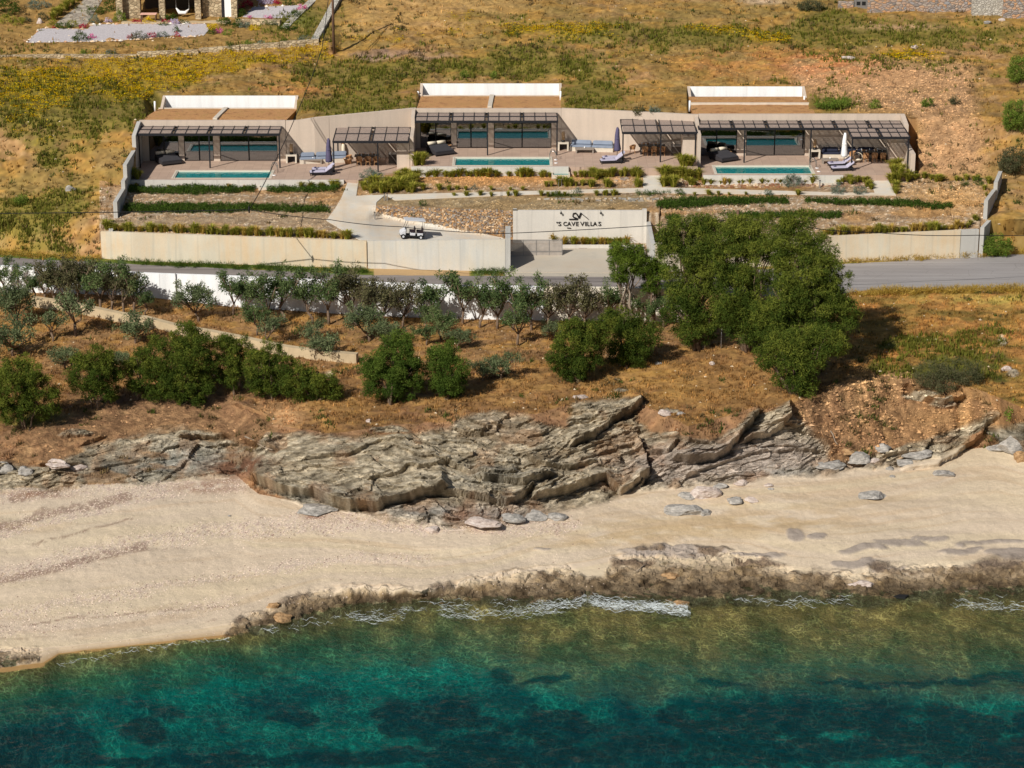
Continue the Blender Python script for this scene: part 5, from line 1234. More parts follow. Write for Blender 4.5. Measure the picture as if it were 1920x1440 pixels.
# ---- orchard trees: six prototypes, then copies
def orchard_proto(seed, h, spread, mat, sparse=1.0):
    rng = np.random.default_rng(seed); t = empty('orchard_tree')
    m = MB(); fork = Vector((rng.normal()*.1, rng.normal()*.1, h*.22)); m.tube([(0,0,-.3),(0.02,0,h*.1),fork], [.1,.085,.075], 6)
    cl = []
    for k in range(rng.integers(4, 7)):
        a = rng.random()*6.28; e = Vector((math.cos(a)*spread*.5*(.5+rng.random()*.6), math.sin(a)*spread*.5*(.5+rng.random()*.6), h*(.5+.35*rng.random())))
        branchy(m, fork, e, .05, .025, rng, 4)
        for j in range(rng.integers(3, 6)):
            d = Vector(rng.normal(size=3)); d.z = abs(d.z)*.8+.1; d.normalize(); f = fork.lerp(e, .45+.5*rng.random()); g = f+d*spread*.28*(.5+rng.random()*.7)
            g.z = min(g.z, h); branchy(m, f, g, .02, .008, rng, 3, .1); cl.append(g)
            if rng.random() < .6: cl.append(f.lerp(g, .6))
            cl.append(g+Vector(rng.normal(size=3)*.2))
    link('crown', leaves_mesh('crown', [tuple(c) for c in cl], 0.27, int(56*sparse), .13, .07, mat, rng, up=.1, ), None, t)
    m.build('trunk', M_BARK, t); return t
protos = [orchard_proto(s, h, sp, mt, q) for (s, h, sp, mt, q) in [(1,3.6,2.3,L_ORCH,1.0),(2,3.9,2.6,L_ORCHB,.9),(3,3.2,2.4,L_ORCH,1.1),(4,3.5,2.0,L_ORCHB,.8),(5,3.0,2.6,L_ORCH,1.0),(6,2.3,2.9,L_OLIVE,1.0),(7,2.0,2.6,L_OLIVE,.9),(8,2.6,2.2,L_OLIVE,.7)]]
used = set()
def place_tree(pi, u, v, sc, label, group, rz=None, wallside=False):
    pr = protos[pi]; t = pr if pi not in used else copy_tree(pr); used.add(pi)
    p = ground_uv(u, v); t.location = p; t.rotation_euler = (0, 0, random.uniform(0, 6.28) if rz is None else rz); t.scale = (sc*SC*random.uniform(.95,1.05), sc*SC, sc*SC*random.uniform(.9,1.15))
    t['label'] = label; t['category'] = 'tree'; t['group'] = group; t.name = 'orchard_tree'
    return t
TONE = ['grey-green', 'brownish', 'dark green', 'brown-tinged', 'low green', 'olive', 'olive', 'olive']; SC = 1.2
for k, (u, v, sc) in enumerate([(12,560,.85),(62,566,.8),(84,572,1.1),(104,574,1.05),(124,578,1.15),(146,578,1.1),(168,580,1.0),(188,584,1.15),(210,586,1.05),(232,588,1.0),(252,588,1.1),(272,590,.75)]):
    place_tree([0,2,1,0,3,1,2,0,1,3,0,2,1,0,2,4,4][k], u, v, sc, TONE[[0,2,1,0,3,1,2,0,1,3,0,2,1,0,2,4,4][k]]+' orchard tree in the clump at the left end of the white wall', 'orchard trees left clump')
for k, (u, v, sc, pi) in enumerate([(438,592,1.0,0),(468,602,1.15,2),(500,606,1.1,0),(534,604,1.15,2),(586,606,1.05,2),(616,608,1.15,0),(660,604,1.3,3),(692,612,1.0,3),(720,616,1.05,1),(756,614,1.0,3),(800,620,.7,4),(822,614,1.1,2),(868,608,1.05,0)]):
    place_tree(pi, u, v, sc, TONE[pi]+' orchard tree in the crowded row before the white wall, left of the gate', 'orchard trees of the middle row')
for k, (u, v, sc, pi) in enumerate([(900,614,1.1,2),(932,616,1.1,0),(962,620,1.2,2),(996,618,1.1,0),(1028,620,1.05,1),(1066,620,1.1,3),(1096,620,.95,1),(1136,612,.9,2),(1206,612,.8,2),(1244,612,.9,0)]):
    place_tree(pi, u, v, sc, TONE[pi]+' orchard tree in the crowded row before the white wall, below the yard', 'orchard trees of the right row')
for (pi, u, v, sc, lab) in [
 (5,372,602,1.05,'orchard tree with a forked trunk standing alone before the white wall'),(5,38,612,1.1,'spreading olive-like tree by the left edge below the wall'),(6,24,668,1.2,'low spreading tree at the left edge beneath the start of the stone wall'),(7,142,630,1.25,'sparse open tree casting a long shadow, beneath the stone wall'),(6,254,642,.9,'small rounded tree just below the stone wall, left of the tall bush'),
 (6,122,690,.8,'small pale tree between the two leftmost cliff bushes'),(5,236,700,.7,'thin grey tree beside the second bush from the left'),(4,482,628,.9,'low orchard tree left of the bare pale tree, below the row'),(7,505,650,1.0,'second-row tree overlapping the stone wall in the middle'),(7,592,640,.7,'nearly bare pale young tree alone on the slope'),(6,598,672,1.0,'grey tree at the right end of the slanting stone wall'),
 (5,692,640,1.0,'rounded green tree in front of the row, above the large middle bush'),(6,722,652,.8,'low tree touching the large middle bush from above'),(4,800,648,.65,'small dark tree above the right one of the two middle bushes'),(6,858,655,.7,'small open tree on the brown slope right of centre'),(4,826,638,.8,'tree standing a little in front of the row, left of the white gap'),
 (0,970,648,1.0,'orchard tree with a long pale trunk standing forward of the row'),(6,940,712,.8,'lone small shrub-like tree on the slope, dark and forked'),(6,905,715,.6,'little shrub left of the lone forked tree'),(5,1040,640,.6,'small tree just above the bush on the slope'),(7,100,640,.9,'grey open tree left of the sparse open tree')]:
    place_tree(pi, u, v, sc, lab, 'single orchard trees')

# ---- fountain-grass tufts: prototypes and copies
def tuft_proto(seed, n, h, mat, sp=.55):
    rng = np.random.default_rng(seed); a = rng.random(n)*6.283; r = rng.random(n)**.5*.12
    lean = rng.random(n)**.8*sp; hh = h*(.6+.5*rng.random(n)); bx, by = np.cos(a)*r, np.sin(a)*r
    mx, my = bx+np.cos(a)*lean*.45, by+np.sin(a)*lean*.45; tx, ty = bx+np.cos(a)*lean*1.25, by+np.sin(a)*lean*1.25
    sx_, sy_ = -np.sin(a)*.022, np.cos(a)*.022
    V = np.stack([np.stack([bx-sx_,by-sy_,0*a-.05],1), np.stack([bx+sx_,by+sy_,0*a-.05],1), np.stack([mx+sx_*1.3,my+sy_*1.3,hh*.65],1), np.stack([mx-sx_*1.3,my-sy_*1.3,hh*.65],1), np.stack([tx,ty,hh*(.95-.25*lean/sp)],1)],1).reshape(-1,3)
    i = np.arange(n)*5; F = np.vstack([np.stack([i,i+1,i+2],1), np.stack([i,i+2,i+3],1), np.stack([i+3,i+2,i+4],1)])
    t = np.repeat(rng.random(n), 5); t[4::5] = np.minimum(1, t[4::5]+.3)
    return np_mesh('tuft', V, F, [mat], {'tint': t})
TF = [tuft_proto(s, 150, 1.0, L_GRASS, .62) for s in (1,2,3)]; TY = [tuft_proto(s, 90, 1.0, L_GRASSY, .6) for s in (4,5)]
def on_deck(p, u, v):
    for (x0, x1, yf, D) in ((-33.4,-11.3,205.3,D1),(-11.3,-8.95,207.9,D1),(-8.9,5.0,207.4,D2),(5.0,16.4,206.9,D2),(16.75,34.9,205.5,D3)):
        if x0 < p.x < x1 and p.y > yf-.25 and p.y < 213:
            q = pz(u, v, D+.01)
            return q if q.y > yf else Vector((p.x, yf-.4, p.z))
    return p
def tufts(ptsl, hpx, label, group, kinds=TF, jit=3.5, cat='grass tuft'):
    for (u, v) in ptsl:
        p = ground_uv(u+random.uniform(-jit, jit), v+random.uniform(-jit*.3, jit*.3)); p = on_deck(p, u, v); h = hpx/21*random.uniform(.6, 1.25)
        o = link('fountain_grass', random.choice(kinds), label=label, cat=cat, group=group, kind='thing'); o.location = p; o.scale = (h*random.uniform(.85,1.35), h*random.uniform(.8,1.2), h); o.rotation_euler = (0,0,random.uniform(0,6.28))
def along(u0, v0, u1, v1, n): return [(u0+(u1-u0)*i/(n-1), v0+(v1-v0)*i/(n-1)) for i in range(n)]
tufts(along(201,432,655,448,56), 18, 'small fountain grass in the planted row along the top of the left road wall', 'grasses on the left road wall', TF+TY, 3)
tufts(along(1545,440,1812,430,32), 18, 'small fountain grass in the planted row along the top of the right road wall', 'grasses on the right road wall', TF+TY, 3)
Z4 = lambda L_, y: [(760+x/4.8, 140+y/4.8) for x in L_]
Z5 = lambda L_, y: [(1100+x/4.8, 140+y/4.8) for x in L_]
Z6 = lambda L_: [(1450+x/4.085, 140+y/4.085) for x, y in L_]
tufts([(686,356),(694,363),(700,352),(706,360),(712,368-6),(718,350),(722,360),(728,346),(735,354),(738,361),(745,350),(748,338),(752,358),(756,344),(762,352),(766,337),(770,346),(776,352),(782,338),(745,332),(757,330),(765,361),(775,362),(688,346)], 24, 'tall fountain grass in the thick clump between the drive and the middle villa', 'grasses of the clump by the drive')
tufts(Z4([10,50,90,130,180,215,240,270,300,370,400,440,470,500,560,600,640,670,700,730,820,835,935,990,1050,1100,1160,1220,1250,1290], 918), 18, 'fountain grass in the row below the front edge of the middle terrace', 'grasses below the middle terrace')
tufts(Z4([1530,1560,1600,1680,1720,1745,1820,1850,1880], 895)+Z5([10,70,110,140,180,235,295,340,400,455], 890), 18, 'fountain grass in the row right of the middle pool', 'grasses right of the middle pool')
tufts(Z4([1500,1540,1580], 1000)+Z4([1660,1690],1010)+Z4([1730],945)+Z4([1800,1850],1010)+Z4([1280,1310],1010)+Z4([1390,1450],1000)+Z5([450,465],930)+Z5([450,460,475],1010)+Z5([90],950)+Z5([170,220],1010), 18, 'fountain grass in the bed between the middle terrace and the garden path', 'grasses of the middle bed')
tufts(Z4([20,75,160,305,395,455,535,768,935,1045], 1040), 12, 'small fountain grass dotted on the bare orange soil left of centre', 'small grasses on the bare soil', TF, 3)
tufts(Z4([440,545,670,775,925,990,1235,1290,1330,1375,1440,1720,1800,1890], 1092), 12, 'small fountain grass on the lower edge of the garden path', 'small grasses along the garden path')
tufts(Z5([270,165,80,965,1080,1105,1170,1275,1420,1890], 1085), 12, 'small fountain grass on the lower edge of the path, right half', 'small grasses along the right of the path')
tufts(Z5([680,740,800],865)+Z5([860,900,940],820)+Z5([880,940,985],880)+Z5([890,905],950)+Z5([940,955],1000)+Z5([690,760,715,780],930)+Z5([680,710,735],1000)+Z5([780],1005)+Z5([700,850,830],900), 22, 'tall fountain grass in the thick clump right of the crossing path', 'grasses of the clump right of the crossing path')
tufts(Z5([1000,1050,1110,1180,1220,1280,1350,1400,1455,1560,1630,1680,1730,1800], 948), 14, 'yellowing fountain grass in the row below the right pool', 'grasses below the right pool', TF+TY)
tufts(Z6([(40,805),(240,815),(290,815),(490,815),(520,815),(560,805),(620,800),(650,805),(690,800),(715,805),(500,850),(600,850),(720,850),(740,880),(700,865),(730,860)]), 16, 'fountain grass around the basin right of the right pool', 'grasses right of the right pool')
tufts(Z6([(910,720),(950,715),(980,745),(1000,770),(930,790),(960,800),(1010,800),(900,830),(890,800),(930,870),(920,850),(940,910),(935,890),(1040,800),(1080,805),(970,765),(920,760)]), 20, 'tall fountain grass in the clump beside the right-hand dining terrace', 'grasses of the clump at the far right')
tufts(Z6([(1150,805),(1200,805),(1240,808),(1290,808),(1390,812),(1430,815),(1480,815),(1530,818),(1570,822),(1640,830),(1625,880),(1615,930),(1540,1110),(1510,1150),(1570,1120)]), 14, 'small fountain grass along the upper edge of the far right garden', 'small grasses at the far right')
tufts([(250,333),(262,331),(258,336)], 20, 'fountain grass in the corner of the left terrace', 'grasses in the left terrace corner')
tufts([(786,308),(780,310),(792,309)], 24, 'fountain grass in the corner of the middle terrace beside the daybed', 'grasses in the middle terrace corner')
tufts([(p[0], 352) for p in along(258,0,455,0,8)], 9, 'dry little grass against the front of the left terrace', 'little grasses under the left terrace', TF+TY)
tufts([(566,346),(577,346),(588,346),(600,346),(611,346),(622,346),(632,344),(631,352),(628,358)], 13, 'small fountain grass beside the top of the drive', 'grasses at the top of the drive')
tufts([(1037,452),(1040,454),(1056,458),(1062,458),(1076,458),(1080,458),(1092,458),(1097,458),(1104,458),(1110,458),(1116,458),(1124,458),(1136,458),(1142,457),(1148,457),(1155,456),(1162,456),(1170,456),(1178,456)], 16, 'yellowish fountain grass in the bed under the sign', 'grasses under the sign', TF+TY)
for (u, v, r, lab) in [(692,340,17,'grey green lavender mound between the drive and the dining terrace'),(706,342,15,'grey green lavender mound right beside the larger one by the drive'),(1486,350,17,'big grey green lavender mound below the right pool'),(1571,364,14,'grey green shrub on the path edge, left one of two below the right basin'),(1612,364,12,'grey green shrub on the path edge, right one of two below the right basin'),(250,336,10,'small grey shrub in the left terrace corner'),(889,356,6,'tiny grey shrub on the bare soil left of centre'),(1275,366,9,'small dark shrub on the lower path edge'),(794,386,8,'small dark shrub on the stony bank above the drive'),(1083,362,7,'flat grey plant on the lower path edge'),(1440,367,8,'flat grey plant below the path, right half'),(1808,350,9,'low dark shrub on the far right garden bed'),(1835,346,10,'green shrub in the far right garden bed by the end wall')]:
    px_tree('mound_shrub', u, v, [(u,v-r*.6,r,r*.75,0)], L_LAV if 'grey' in lab else L_COVER, lab, 'shrub', seed=int(u), dens=46, per=18, L=.14, W=.035, cr=.14, trunk=.02, shell=.6, lump=.18)

# ---- ground cover strips (uncountable small leaves)
def cover(polys, name, mat, dens, h=.28, L=.14, W=.06, rng=np.random.default_rng(5)):
    C_ = []
    for poly in polys:
        a = np.array(poly); u0, v0 = a.min(0); u1, v1 = a.max(0); n = int((u1-u0)*(v1-v0)*dens)
        U = rng.uniform(u0, u1, n); V = rng.uniform(v0, v1, n); msk = poly_mask(poly, 1.5, U+(vn2(U*.12, V*.3, 3)-.5)*8, V+(vn2(U*.15, V*.3, 4)-.5)*5) > .5
        for u, v in zip(U[msk], V[msk]): p = ground_uv(u, v); C_.append((p.x, p.y, p.z+rng.random()*h*(.5+vn2(p.x*1.1, p.y*1.1, 9))))
    return link(name, leaves_mesh(name, C_, .16, 7, L, W, mat, rng, up=.5), kind='stuff')
cover([[(240,352),(330,352),(478,350),(478,360),(340,367),(242,362)],[(500,350),(632,350),(632,360),(500,362)],[(232,386),(330,384),(460,385),(615,390),(618,400),(460,397),(330,401),(236,399)],
  [(1232,378),(1340,372),(1478,373),(1478,381),(1330,387),(1262,394),(1232,390)],[(1510,374),(1600,378),(1700,378),(1786,384),(1784,392),(1690,388),(1600,385),(1510,381)],[(1345,402),(1445,402),(1580,402),(1576,410),(1400,411)],[(1248,408),(1275,404),(1275,424),(1250,422)]], 'ground_cover', L_COVER, .62)
cover([[(1590,553),(1640,547),(1760,543),(1930,540),(1930,550),(1760,552),(1640,556)],[(-20,474),(190,486),(190,490),(-20,480)],[(1580,490),(1830,480),(1930,471),(1930,475),(1830,484),(1580,494)]], 'road_verge', L_GRASSY, .5, .3, .25, .03)
cover([[(205,490),(300,494),(690,508),(690,514),(500,508),(300,500)],[(880,509),(945,508),(948,516),(900,515)],[(1190,363),(1230,362),(1270,364),(1190,368)],[(1030,368),(1090,366),(1090,372),(1035,372)]], 'verge_grass', L_COVER, .5, .25, .2, .03)

# ---- scattered small growth, flowers and stones over the ground (uncountable)
def scatter(mask, n, rng):
    "n random places on the ground, drawn with picture-density mask"
    w_ = np.clip(mask[:-1,:-1], 0, None)*np.abs(GV[:-1,:-1]-GV[1:,:-1])*np.minimum(np.diff(UC)[None,:], 4)
    w_ = w_.ravel(); w_ = w_/w_.sum(); k = rng.choice(len(w_), n, p=w_); r, c = k//(NC-1), k % (NC-1)
    s = rng.random(n)[:,None]; t = rng.random(n)[:,None]
    p = (P[r,c]*(1-t)+P[r,c+1]*t)*(1-s)+(P[r+1,c]*(1-t)+P[r+1,c+1]*t)*s
    return p, col[r,c], r, c
def tuft_cloud(name, p, base_col, rng, h0, h1, w_, blades=4, spread=.5, jitter=.25, mat=None):
    n = len(p)*blades; ci = np.repeat(np.arange(len(p)), blades)
    a = rng.random(n)*6.283; ln = rng.random(n)*spread; h = rng.uniform(h0, h1, len(p))[ci]*(.6+.6*rng.random(n))
    b = p[ci]+np.stack([rng.normal(size=n)*.07, rng.normal(size=n)*.07, -.03+0*a], 1)
    sd = np.stack([-np.sin(a), np.cos(a), 0*a], 1)*w_*.5; tp = b+np.stack([np.cos(a)*ln*h, np.sin(a)*ln*h, h], 1)
    V = np.stack([b-sd, b+sd, tp], 1).reshape(-1,3)
    cc = base_col[ci]*(1-jitter+2*jitter*rng.random((n,1))); cc = np.repeat(cc, 3, 0)
    return link(name, np_mesh(name, V, np.arange(n*3).reshape(-1,3), [mat or M_TUFT], {'col': np.clip(cc, 0, 1)}), kind='stuff')
def tuft_mat():
    M = Mat('dry_tufts'); c = M.attr('col'); d = M.n('BsdfDiffuse'); M.put(d.inputs[0], c); tr = M.n('BsdfTranslucent'); M.put(tr.inputs[0], c)
    m = M.n('MixShader'); m.inputs[0].default_value = .3; M.put(m.inputs[1], d.outputs[0]); M.put(m.inputs[2], tr.outputs[0]); M.t.links.new(m.outputs[0], M.out.inputs[0]); return M.m
M_TUFT = tuft_mat()
rg = np.random.default_rng(77)
hill_m = hs*(1-scree*.75)*(1-.8*poly_mask([(40,85),(60,45),(640,-20),(600,85)],6))
inroof = np.zeros(GV.shape)
for (a_, b_, *_r) in ROOFR: inroof = np.maximum(inroof, ((GU > a_-4)&(GU < b_+4)&(RK > 14)&(RK < 17.05)).astype(float))
hill_m = hill_m*(1-inroof)
dens_n = ss(.35,.65,fbm(X*.8,Y*.8,3,120))
p, c, r_, c_ = scatter(hill_m*(.25+dens_n), 30000, rg); tuft_cloud('dry_grass', p, np.where(rg.random((len(p),1)) < .45, c*1.35, c*.8)*rg.uniform(.7,1.3,(len(p),1)), rg, .12, .42, .11, 3)
gm2 = np.clip(gm*hs+ss(.42,.62,green*.6+patch*.5)*rs_, 0, 1)*(1-inroof)
p, c, r_, c_ = scatter(gm2*(.2+dens_n), 14000, rg); gcolr = np.array(sl3(116,116,48))*rg.uniform(.5,1.4,(len(p),1)); tuft_cloud('green_grass', p, gcolr, rg, .15, .5, .10, 4)
slope_m = (gz_+orz)*(1-EARTH)*(1-ROCK)*np.where(RK < 6, .6, 1)
p, c, r_, c_ = scatter(slope_m*(.2+dens_n), 26000, rg); tuft_cloud('straw', p, np.where(rg.random((len(p),1)) < .5, c*1.3, c*.75)*rg.uniform(.7,1.3,(len(p),1)), rg, .08, .3, .08, 3)
p, c, r_, c_ = scatter(fm*(.35+ss(.4,.65,n3))*hs*(1-inroof), 14000, rg); fc = np.where(rg.random((len(p),1)) < .6, sl3(226,192,20)[None], sl3(196,150,24)[None])
p[:,2] += .22; tuft_cloud('yellow_flowers', p, fc*rg.uniform(.7,1.15,(len(p),1)), rg, .04, .08, .10, 2, 1.8)
# dark low shrublets
shr_m = (hs*.7*(1-scree*.5)*(1-inroof)+slope_m*.5+EARTH*.4+ (gd*.15))*ss(.55,.7,fbm(X*.45,Y*.45,4,130))
shr_m = shr_m*(1-poly_mask([(40,85),(60,45),(640,-20),(600,85)],6))*(1-FLAT)
p, c, r_, c_ = scatter(shr_m, 4200, rg); 
rep_ = 10; pp_ = np.repeat(p, rep_, 0)+rg.normal(size=(len(p)*rep_,3))*np.array([.16,.16,.05]); cc_ = np.repeat(np.where(rg.random((len(p),1)) < .4, sl3(84,92,44)[None], sl3(116,98,66)[None]), rep_, 0)
tuft_cloud('low_scrub', pp_, cc_, rg, .12, .38, .10, 2, .9)
# stones: small rough octahedra
def stones(name, p, base_col, rng, s0, s1, mat=None, flat=.6):
    n = len(p); O = np.array([(1,0,0),(0,1,0),(-1,0,0),(0,-1,0),(0,0,1),(0,0,-.5)], float)
    F0 = np.array([(0,1,4),(1,2,4),(2,3,4),(3,0,4)])
    s = rng.uniform(s0, s1, n)*(rng.random(n)**1.5*.8+.4); a = rng.random(n)*6.283
    J = O[None]*(.7+.6*rng.random((n,6,1))); J[...,2] *= flat
    ca, sa = np.cos(a)[:,None], np.sin(a)[:,None]; x = J[...,0]*ca-J[...,1]*sa*.8; y = J[...,0]*sa+J[...,1]*ca*.8
    V = np.stack([x, y, J[...,2]], -1)*s[:,None,None]+p[:,None,:]; F = (F0[None]+np.arange(n)[:,None,None]*6).reshape(-1,3)
    cc = base_col*rng.uniform(.75,1.35,(n,1)); me = np_mesh(name, V.reshape(-1,3), F, [mat or M_STN], {'col': np.clip(np.repeat(cc, 6, 0), 0, 1)}); return link(name, me, kind='stuff')
def stn_mat():
    M = Mat('loose_stone'); M.set(M.attr('col'), .9, spec=.2); return M.m
M_STN = stn_mat()
gv_m = gd*(1-FLAT)*(1-bankm)*(RK < 13)
p, c, *_ = scatter(gv_m*(.3+ss(.4,.6,n2)), 16000, rg); stones('gravel', p, c*1.12, rg, .05, .13)
p, c, *_ = scatter(scree*hs*(1-inroof)+EARTH*np.where(GU < 800, .04, .28)+redd*hs*(1-inroof)*.3, 9000, rg); stones('scree', p, c*1.15, rg, .06, .2)
p, c, *_ = scatter((ss(.2,.8,peb)+.04)*bz*(GU < 1150), 22000, rg); stones('beach_pebbles', p, np.where(rg.random((len(p),1))<.75, sl3(206,186,168)[None], sl3(140,116,104)[None]), rg, .03, .07)
p, c, *_ = scatter((wr > .35)*bz+brown*inz(4,5.5)*.6, 14000, rg); tuft_cloud('seaweed_wrack', p, np.array(sl3(120,92,74))*rg.uniform(.6,1.4,(len(p),1)), rg, .01, .03, .05, 2, 6)
p, c, *_ = scatter(slope_m*.4+hs*.2*(1-inroof), 2500, rg); stones('slope_stones', p, np.array(sl3(200,180,150))*np.ones((len(p),1)), rg, .04, .16)
# ================================================================ FURNITURE ON THE TERRACES
M_WICK = simple('dark_wicker', C3(52,48,50), .8, 0, .2, 8)
M_CREAM = simple('cream_cushion', C3(222,208,184), .9, 0, .05)
M_BLUEC = simple('blue_grey_cushion', C3(140,149,164), .9, 0, .08)
M_NAVY = simple('navy_cushion', C3(44,48,66), .9, 0, .1)
M_LIL = simple('lilac_grey_cushion', C3(186,180,196), .9, 0, .06)
M_PURP = simple('grey_violet_canvas', C3(88,82,108), .9, 0, .15)
M_WCAN = simple('white_canvas', C3(240,236,232), .9, 0, .05)
M_TAN = simple('tan_wicker', C3(178,134,92), .8, 0, .2, 9)
M_CANE = simple('lantern_cane', C3(170,140,104), .8, 0, .2, 9)
M_TOP = simple('black_table_top', C3(30,28,30), .35)
M_GREYW = simple('greyed_teak', C3(146,134,122), .8, 0, .15, 5)
M_RUB = simple('black_rubber', C3(24,24,24), .8)
M_CARTW = simple('white_cart_paint', C3(212,212,214), .3, 0, .02)
M_CARTD = simple('dark_cart_seat', C3(44,30,34), .7)
def rbox(name, x0,y0,z0,x1,y1,z1, mat, par, bv=.04, **k):
    return MB().box(x0,y0,z0,x1,y1,z1).build(name, mat, par, bevel=bv, **k)
VN = ['left', 'middle', 'right']
simple_char = simple('charcoal_cover', C3(58,56,60), .9, 0, .1)
# daybeds: low wedge with cover, raised back towards the left, two bolsters
def daybed(u, v, D, i, rz):
    p = pz(u, v, D); t = empty('daybed', p, rz, label='dark wicker daybed with two cream bolsters on the %s terrace' % VN[i], cat='daybed', group='dark daybeds')
    m = MB(); m.prism([(-1.0,-.95,.12,.62),(1.0,-.95,.12,.36),(1.0,.95,.12,.36),(-1.0,.95,.12,.62)], 0, 0); m.build('base', M_WICK, t, bevel=.03)
    m = MB(); m.prism([(-.97,-.92,.625,.74),(.97,-.92,.365,.46),(.97,.92,.365,.46),(-.97,.92,.625,.74)], 0, 0); m.build('mattress', simple_char, t, bevel=.03)
    for y in (-.47, .47): MB().tube([(-.8,y-.4,.86),(-.8,y+.4,.86)], .15, 10).build('bolster', M_CREAM, t, bevel=0)
    for (x, y) in ((-.9,-.85),(.9,-.85),(.9,.85),(-.9,.85)): MB().box(x-.04,y-.04,0,x+.04,y+.04,.12).build('leg', M_METAL, t)
daybed(316, 306, D1, 0, math.radians(-62)); daybed(826, 288, D2, 1, math.radians(-62)); daybed(1357, 300, D3, 2, math.radians(-58))
for (u, v, D, i) in [(334,300,D1,0),(842,281,D2,1),(1367,293,D3,2)]:
    t = empty('side_table', pz(u, v, D), label='small round wooden side table behind the daybed of the %s terrace' % VN[i], cat='side table', group='round side tables')
    MB().lathe([(.24,.42),(.26,.44),(.26,.47),(.24,.48)], 14).build('table_top', M_TAN, t)
    for k in range(3): a = k*2.1; MB().bar((.2*math.cos(a),.2*math.sin(a),0),(.1*math.cos(a),.1*math.sin(a),.42),.03).build('leg', M_TAN, t)
# sun loungers
def lounger(u, v, D, i, pos):
    p = pz(u, v, D); t = empty('sun_lounger', p, math.radians(8), label='lilac-grey sun lounger on the %s terrace, %s' % (VN[i], pos), cat='sun lounger', group='lilac-grey sun loungers')
    MB().box(-1.0,-.34,.2,1.0,.34,.27).build('frame', M_METAL, t)
    rbox('seat_cushion', -.98,-.33,.275,.35,.33,.40, M_LIL, t)
    m = MB(); m.prism([(.36,-.33,.275,.40),(.36,.33,.275,.40),(1.0,.33,.72,.86),(1.0,-.33,.72,.86)], 0, 0); m.build('back_cushion', M_LIL, t, bevel=.03)
    MB().bar((.75,-.25,.27),(.85,-.25,.62),.03).build('back_brace', M_METAL, t)
    MB().tube([(-.8,-.12,.46),(-.6,-.1,.46)], .07, 8).build('rolled_towel', M_PURP, t)
    for (x, y) in ((-.92,-.3),(.85,-.3),(.85,.3),(-.92,.3)): MB().box(x-.03,y-.03,0,x+.03,y+.03,.2).build('leg', M_METAL, t)
for (u, v, D, i, pos) in [(602,328,D1,0,'nearer one'),(606,322.5,D1,0,'farther one'),(1146,306,D2,1,'nearer one'),(1150,301,D2,1,'farther one'),(1579,320,D3,2,'nearer one'),(1573,312,D3,2,'farther one')]: lounger(u, v, D, i, pos)
# parasols, folded
def parasol(u, v, D, h, mat, lab):
    t = empty('parasol', pz(u, v, D), label=lab, cat='parasol', group='folded parasols')
    MB().tube([(0,0,.05),(0,0,h)], .03, 8).build('pole', M_METAL, t)
    MB().box(-.4,-.4,0,.4,.4,.07).build('base', M_METAL, t)
    m = MB(); n = 16; prof = [(.06,h+.05),(.13,h-.15),(.17,h-.7),(.2,h-1.4),(.26,h-1.95),(.22,h-2.1)]; vs = []; fs = []
    for j, (r, z) in enumerate(prof):
        for k in range(n): a = 6.283*k/n+j*.08; rr = r*(1+(.28 if k % 2 else -.15)); vs.append((rr*math.cos(a)+.02*math.sin(j*2), rr*math.sin(a), z))
    for j in range(len(prof)-1): fs += [(j*n+k, j*n+(k+1) % n, (j+1)*n+(k+1) % n, (j+1)*n+k) for k in range(n)]
    fs += [tuple(range(n))[::-1], tuple(range((len(prof)-1)*n, len(prof)*n))]
    m.add(vs, fs, True).build('canopy', mat, t); MB().lathe([(.22,h-1.0),(.23,h-.96),(.22,h-.92)], 12).build('tie', mat, t)
parasol(617, 317, D1, 2.75, M_PURP, 'folded grey-violet parasol beside the loungers of the left terrace')
parasol(1157, 296, D2, 2.75, M_PURP, 'folded grey-violet parasol beside the loungers of the middle terrace')
parasol(1582, 312, D3, 3.0, M_WCAN, 'folded white parasol beside the loungers of the right terrace')
# built-in corner: cube table, lantern, sofa, coffee table
def lounge(us, v, D, i, yw, cush, pil):
    u0, u1, s0, s1 = us; y = yw-.05; X = lambda u: xu(u, y-.5, D+.3)
    t = empty('niche_table', ((X(u0)+X(u1))/2, y-.6, D), label='pale cube side table with open niche against the wall of the %s terrace' % VN[i], cat='side table', group='cube tables by the wall')
    w_ = (X(u1)-X(u0))/2; MB().box(-w_,-.35,.62,w_,.35,.75).build('table_top', M_COPING, t); MB().box(-w_,-.35,0,-w_+.14,.35,.615).build('side', M_COPING, t); MB().box(w_-.14,-.35,0,w_,.35,.615).build('side', M_COPING, t); MB().box(-w_+.145,.2,0,w_-.145,.3,.61).build('back', M_WICK, t)
    l = empty('lantern', (t.location.x, t.location.y, D+.75), label='cane lantern on a dark foot on the cube table of the %s terrace' % VN[i], cat='lantern', group='cane lanterns')
    MB().lathe([(.17,0),(.17,.16),(.1,.2)], 10).build('foot', M_TOP, l); MB().lathe([(.12,.2),(.15,.35),(.15,.8),(.12,.95)], 12).build('shade', M_CANE, l)
    s = empty('sofa', ((X(s0)+X(s1))/2, y-.5, D), label='built-in bench sofa with %s cushions along the wall of the %s terrace' % (pil, VN[i]), cat='sofa', group='bench sofas')
    if i < 2: s.location.y = WY((s0+s1)/2)-.62; s.rotation_euler.z = math.atan2(WY(s1)-WY(s0), X(s1)-X(s0))
    h = (X(s1)-X(s0))/2; MB().box(-h,-.42,0,h,.42,.36).build('bench', M_COPING, s)
    n = max(2, int(h*2/1.4)); 
    for k in range(n):
        a = -h+2*h*k/n; b = -h+2*h*(k+1)/n; rbox('seat_cushion', a+.02,-.42,.365,b-.02,.40,.50, cush, s)
        o = rbox('back_pillow', a+.06,.12,.51,b-.06,.34,.92, cush, s, .08)
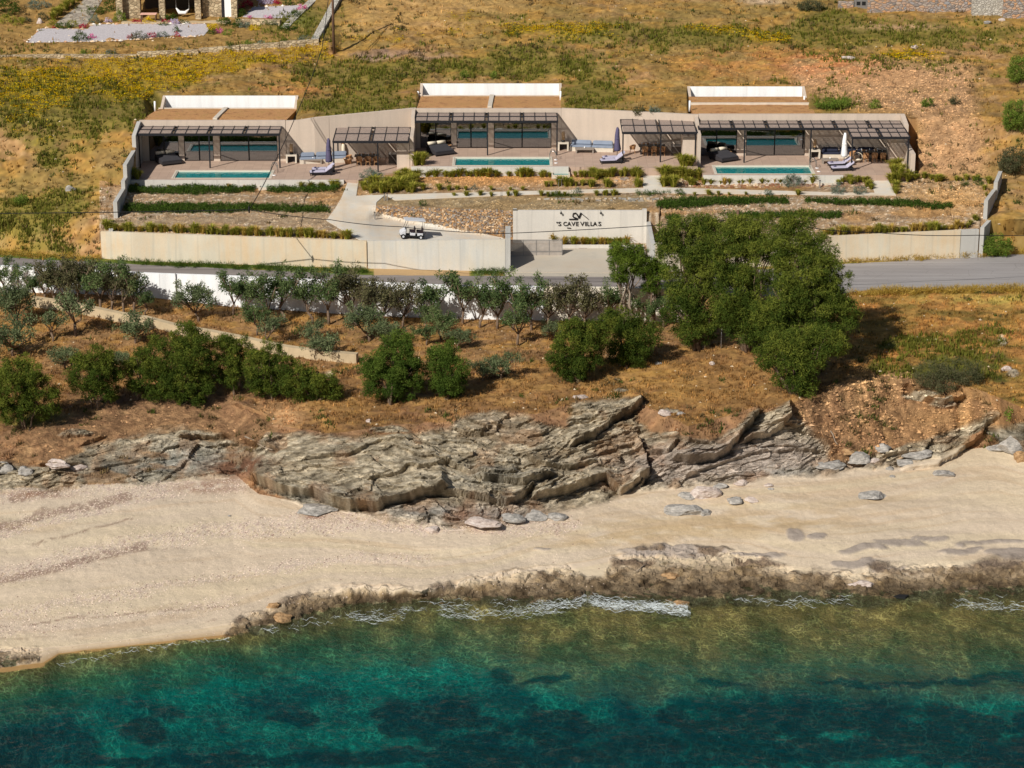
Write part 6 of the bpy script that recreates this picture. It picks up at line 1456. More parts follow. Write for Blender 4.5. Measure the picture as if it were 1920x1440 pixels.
lounge((537,557,562,652), 0, D1, 0, 212.6, M_BLUEC, 'blue-grey'); lounge((1046,1066,1069,1150), 0, D2, 1, 214.5, M_BLUEC, 'blue-grey'); lounge((1517,1537,1540,1640), 0, D3, 2, 212.7, M_NAVY, 'navy')
def ctable(u, v, D, i, L_=1.7):
    t = empty('coffee_table', pz(u, v, D), label='low greyed wooden coffee table in front of the sofa of the %s terrace' % VN[i], cat='coffee table', group='low coffee tables')
    rbox('table_top', -L_/2,-.4,.32,L_/2,.4,.40, M_GREYW, t, .015)
    for x in (-L_/2+.1, L_/2-.1): MB().box(x-.06,-.36,0,x+.06,.36,.318).build('leg', M_GREYW, t)
    MB().lathe([(.04,.401),(.06,.46),(.04,.56)], 8).build('vase', M_WCAN, t)
ctable(587, 306, D1, 0); ctable(1096, 286, D2, 1); ctable(1556, 306, D3, 2, 1.5)
# dining places
def chair(x, y, z, rz, lab, grp, mat=M_TAN):
    t = empty('dining_chair', (x, y, z), rz, label=lab, cat='chair', group=grp)
    m = MB(); n = 10; vs = []; 
    for j, (r, zz_) in enumerate([(.24,.42),(.29,.62),(.31,.82)]):
        for k in range(n+1): a = math.pi*(.15+k/n*1.7)-math.pi/2+math.pi/2-.0; vs.append((r*math.cos(a), r*math.sin(a)*.95, zz_-(.18 if j == 2 else .06*j)*(1-math.sin(math.pi*k/n))))
    fs = [(j*(n+1)+k, j*(n+1)+k+1, (j+1)*(n+1)+k+1, (j+1)*(n+1)+k) for j in range(2) for k in range(n)]
    m.add(vs, fs, True).build('backrest', mat, t); MB().lathe([(.02,.38),(.25,.40),(.27,.44),(.02,.46)], 12).build('seat', mat, t)
    for (a, b) in ((.18,.16),(-.18,.16),(.18,-.16),(-.18,-.16)): MB().bar((a*1.25,b*1.25,0),(a,b,.4),.03).build('leg', mat, t)
def dining(u, v, D, i, wid=2.2):
    p = pz(u, v, D); t = empty('dining_table', p, label='dark dining table laid with glasses under the %s dining pergola' % VN[i], cat='dining table', group='dark dining tables')
    rbox('table_top', -wid/2,-.5,.72,wid/2,.5,.77, M_TOP, t, .01)
    for x in (-wid/2+.2, wid/2-.2): MB().box(x-.05,-.4,0,x+.05,.4,.719).build('leg', M_METAL, t)
    for k in range(6):
        g = empty('wine_glass', (p.x-wid/2+.3+k*(wid-.6)/5, p.y+(-.25 if k % 2 else .25), D+.771), label='small wine glass on the %s dining table' % VN[i], cat='glass', group='glasses on the %s dining table' % VN[i])
        MB().lathe([(.04,0),(.01,.02),(.01,.1),(.045,.14),(.04,.22)], 8).build('glass', simple_glass, g)
    for k, x in enumerate((-.65, .15, .9)):
        chair(p.x+x, p.y-.85, D, math.pi/2+math.pi, 'tan tub chair on the sea side of the %s dining table, %s' % (VN[i], ['left one','middle one','right one'][k]), 'tan tub chairs')
    for k, x in enumerate((-.5, .5)): chair(p.x+x, p.y+.85, D, math.pi/2, 'tan tub chair on the wall side of the %s dining table, %s' % (VN[i], ['left one','right one'][k]), 'tan tub chairs')
    chair(p.x-wid/2-.55, p.y+.05, D, math.pi, 'tan tub chair at the left head of the %s dining table' % VN[i], 'tan tub chairs')
simple_glass = simple('drinking_glass', C3(200,205,205), .1)
dining(688, 307, D1, 0); dining(1222, 288, D2, 1, 2.4); dining(1634, 300, D3, 2, 2.4)
# potted plant and cushion stack by the left dining place
t = empty('cane_armchair', pz(652, 307, D1), label='round cane armchair with pale cushion left of the left dining table', cat='armchair')
MB().lathe([(.22,0),(.33,.35),(.42,.5),(.38,.52),(.05,.36)], 14).build('seat_shell', M_TAN, t); MB().lathe([(.02,.38),(.3,.42),(.3,.5),(.02,.53)], 12).build('cushion', M_CREAM, t)
t = empty('floor_lantern', pz(644, 300, D1), label='tall pale cane lantern standing left of the round cane armchair', cat='lantern')
MB().lathe([(.16,0),(.2,.2),(.2,1.2),(.12,1.5)], 12).build('shade', M_CREAM, t); MB().lathe([(.1,1.5),(.13,1.55),(.1,1.6)], 10).build('cap', M_TAN, t)
t = empty('round_chair', pz(1608, 305, D3), label='pale ring-shaped cane chair left of the right dining table', cat='chair')
MB().tube([(.42*math.cos(a), .1, .48+.42*math.sin(a)) for a in np.linspace(0,6.283,17)], .035, 6, cap=False).build('ring', M_CREAM, t); MB().lathe([(.05,.22),(.3,.26),(.33,.34),(.05,.36)], 12).build('seat', M_CREAM, t)
# beige stone blocks of the step beside pools and plain white discs in the paving, use unknown
for (u, v, D, nm) in [(514,329,D1,'left'),(1042,300,D2,'middle'),(1042.5,306,D2,'middle'),(1532,315.5,D3,'right'),(1535,322,D3,'right')]:
    q = pz(u, v, D); m = MB(); m.lathe([(.16,.0),(.17,.02),(.15,.04)], 12, (q.x,q.y,D+.005)); m.build('floor_disc', M_WCAN, label='white round disc in the paving beside the %s pool ladder' % nm, cat='floor light', group='round discs by the %s pool' % nm)  # plain white discs, use unknown; not known to be lights
# bollard lights along paths
for (u, v, lb) in [(689,352,'by the top of the drive'),(704,360,'in the grass by the drive'),(721,376,'at the inner bend of the path, left of a pair'),(726,376,'at the inner bend of the path, right of a pair'),(703,412,'at the lower bend of the drive'),(1537,352,'below the right basin')]:
    q = ground_uv(u, v); t = empty('path_light', q, label='slim grey bollard light '+lb, cat='bollard light', group='bollard lights')
    MB().box(-.05,-.05,-.1,.05,.05,.6).build('post', M_METAL_L, t); MB().box(-.06,-.06,.602,.06,.06,.66).build('cap', M_METAL, t)
q = ground_uv(1050, 350); t = empty('info_frame', q, label='small upright pale metal frame beside the path below the middle basin', cat='frame')
for x in (-.13,.13): MB().box(x-.02,-.02,-.1,x+.02,.02,.7).build('post', M_METAL_L, t)
MB().box(-.11,-.02,.64,.11,.02,.7).build('rail', M_METAL_L, t)

# ================================================================ GOLF CART
q = ground_uv(746, 447); q2 = ground_uv(798, 450)
CT = empty('golf_cart', (q+q2)/2+Vector((0,.2,.05)), math.atan2(q2.y-q.y, q2.x-q.x), label='white golf cart with dark seats and white roof parked on the drive', cat='golf cart')
CT.scale = (.85,.85,.88); CT.rotation_euler.y = -math.atan2(q2.z-q.z, q2.x-q.x)
for (x, y) in ((-.95,-.5),(-.95,.5),(.8,-.5),(.8,.5)):
    w_ = MB(); w_.tube([(x,y-.09,.23),(x,y+.09,.23)], .23, 14, smooth=False); wo = w_.build('wheel', M_RUB, CT); MB().tube([(x,y-.1,.23),(x,y+.1,.23)], .11, 10, smooth=False).build('rim', M_CARTW, wo)
MB().box(-1.2,-.5,.24,1.15,.5,.34).build('chassis', M_RUB, CT)
m = MB(); m.prism([(-1.25,-.52,.32,.62),(-1.25,.52,.32,.62),(-.7,.52,.32,.95),(-.7,-.52,.32,.95)], 0, 0); m.build('front_cowl', M_CARTW, CT, bevel=.05)
MB().box(-.72,-.42,.62,-.66,.42,.98).build('dashboard', M_RUB, CT)
for y in (-.35,.35): MB().lathe([(.01,0),(.09,.02),(.07,.06)], 10, (-1.23,y,.5)).build('headlight', M_CHROME, CT)
for (x0, x1, nm) in ((-.25,.25,'a'),(.45,1.0,'b')):
    rbox('seat_box', x0,-.5,.345,x1,.5,.62, M_CARTW, CT, .03); rbox('seat_cushion', x0-.02,-.5,.625,x1,.5,.75, M_CARTD, CT, .03)
    m = MB(); m.prism([(x1-.08,-.48,.76,1.1),(x1-.02,-.48,.76,1.12),(x1-.02,.48,.76,1.12),(x1-.08,.48,.76,1.1)], 0, 0); m.build('seat_back', M_CARTD, CT, bevel=.02)
MB().tube([(.95,-.52,.9),(.7,-.52,.98),(.6,-.52,.75)], .02, 6).build('armrest', M_METAL, CT)
MB().bar((-.7,.15,.85),(-.45,.15,1.05),.03).build('steering_column', M_METAL, CT); MB().tube([(-.45+.02*math.cos(a),.15+.16*math.cos(a),1.05+.14*math.sin(a)) for a in np.linspace(0,6.28,13)], .015, 5, cap=False).build('steering_wheel', M_RUB, CT)
for (a, b) in (((-.85,-.48,.9),(-.6,-.48,1.78)),((-.85,.48,.9),(-.6,.48,1.78)),((1.05,-.48,.5),(1.0,-.48,1.78)),((1.05,.48,.5),(1.0,.48,1.78))): MB().bar(a, b, .035).build('roof_post', M_METAL, CT)
rbox('roof', -.95,-.6,1.78,1.15,.6,1.86, M_CARTW, CT, .03)
MB().bar((1.1,-.45,.4),(1.25,-.45,.75),.05).build('rear_rack', M_METAL, CT)

# ================================================================ STONE BANK ABOVE THE DRIVE, small stones joined
M_DSTONE = stn_mat(); rg2 = np.random.default_rng(8)
def stone_rows(name, poly, du, dv, size, cols, lab, cat, lift=.02):
    a = np.array(poly); u0, v0 = a.min(0); u1, v1 = a.max(0); pts = []
    r = 0
    v = v1
    while v > v0:
        u = u0+(r % 2)*du*.5
        while u < u1: pts.append((u+rg2.uniform(-.3,.3)*du, v+rg2.uniform(-.2,.2)*dv)); u += du*rg2.uniform(.7,1.3)
        v -= dv; r += 1
    U = np.array([p[0] for p in pts]); V = np.array([p[1] for p in pts]); k = poly_mask(poly, 1, U, V) > .5
    pp_ = np.array([ground_uv(a_, b_) for a_, b_ in zip(U[k], V[k])]); pp_[:,2] += lift; n = len(pp_)
    # rough blocks: eight jittered corners
    B = np.array([(x,y,z) for z in (-1,1) for y in (-1,1) for x in (-1,1)], float)[None]*(1+rg2.uniform(-.28,.28,(n,8,3)))
    B[...,0] *= size*rg2.uniform(.5,1.1,(n,1)); B[...,1] *= size*.7; B[...,2] *= size*rg2.uniform(.3,.6,(n,1))
    F = np.array([(0,2,3,1),(4,5,7,6),(0,1,5,4),(1,3,7,5),(3,2,6,7),(2,0,4,6)])[None]+np.arange(n)[:,None,None]*8
    cc = np.array(cols)[rg2.integers(0, len(cols), n)]*rg2.uniform(.75,1.25,(n,1))
    me = np_mesh(name, (B+pp_[:,None,:]).reshape(-1,3), F.reshape(-1,4), [M_DSTONE], {'col': np.clip(np.repeat(cc, 8, 0), 0, 1)})
    t = empty(name, pp_.mean(0), label=lab, cat=cat); o = link('stones', me, None, t, kind='stuff'); o.matrix_parent_inverse = Matrix.Translation(-Vector(t.location)); return t
SC_ = [sl3(178,146,110), sl3(160,138,112), sl3(150,134,118), sl3(206,178,144), sl3(136,124,114), sl3(196,158,116), sl3(146,120,96), sl3(150,142,134)]
stone_rows('dry_stone_bank', [(708,386),(800,390),(960,395),(961,446),(880,434),(790,416),(735,405),(704,399)], 4.6, 2.6, .105, SC_, 'rust and grey dry-stone bank between the drive and the sign wall', 'stone bank')
stone_rows('stone_edging', [(1008,372),(1100,372),(1236,372),(1240,377),(1100,377),(1008,376)], 8, 3.4, .16, [sl3(170,160,146), sl3(150,144,134), sl3(196,172,140)], 'line of loose grey stones below the path above the sign', 'stone edging')
stone_rows('stone_mulch', [(1262,338),(1300,334),(1470,336),(1475,352),(1300,352),(1262,350)], 6, 3, .13, [sl3(190,160,130), sl3(150,124,104), sl3(206,184,156), sl3(140,96,70)], 'bed of broken stones below the right pool', 'stone bed')
stone_rows('stone_bed', [(1480,340),(1640,342),(1640,350),(1480,352)], 6, 3, .12, [sl3(160,130,110), sl3(140,104,84), sl3(190,168,140)], 'bed of reddish stones around the right basin', 'stone bed')
stone_rows('stone_patch', [(1150,336),(1178,334),(1180,340),(1152,341)], 5, 2.6, .12, [sl3(150,140,130), sl3(196,170,140)], 'small heap of stones in the bed left of the crossing path', 'stone heap')

# ================================================================ BOULDERS ON THE BEACH
def boulder_mat(name, a, b, c):
    M = Mat(name); g = M.obj(); n = M.noise(2.5, 6, .65); st = M.noise(3, 5, .6, M.map(M.pos(), (1.2,1.2,6)))
    k = M.ramp(M.math('ADD', M.math('MULTIPLY', n, .5), M.math('MULTIPLY', st, .5)), (.36, a), (.5, b), (.64, c)); M.set(k, .9, spec=.2); M.bump(M.math('ADD', n, st), .8, .12); return M.m
B_GREY = boulder_mat('grey_schist', C3(120,116,110), C3(160,154,146), C3(196,188,178)); B_PINK = boulder_mat('pinkish_marble', C3(160,142,130), C3(196,178,166), C3(222,210,198)); B_BRN = boulder_mat('brown_rock', C3(120,92,64), C3(164,130,92), C3(196,160,118))
def boulder(u, v, ru, rv, mat, lab, seed, flat=.5, grp='boulders on the beach'):
    p = ground_uv(u, v); s = (p.y*CP+(CAMZ-p.z)*SP)/FPX; rx = ru*s; bm = bmesh.new(); bmesh.ops.create_icosphere(bm, subdivisions=3, radius=1)
    rng = np.random.default_rng(seed); o = rng.uniform(0, 50, 3); co = np.array([x.co for x in bm.verts])
    f = fbm(co[:,0]*1.1+o[0], co[:,1]*1.1+co[:,2]*1.7+o[1], 4, seed); g = saw((co[:,2]*1.4+co[:,0]*.3+o[2])/.33)
    k = .62+.62*f+.09*g+.06*(fbm(co[:,0]*4, co[:,1]*4+co[:,2]*5, 2, seed+1)-.5)
    for _ in range(11):
        nrm = rng.normal(size=3); nrm /= np.linalg.norm(nrm); dcut = rng.uniform(.62, .85); dd_ = co@nrm-dcut; co = co-np.where(dd_ > 0, dd_, 0)[:,None]*nrm
    rz_ = max(rv*s*1.0, rx*flat*.5)
    for vtx, kk, cc_ in zip(bm.verts, k, co): c = Vector(cc_)*float(kk)*1.2; c.z = max(c.z, -.35); vtx.co = (c.x*rx, c.y*rx*.75, c.z*rz_)
    me = bpy.data.meshes.new('boulder'); bm.to_mesh(me); bm.free()
    o = link('boulder', me, mat, label=lab, cat='boulder', group=grp); o.location = (p.x, p.y, p.z+.1*rz_); o.rotation_euler = (0,0,rng.uniform(-.3,.3)); return o
for i, (u, v, ru, rv, mt, lab) in enumerate([
 (1320,928,27,13,B_PINK,'large pale pinkish boulder on the sand below the cliff'),(1279,958,30,12,B_GREY,'wide flat grey boulder on the sand, lowest and farthest left of the group'),(1322,962,13,7,B_GREY,'small grey boulder right of the wide flat grey one'),(1288,932,15,8,B_GREY,'grey boulder touching the left side of the pinkish boulder'),(1378,942,16,8,B_GREY,'grey boulder left of the small white one'),(1408,939,13,6,B_PINK,'small white boulder at the right end of the boulder group'),
 (1352,912,14,6,B_GREY,'low grey rock just above the pinkish boulder'),(1390,908,12,6,B_PINK,'small pinkish rock half buried by the cliff foot'),(1440,912,8,5,B_PINK,'little pale rock by the foot of the pale cliff'),(1446,918,6,3,B_GREY,'little grey rock by the foot of the pale cliff'),
 (1635,928,28,6,B_GREY,'flat grey rock sunk in the right part of the beach'),(1668,880,9,4,B_GREY,'small round rock under the right cliff, upper one'),(1672,894,6,3,B_GREY,'small round rock under the right cliff, lower one'),(1770,890,18,6,B_GREY,'flat grey rock near the upper right edge of the sand'),
 (812,996,15,8,B_PINK,'pale boulder at the lower tip of the flat rocks in the middle'),(1000,968,28,9,B_GREY,'grey rock at the right end of the middle flat rocks'),(1045,972,18,7,B_GREY,'outermost grey rock right of the middle flat rocks'),(962,975,22,9,B_GREY,'flat grey slab beneath the middle cliff'),(590,958,34,8,B_GREY,'low grey slab lying on sand under the left big rock'),(905,985,30,8,B_PINK,'pinkish slab at the lower edge of the middle rocks'),
 (1610,862,22,13,B_GREY,'grey boulder at the foot of the earth cliff'),(1655,845,16,9,B_GREY,'boulder at the foot of the earth cliff, right of the largest'),(1590,850,12,8,B_BRN,'brown boulder left above the grey boulder of the earth cliff'),(1718,856,26,9,B_GREY,'long grey boulder lying beneath the earth cliff'),(1704,870,24,6,B_GREY,'thin slab under the long grey boulder'),(1640,868,10,6,B_PINK,'pale small boulder beneath the earth cliff'),(1900,838,24,22,B_GREY,'big grey boulder at the right edge of the beach'),(1915,862,14,14,B_BRN,'brown rock at the right edge below the big grey boulder'),(1872,842,18,8,B_GREY,'low grey rock left of the big boulder at the right edge'),(1560,873,30,8,B_GREY,'long grey slab between pale cliff and earth cliff'),
 (10,882,16,14,B_GREY,'dark rock at the left edge beneath the cliff'),(108,876,22,9,B_PINK,'whitish rock in the left cliff foot, left of a pair'),(142,876,18,8,B_PINK,'whitish rock in the left cliff foot, right of a pair'),(430,967,4,2,B_GREY,'tiny dark stone alone on the left sand'),(48,890,14,9,B_GREY,'rock low in the left cliff beside the dark one')]):
    boulder(u, v, ru, rv, mt, lab, 300+i)
for i, (u, v, ru, rv, mt, lab) in enumerate([(1812,1109,5,2,B_PINK,'tiny white rock at the right waterline'),(1275,1136,16,8,B_BRN,'brown rock breaking the surf'),(1615,1093,20,6,B_PINK,'pale flat slab on the wet shore rocks'),(1258,1080,16,5,B_BRN,'pale brown slab on the shore rocks'),(530,1160,22,8,B_BRN,'pale slab in the wet shore rocks at the left'),(515,1138,12,8,B_BRN,'brown knob at the left start of the shore rocks')]):
    boulder(u, v, ru, rv, mt, lab, 400+i, grp='rocks at the waterline')
for i, (u, v, ru, rv, lab) in enumerate([(132,357,9,7,'pale boulder on the slope left of the boundary wall'),(1714,90,7,4,'white boulder on the hillside at the upper right'),(1590,108,13,3,'long pale stone on the hillside above the scree'),(1850,66-22,8,4,'white stone below the upper right stone wall'),(1878,38,7,4,'pale stone at the corner of the upper right stone wall'),(1335,683,6,4,'pale stone on the slope under the tamarisk trees'),(1235,682,6,3,'flat pale stone on the golden slope'),(1088,743,14,4,'flat pale outcrop on the golden slope above the rocks'),(1247,776,13,6,'small grey outcrop right of the pointed rock'),(1275,777,8,5,'little pale outcrop beside the small grey outcrop'),(690,793,5,4,'small white stone above the big left rock'),(1890,694,10,7,'cluster stone at the right slope edge')]):
    boulder(u, v, ru, rv, B_PINK if i % 3 else B_GREY, lab, 500+i, grp='stones on the slopes')
# driftwood, planks, floating things
for (a, b, r, lab) in [((1556,812),(1569,838),.05,'pale driftwood stick leaning on the earth cliff'),((462,826),(512,848),.07,'driftwood branch under the ledge at the left'),((1193,1071),(1212,1056),.05,'dark driftwood stick on the shore rocks'),((1838,382),(1860,382),.04,'short stick beside the end wall')]:
    p, q = ground_uv(*a), ground_uv(*b); m = MB(); branchy(m, p+Vector((0,-.1,.1)), q+Vector((0,-.1,.12)), r, r*.6, np.random.default_rng(3), 4, .06); m.build('driftwood', M_BARKP, label=lab, cat='driftwood')
p = pz(1690, 1119, .02); MB().prism([(p.x-.55,p.y-.1),(p.x-.1,p.y+.25),(p.x+.5,p.y+.15),(p.x+.2,p.y-.3)], -.05, .1).build('dark_board', M_RUB, label='dark angular board floating at the right edge of the surf', cat='board')
p = ground_uv(1823, 1106); m = MB(); m.bar(p+Vector((-.3,0,.06)), p+Vector((.35,.05,.08)), .1, .06); m.build('plank', M_BARK, label='reddish plank lying at the right waterline', cat='plank')

# ================================================================ POLES AND CABLES
def pole(base, h, lab, r=.14):
    t = empty('utility_pole', base, label=lab, cat='utility pole', group='wooden utility poles')
    MB().tube([(0,0,-.5),(0,0,h*.5),(0,0,h)], [r, r*.9, r*.75], 10).build('shaft', M_WOOD, t); return t
pa = ground_uv(626, 96); tA = pole(pa, 8.5, 'dark wooden pole on the flowery slope above the left villa'); MB().bar((-.5,-.12,7.9),(.5,-.12,7.9),.1).build('crossarm', M_WOOD, tA)
yB = 177.5; xB = xu(1379, yB, 10); zB = gz(xB, yB); tB = pole((xB, yB, zB), zv(394, yB)-zB, 'weathered wooden pole rising out of the tamarisk crowns'); hB = zv(411, yB)-zB
MB().lathe([(.09,hB-.12),(.11,hB),(.09,hB+.12)], 8, (0,-.16,0)).build('insulator', M_METAL_L, tB)
for (u, v, h, lab) in [(1352,655,1.8,'thin pale post under the tamarisk trees, left of three'),(1391,650,1.6,'thin pale post under the tamarisk trees, middle of three'),(1407,648,1.5,'thin pale post under the tamarisk trees, right of three')]:
    q = ground_uv(u, v); MB().tube([(q.x,q.y,q.z-.2),(q.x,q.y,q.z+h)], .04, 6).build('thin_post', M_METAL_L, label=lab, cat='post', group='thin posts under the trees')
for (u, lab) in [(33,'grey downpipe on the white wall near the left edge'),(330,'grey downpipe on the white wall before the open stretch'),(1168-25,'grey pipe on the white wall behind the slim pine')]:
    y = wall_y(u)-.08; x = xu(u, y, 7.3); MB().tube([(x,y,6.2),(x,y,8.5)], .05, 6).build('wall_pipe', M_METAL_L, label=lab, cat='pipe', group='pipes on the white wall')
def cable(pts, r, lab, sag=0, bundle=1):
    q = []
    for (a, b) in zip(pts[:-1], pts[1:]):
        a, b = Vector(a), Vector(b); n = 10
        for i in range(n): t = i/n; p = a.lerp(b, t); p.z -= sag*4*t*(1-t); q.append(p)
    q.append(Vector(pts[-1])); return MB().tube(q, r, 5).build('cable', M_RUB, label=lab, cat='cable')
yc = 186.0
J = py(467, 393, yc)
cable([py(-300,398,yc), py(0,400,yc), J], .035, 'black overhead cable crossing low over the left garden', .05)
cable([J, py(620,412,yc), py(750,425,yc-1), py(940,438,yc-3), (xB, yB, zB+hB)], .03, 'black overhead cable running from the junction over the drive to the wooden pole', .1)
cable([(xB, yB, zB+hB), py(1500,424,180), py(1640,436,182), py(1832,441,184), py(2100,436,186)], .03, 'black overhead cable running right from the wooden pole over the road wall', .12)
for k in range(2):
    cable([(pa.x, pa.y-.1, pa.z+7.9), py(604,90,222+k), py(566,190,212+k*.5), py(512,310,200), J], .035, 'black cable hanging from the slope pole down across the left villa, %s strand' % ['first','second'][k], .15)
MB().lathe([(.04,-.28),(.08,-.1),(.08,.15),(.03,.3)], 8, tuple(J)).build('cable_junction', M_RUB, label='dark junction bundle where the cables meet above the left garden', cat='junction')
# bench-like litter: small white car wreck-free objects under bushes
q = ground_uv(1140, 603); MB().box(q.x-.6,q.y-.2,q.z+.05,q.x+.6,q.y+.2,q.z+.25).build('white_trough', M_WCAN, bevel=.04, label='white trough lying between the bush and the white wall', cat='trough')
# ================================================================ UPPER LEFT: STONE HOUSE AND GARDEN
def rubble(name, cols, scale=2.2, k=1.0):
    M = Mat(name); v = M.n('TexVoronoi', feature='F1'); M.put(v.inputs['Vector'], M.map(M.pos(), (1, 1, 1.7))); v.inputs['Scale'].default_value = scale
    e = M.n('TexVoronoi', feature='DISTANCE_TO_EDGE'); M.put(e.inputs['Vector'], M.map(M.pos(), (1, 1, 1.7))); e.inputs['Scale'].default_value = scale
    sx_ = M.n('SeparateColor'); M.put(sx_.inputs[0], v.outputs['Color']); c = M.ramp(sx_.outputs[0], *[(i/(len(cols)-1), x) for i, x in enumerate(cols)])
    c = M.mix(M.ramp(e.outputs[0], (0, .75), (.08, 0)), c, tuple(x*.5 for x in cols[0])); n = M.noise(9, 4, .6); c = M.mix(.5, c, M.ramp(n, (.3,.8), (.7,1.15)), 'MULTIPLY')
    M.set(c, .9, spec=.2); M.bump(M.math('MINIMUM', e.outputs[0], .15), .9, .3); return M.m
R_HOUSE = rubble('house_rubble', [C3(150,132,104), C3(190,168,134), C3(206,186,152), C3(164,140,110)], 2.4)
R_GREY = rubble('grey_rubble', [C3(132,124,118), C3(176,160,146), C3(196,150,110), C3(150,148,148)], 2.6)
R_LIGHT = rubble('pale_rubble_wall', [C3(170,162,150), C3(200,192,178), C3(184,176,160)], 3.0)
M_GRAVW = simple('white_gravel', C3(184,176,176), .95, 0, .22, 7, .03)
R_PAVE = rubble('stone_paving', [C3(150,138,124), C3(180,168,150), C3(166,152,134)], 1.6)
paved('gravel_bed', [(50,80),(76,54),(110,54),(165,55),(172,46),(290,45),(385,45),(392,55),(384,65),(350,70),(330,66),(295,70),(250,74),(200,77),(120,79)], M_GRAVW, .04, 8)
paved('gravel_bed', [(455,32),(474,14),(520,12),(570,10),(562,22),(545,34),(490,34)], M_GRAVW, .04, 8)
paved('stone_path', [(102,47),(150,8),(168,-14),(200,-14),(186,10),(168,38),(160,50),(130,50)], R_PAVE, .04, 6)
yH = ground_uv(300, 36).y; zH = ground_uv(300, 36).z
hx = lambda u: xu(u, yH, zH+1)
h = empty('stone_house', (hx(330), yH, zH), label='rustic stone house with vine-grown porch at the upper left', cat='house')
ox = h.location.x
def hb(nm, u0, u1, y0, y1, z0, z1, mat, par=h): return MB().box(hx(u0)-ox, y0, z0, hx(u1)-ox, y1, z1).build(nm, mat, par)
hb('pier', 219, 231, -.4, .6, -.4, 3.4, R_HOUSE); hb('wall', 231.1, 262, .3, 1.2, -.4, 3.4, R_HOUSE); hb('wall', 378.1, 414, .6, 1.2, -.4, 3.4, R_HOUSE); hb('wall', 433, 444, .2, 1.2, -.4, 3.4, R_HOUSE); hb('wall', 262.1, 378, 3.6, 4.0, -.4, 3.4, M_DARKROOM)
hb('pillar', 299, 310, -.3, .3, -.4, 2.3, R_HOUSE); hb('pillar', 366, 377, -.3, .3, -.4, 2.3, R_HOUSE); hb('porch_beam', 258, 378, -.35, .35, 2.305, 2.65, M_COPING)
hb('door', 420.2, 432.8, .5, .6, 0, 2.3, M_WHITE); hb('side_door', 414.2, 420, .5, .62, 0, 2.4, M_METAL); hb('porch_floor', 231, 433, -1.6, 3.5, -.35, .04, M_STONEPALE); hb('roof', 215, 448, -.6, 6, 3.41, 3.7, M_COPING)
t = empty('garden_table', (hx(281), yH-.9, zH+.05), label='small table with pinkish cloth on the porch of the stone house', cat='table')
MB().box(-.8,-.45,.7,.8,.45,.76).build('table_top', simple('pink_cloth', C3(226,176,156), .9), t)
for (x, y) in ((-.7,-.35),(.7,-.35),(.7,.35),(-.7,.35)): MB().box(x-.04,y-.04,0,x+.04,y+.04,.699).build('leg', M_WOOD, t)
t = empty('hammock_seat', (hx(340), yH+.6, zH+.6), label='whitish hanging seat in the dark porch of the stone house', cat='hammock')
m = MB(); m.tube([(-.6,0,.5),(-.3,0,.05),(.3,0,.0),(.7,0,.4)], [.05,.2,.2,.05], 8); m.build('sling', M_WCAN, t); MB().tube([(-.6,0,.5),(-.6,0,1.7)], .015, 4).build('rope', M_WCAN, t); MB().tube([(.7,0,.4),(.7,0,1.7)], .015, 4).build('rope', M_WCAN, t)
# low stone garden walls: their larger stones stand proud, joined
def stone_wall_px(pts, lab, zh, th=.4, mat=R_HOUSE, dz0=.35):
    q = []
    for (u, v) in pts: p = ground_uv(u, v); q.append((p.x, p.y, p.z-dz0, p.z+zh))
    return wall_path('garden_wall', q, th, mat, label=lab, cat='stone wall', group='low stone garden walls')
stone_wall_px([(-60,108),(100,108),(256,108)], 'low stone wall below the upper left garden, longest lower part', .35)
stone_wall_px([(257,106),(372,103)], 'low stone wall below the garden, second step from the left', .5)
stone_wall_px([(373,101),(449,95)], 'low stone wall below the garden, third step from the left', .55)
stone_wall_px([(450,93),(524,90)], 'low stone wall below the garden, fourth step with white end stone', .5)
stone_wall_px([(525,89),(598,85)], 'low stone wall below the garden, rightmost step with pale stones', .55)
stone_wall_px([(442,45),(525,48)], 'low stone wall holding up the small gravel bed', .55)
stone_wall_px([(596,82),(615,45),(645,-10)], 'long grey path wall climbing the slope beside the dark pole', .3, .7, R_LIGHT)
stone_wall_px([(540,52),(566,30),(600,-5)], 'grey stone path edge climbing right of the small gravel bed', .12, .8, R_LIGHT)
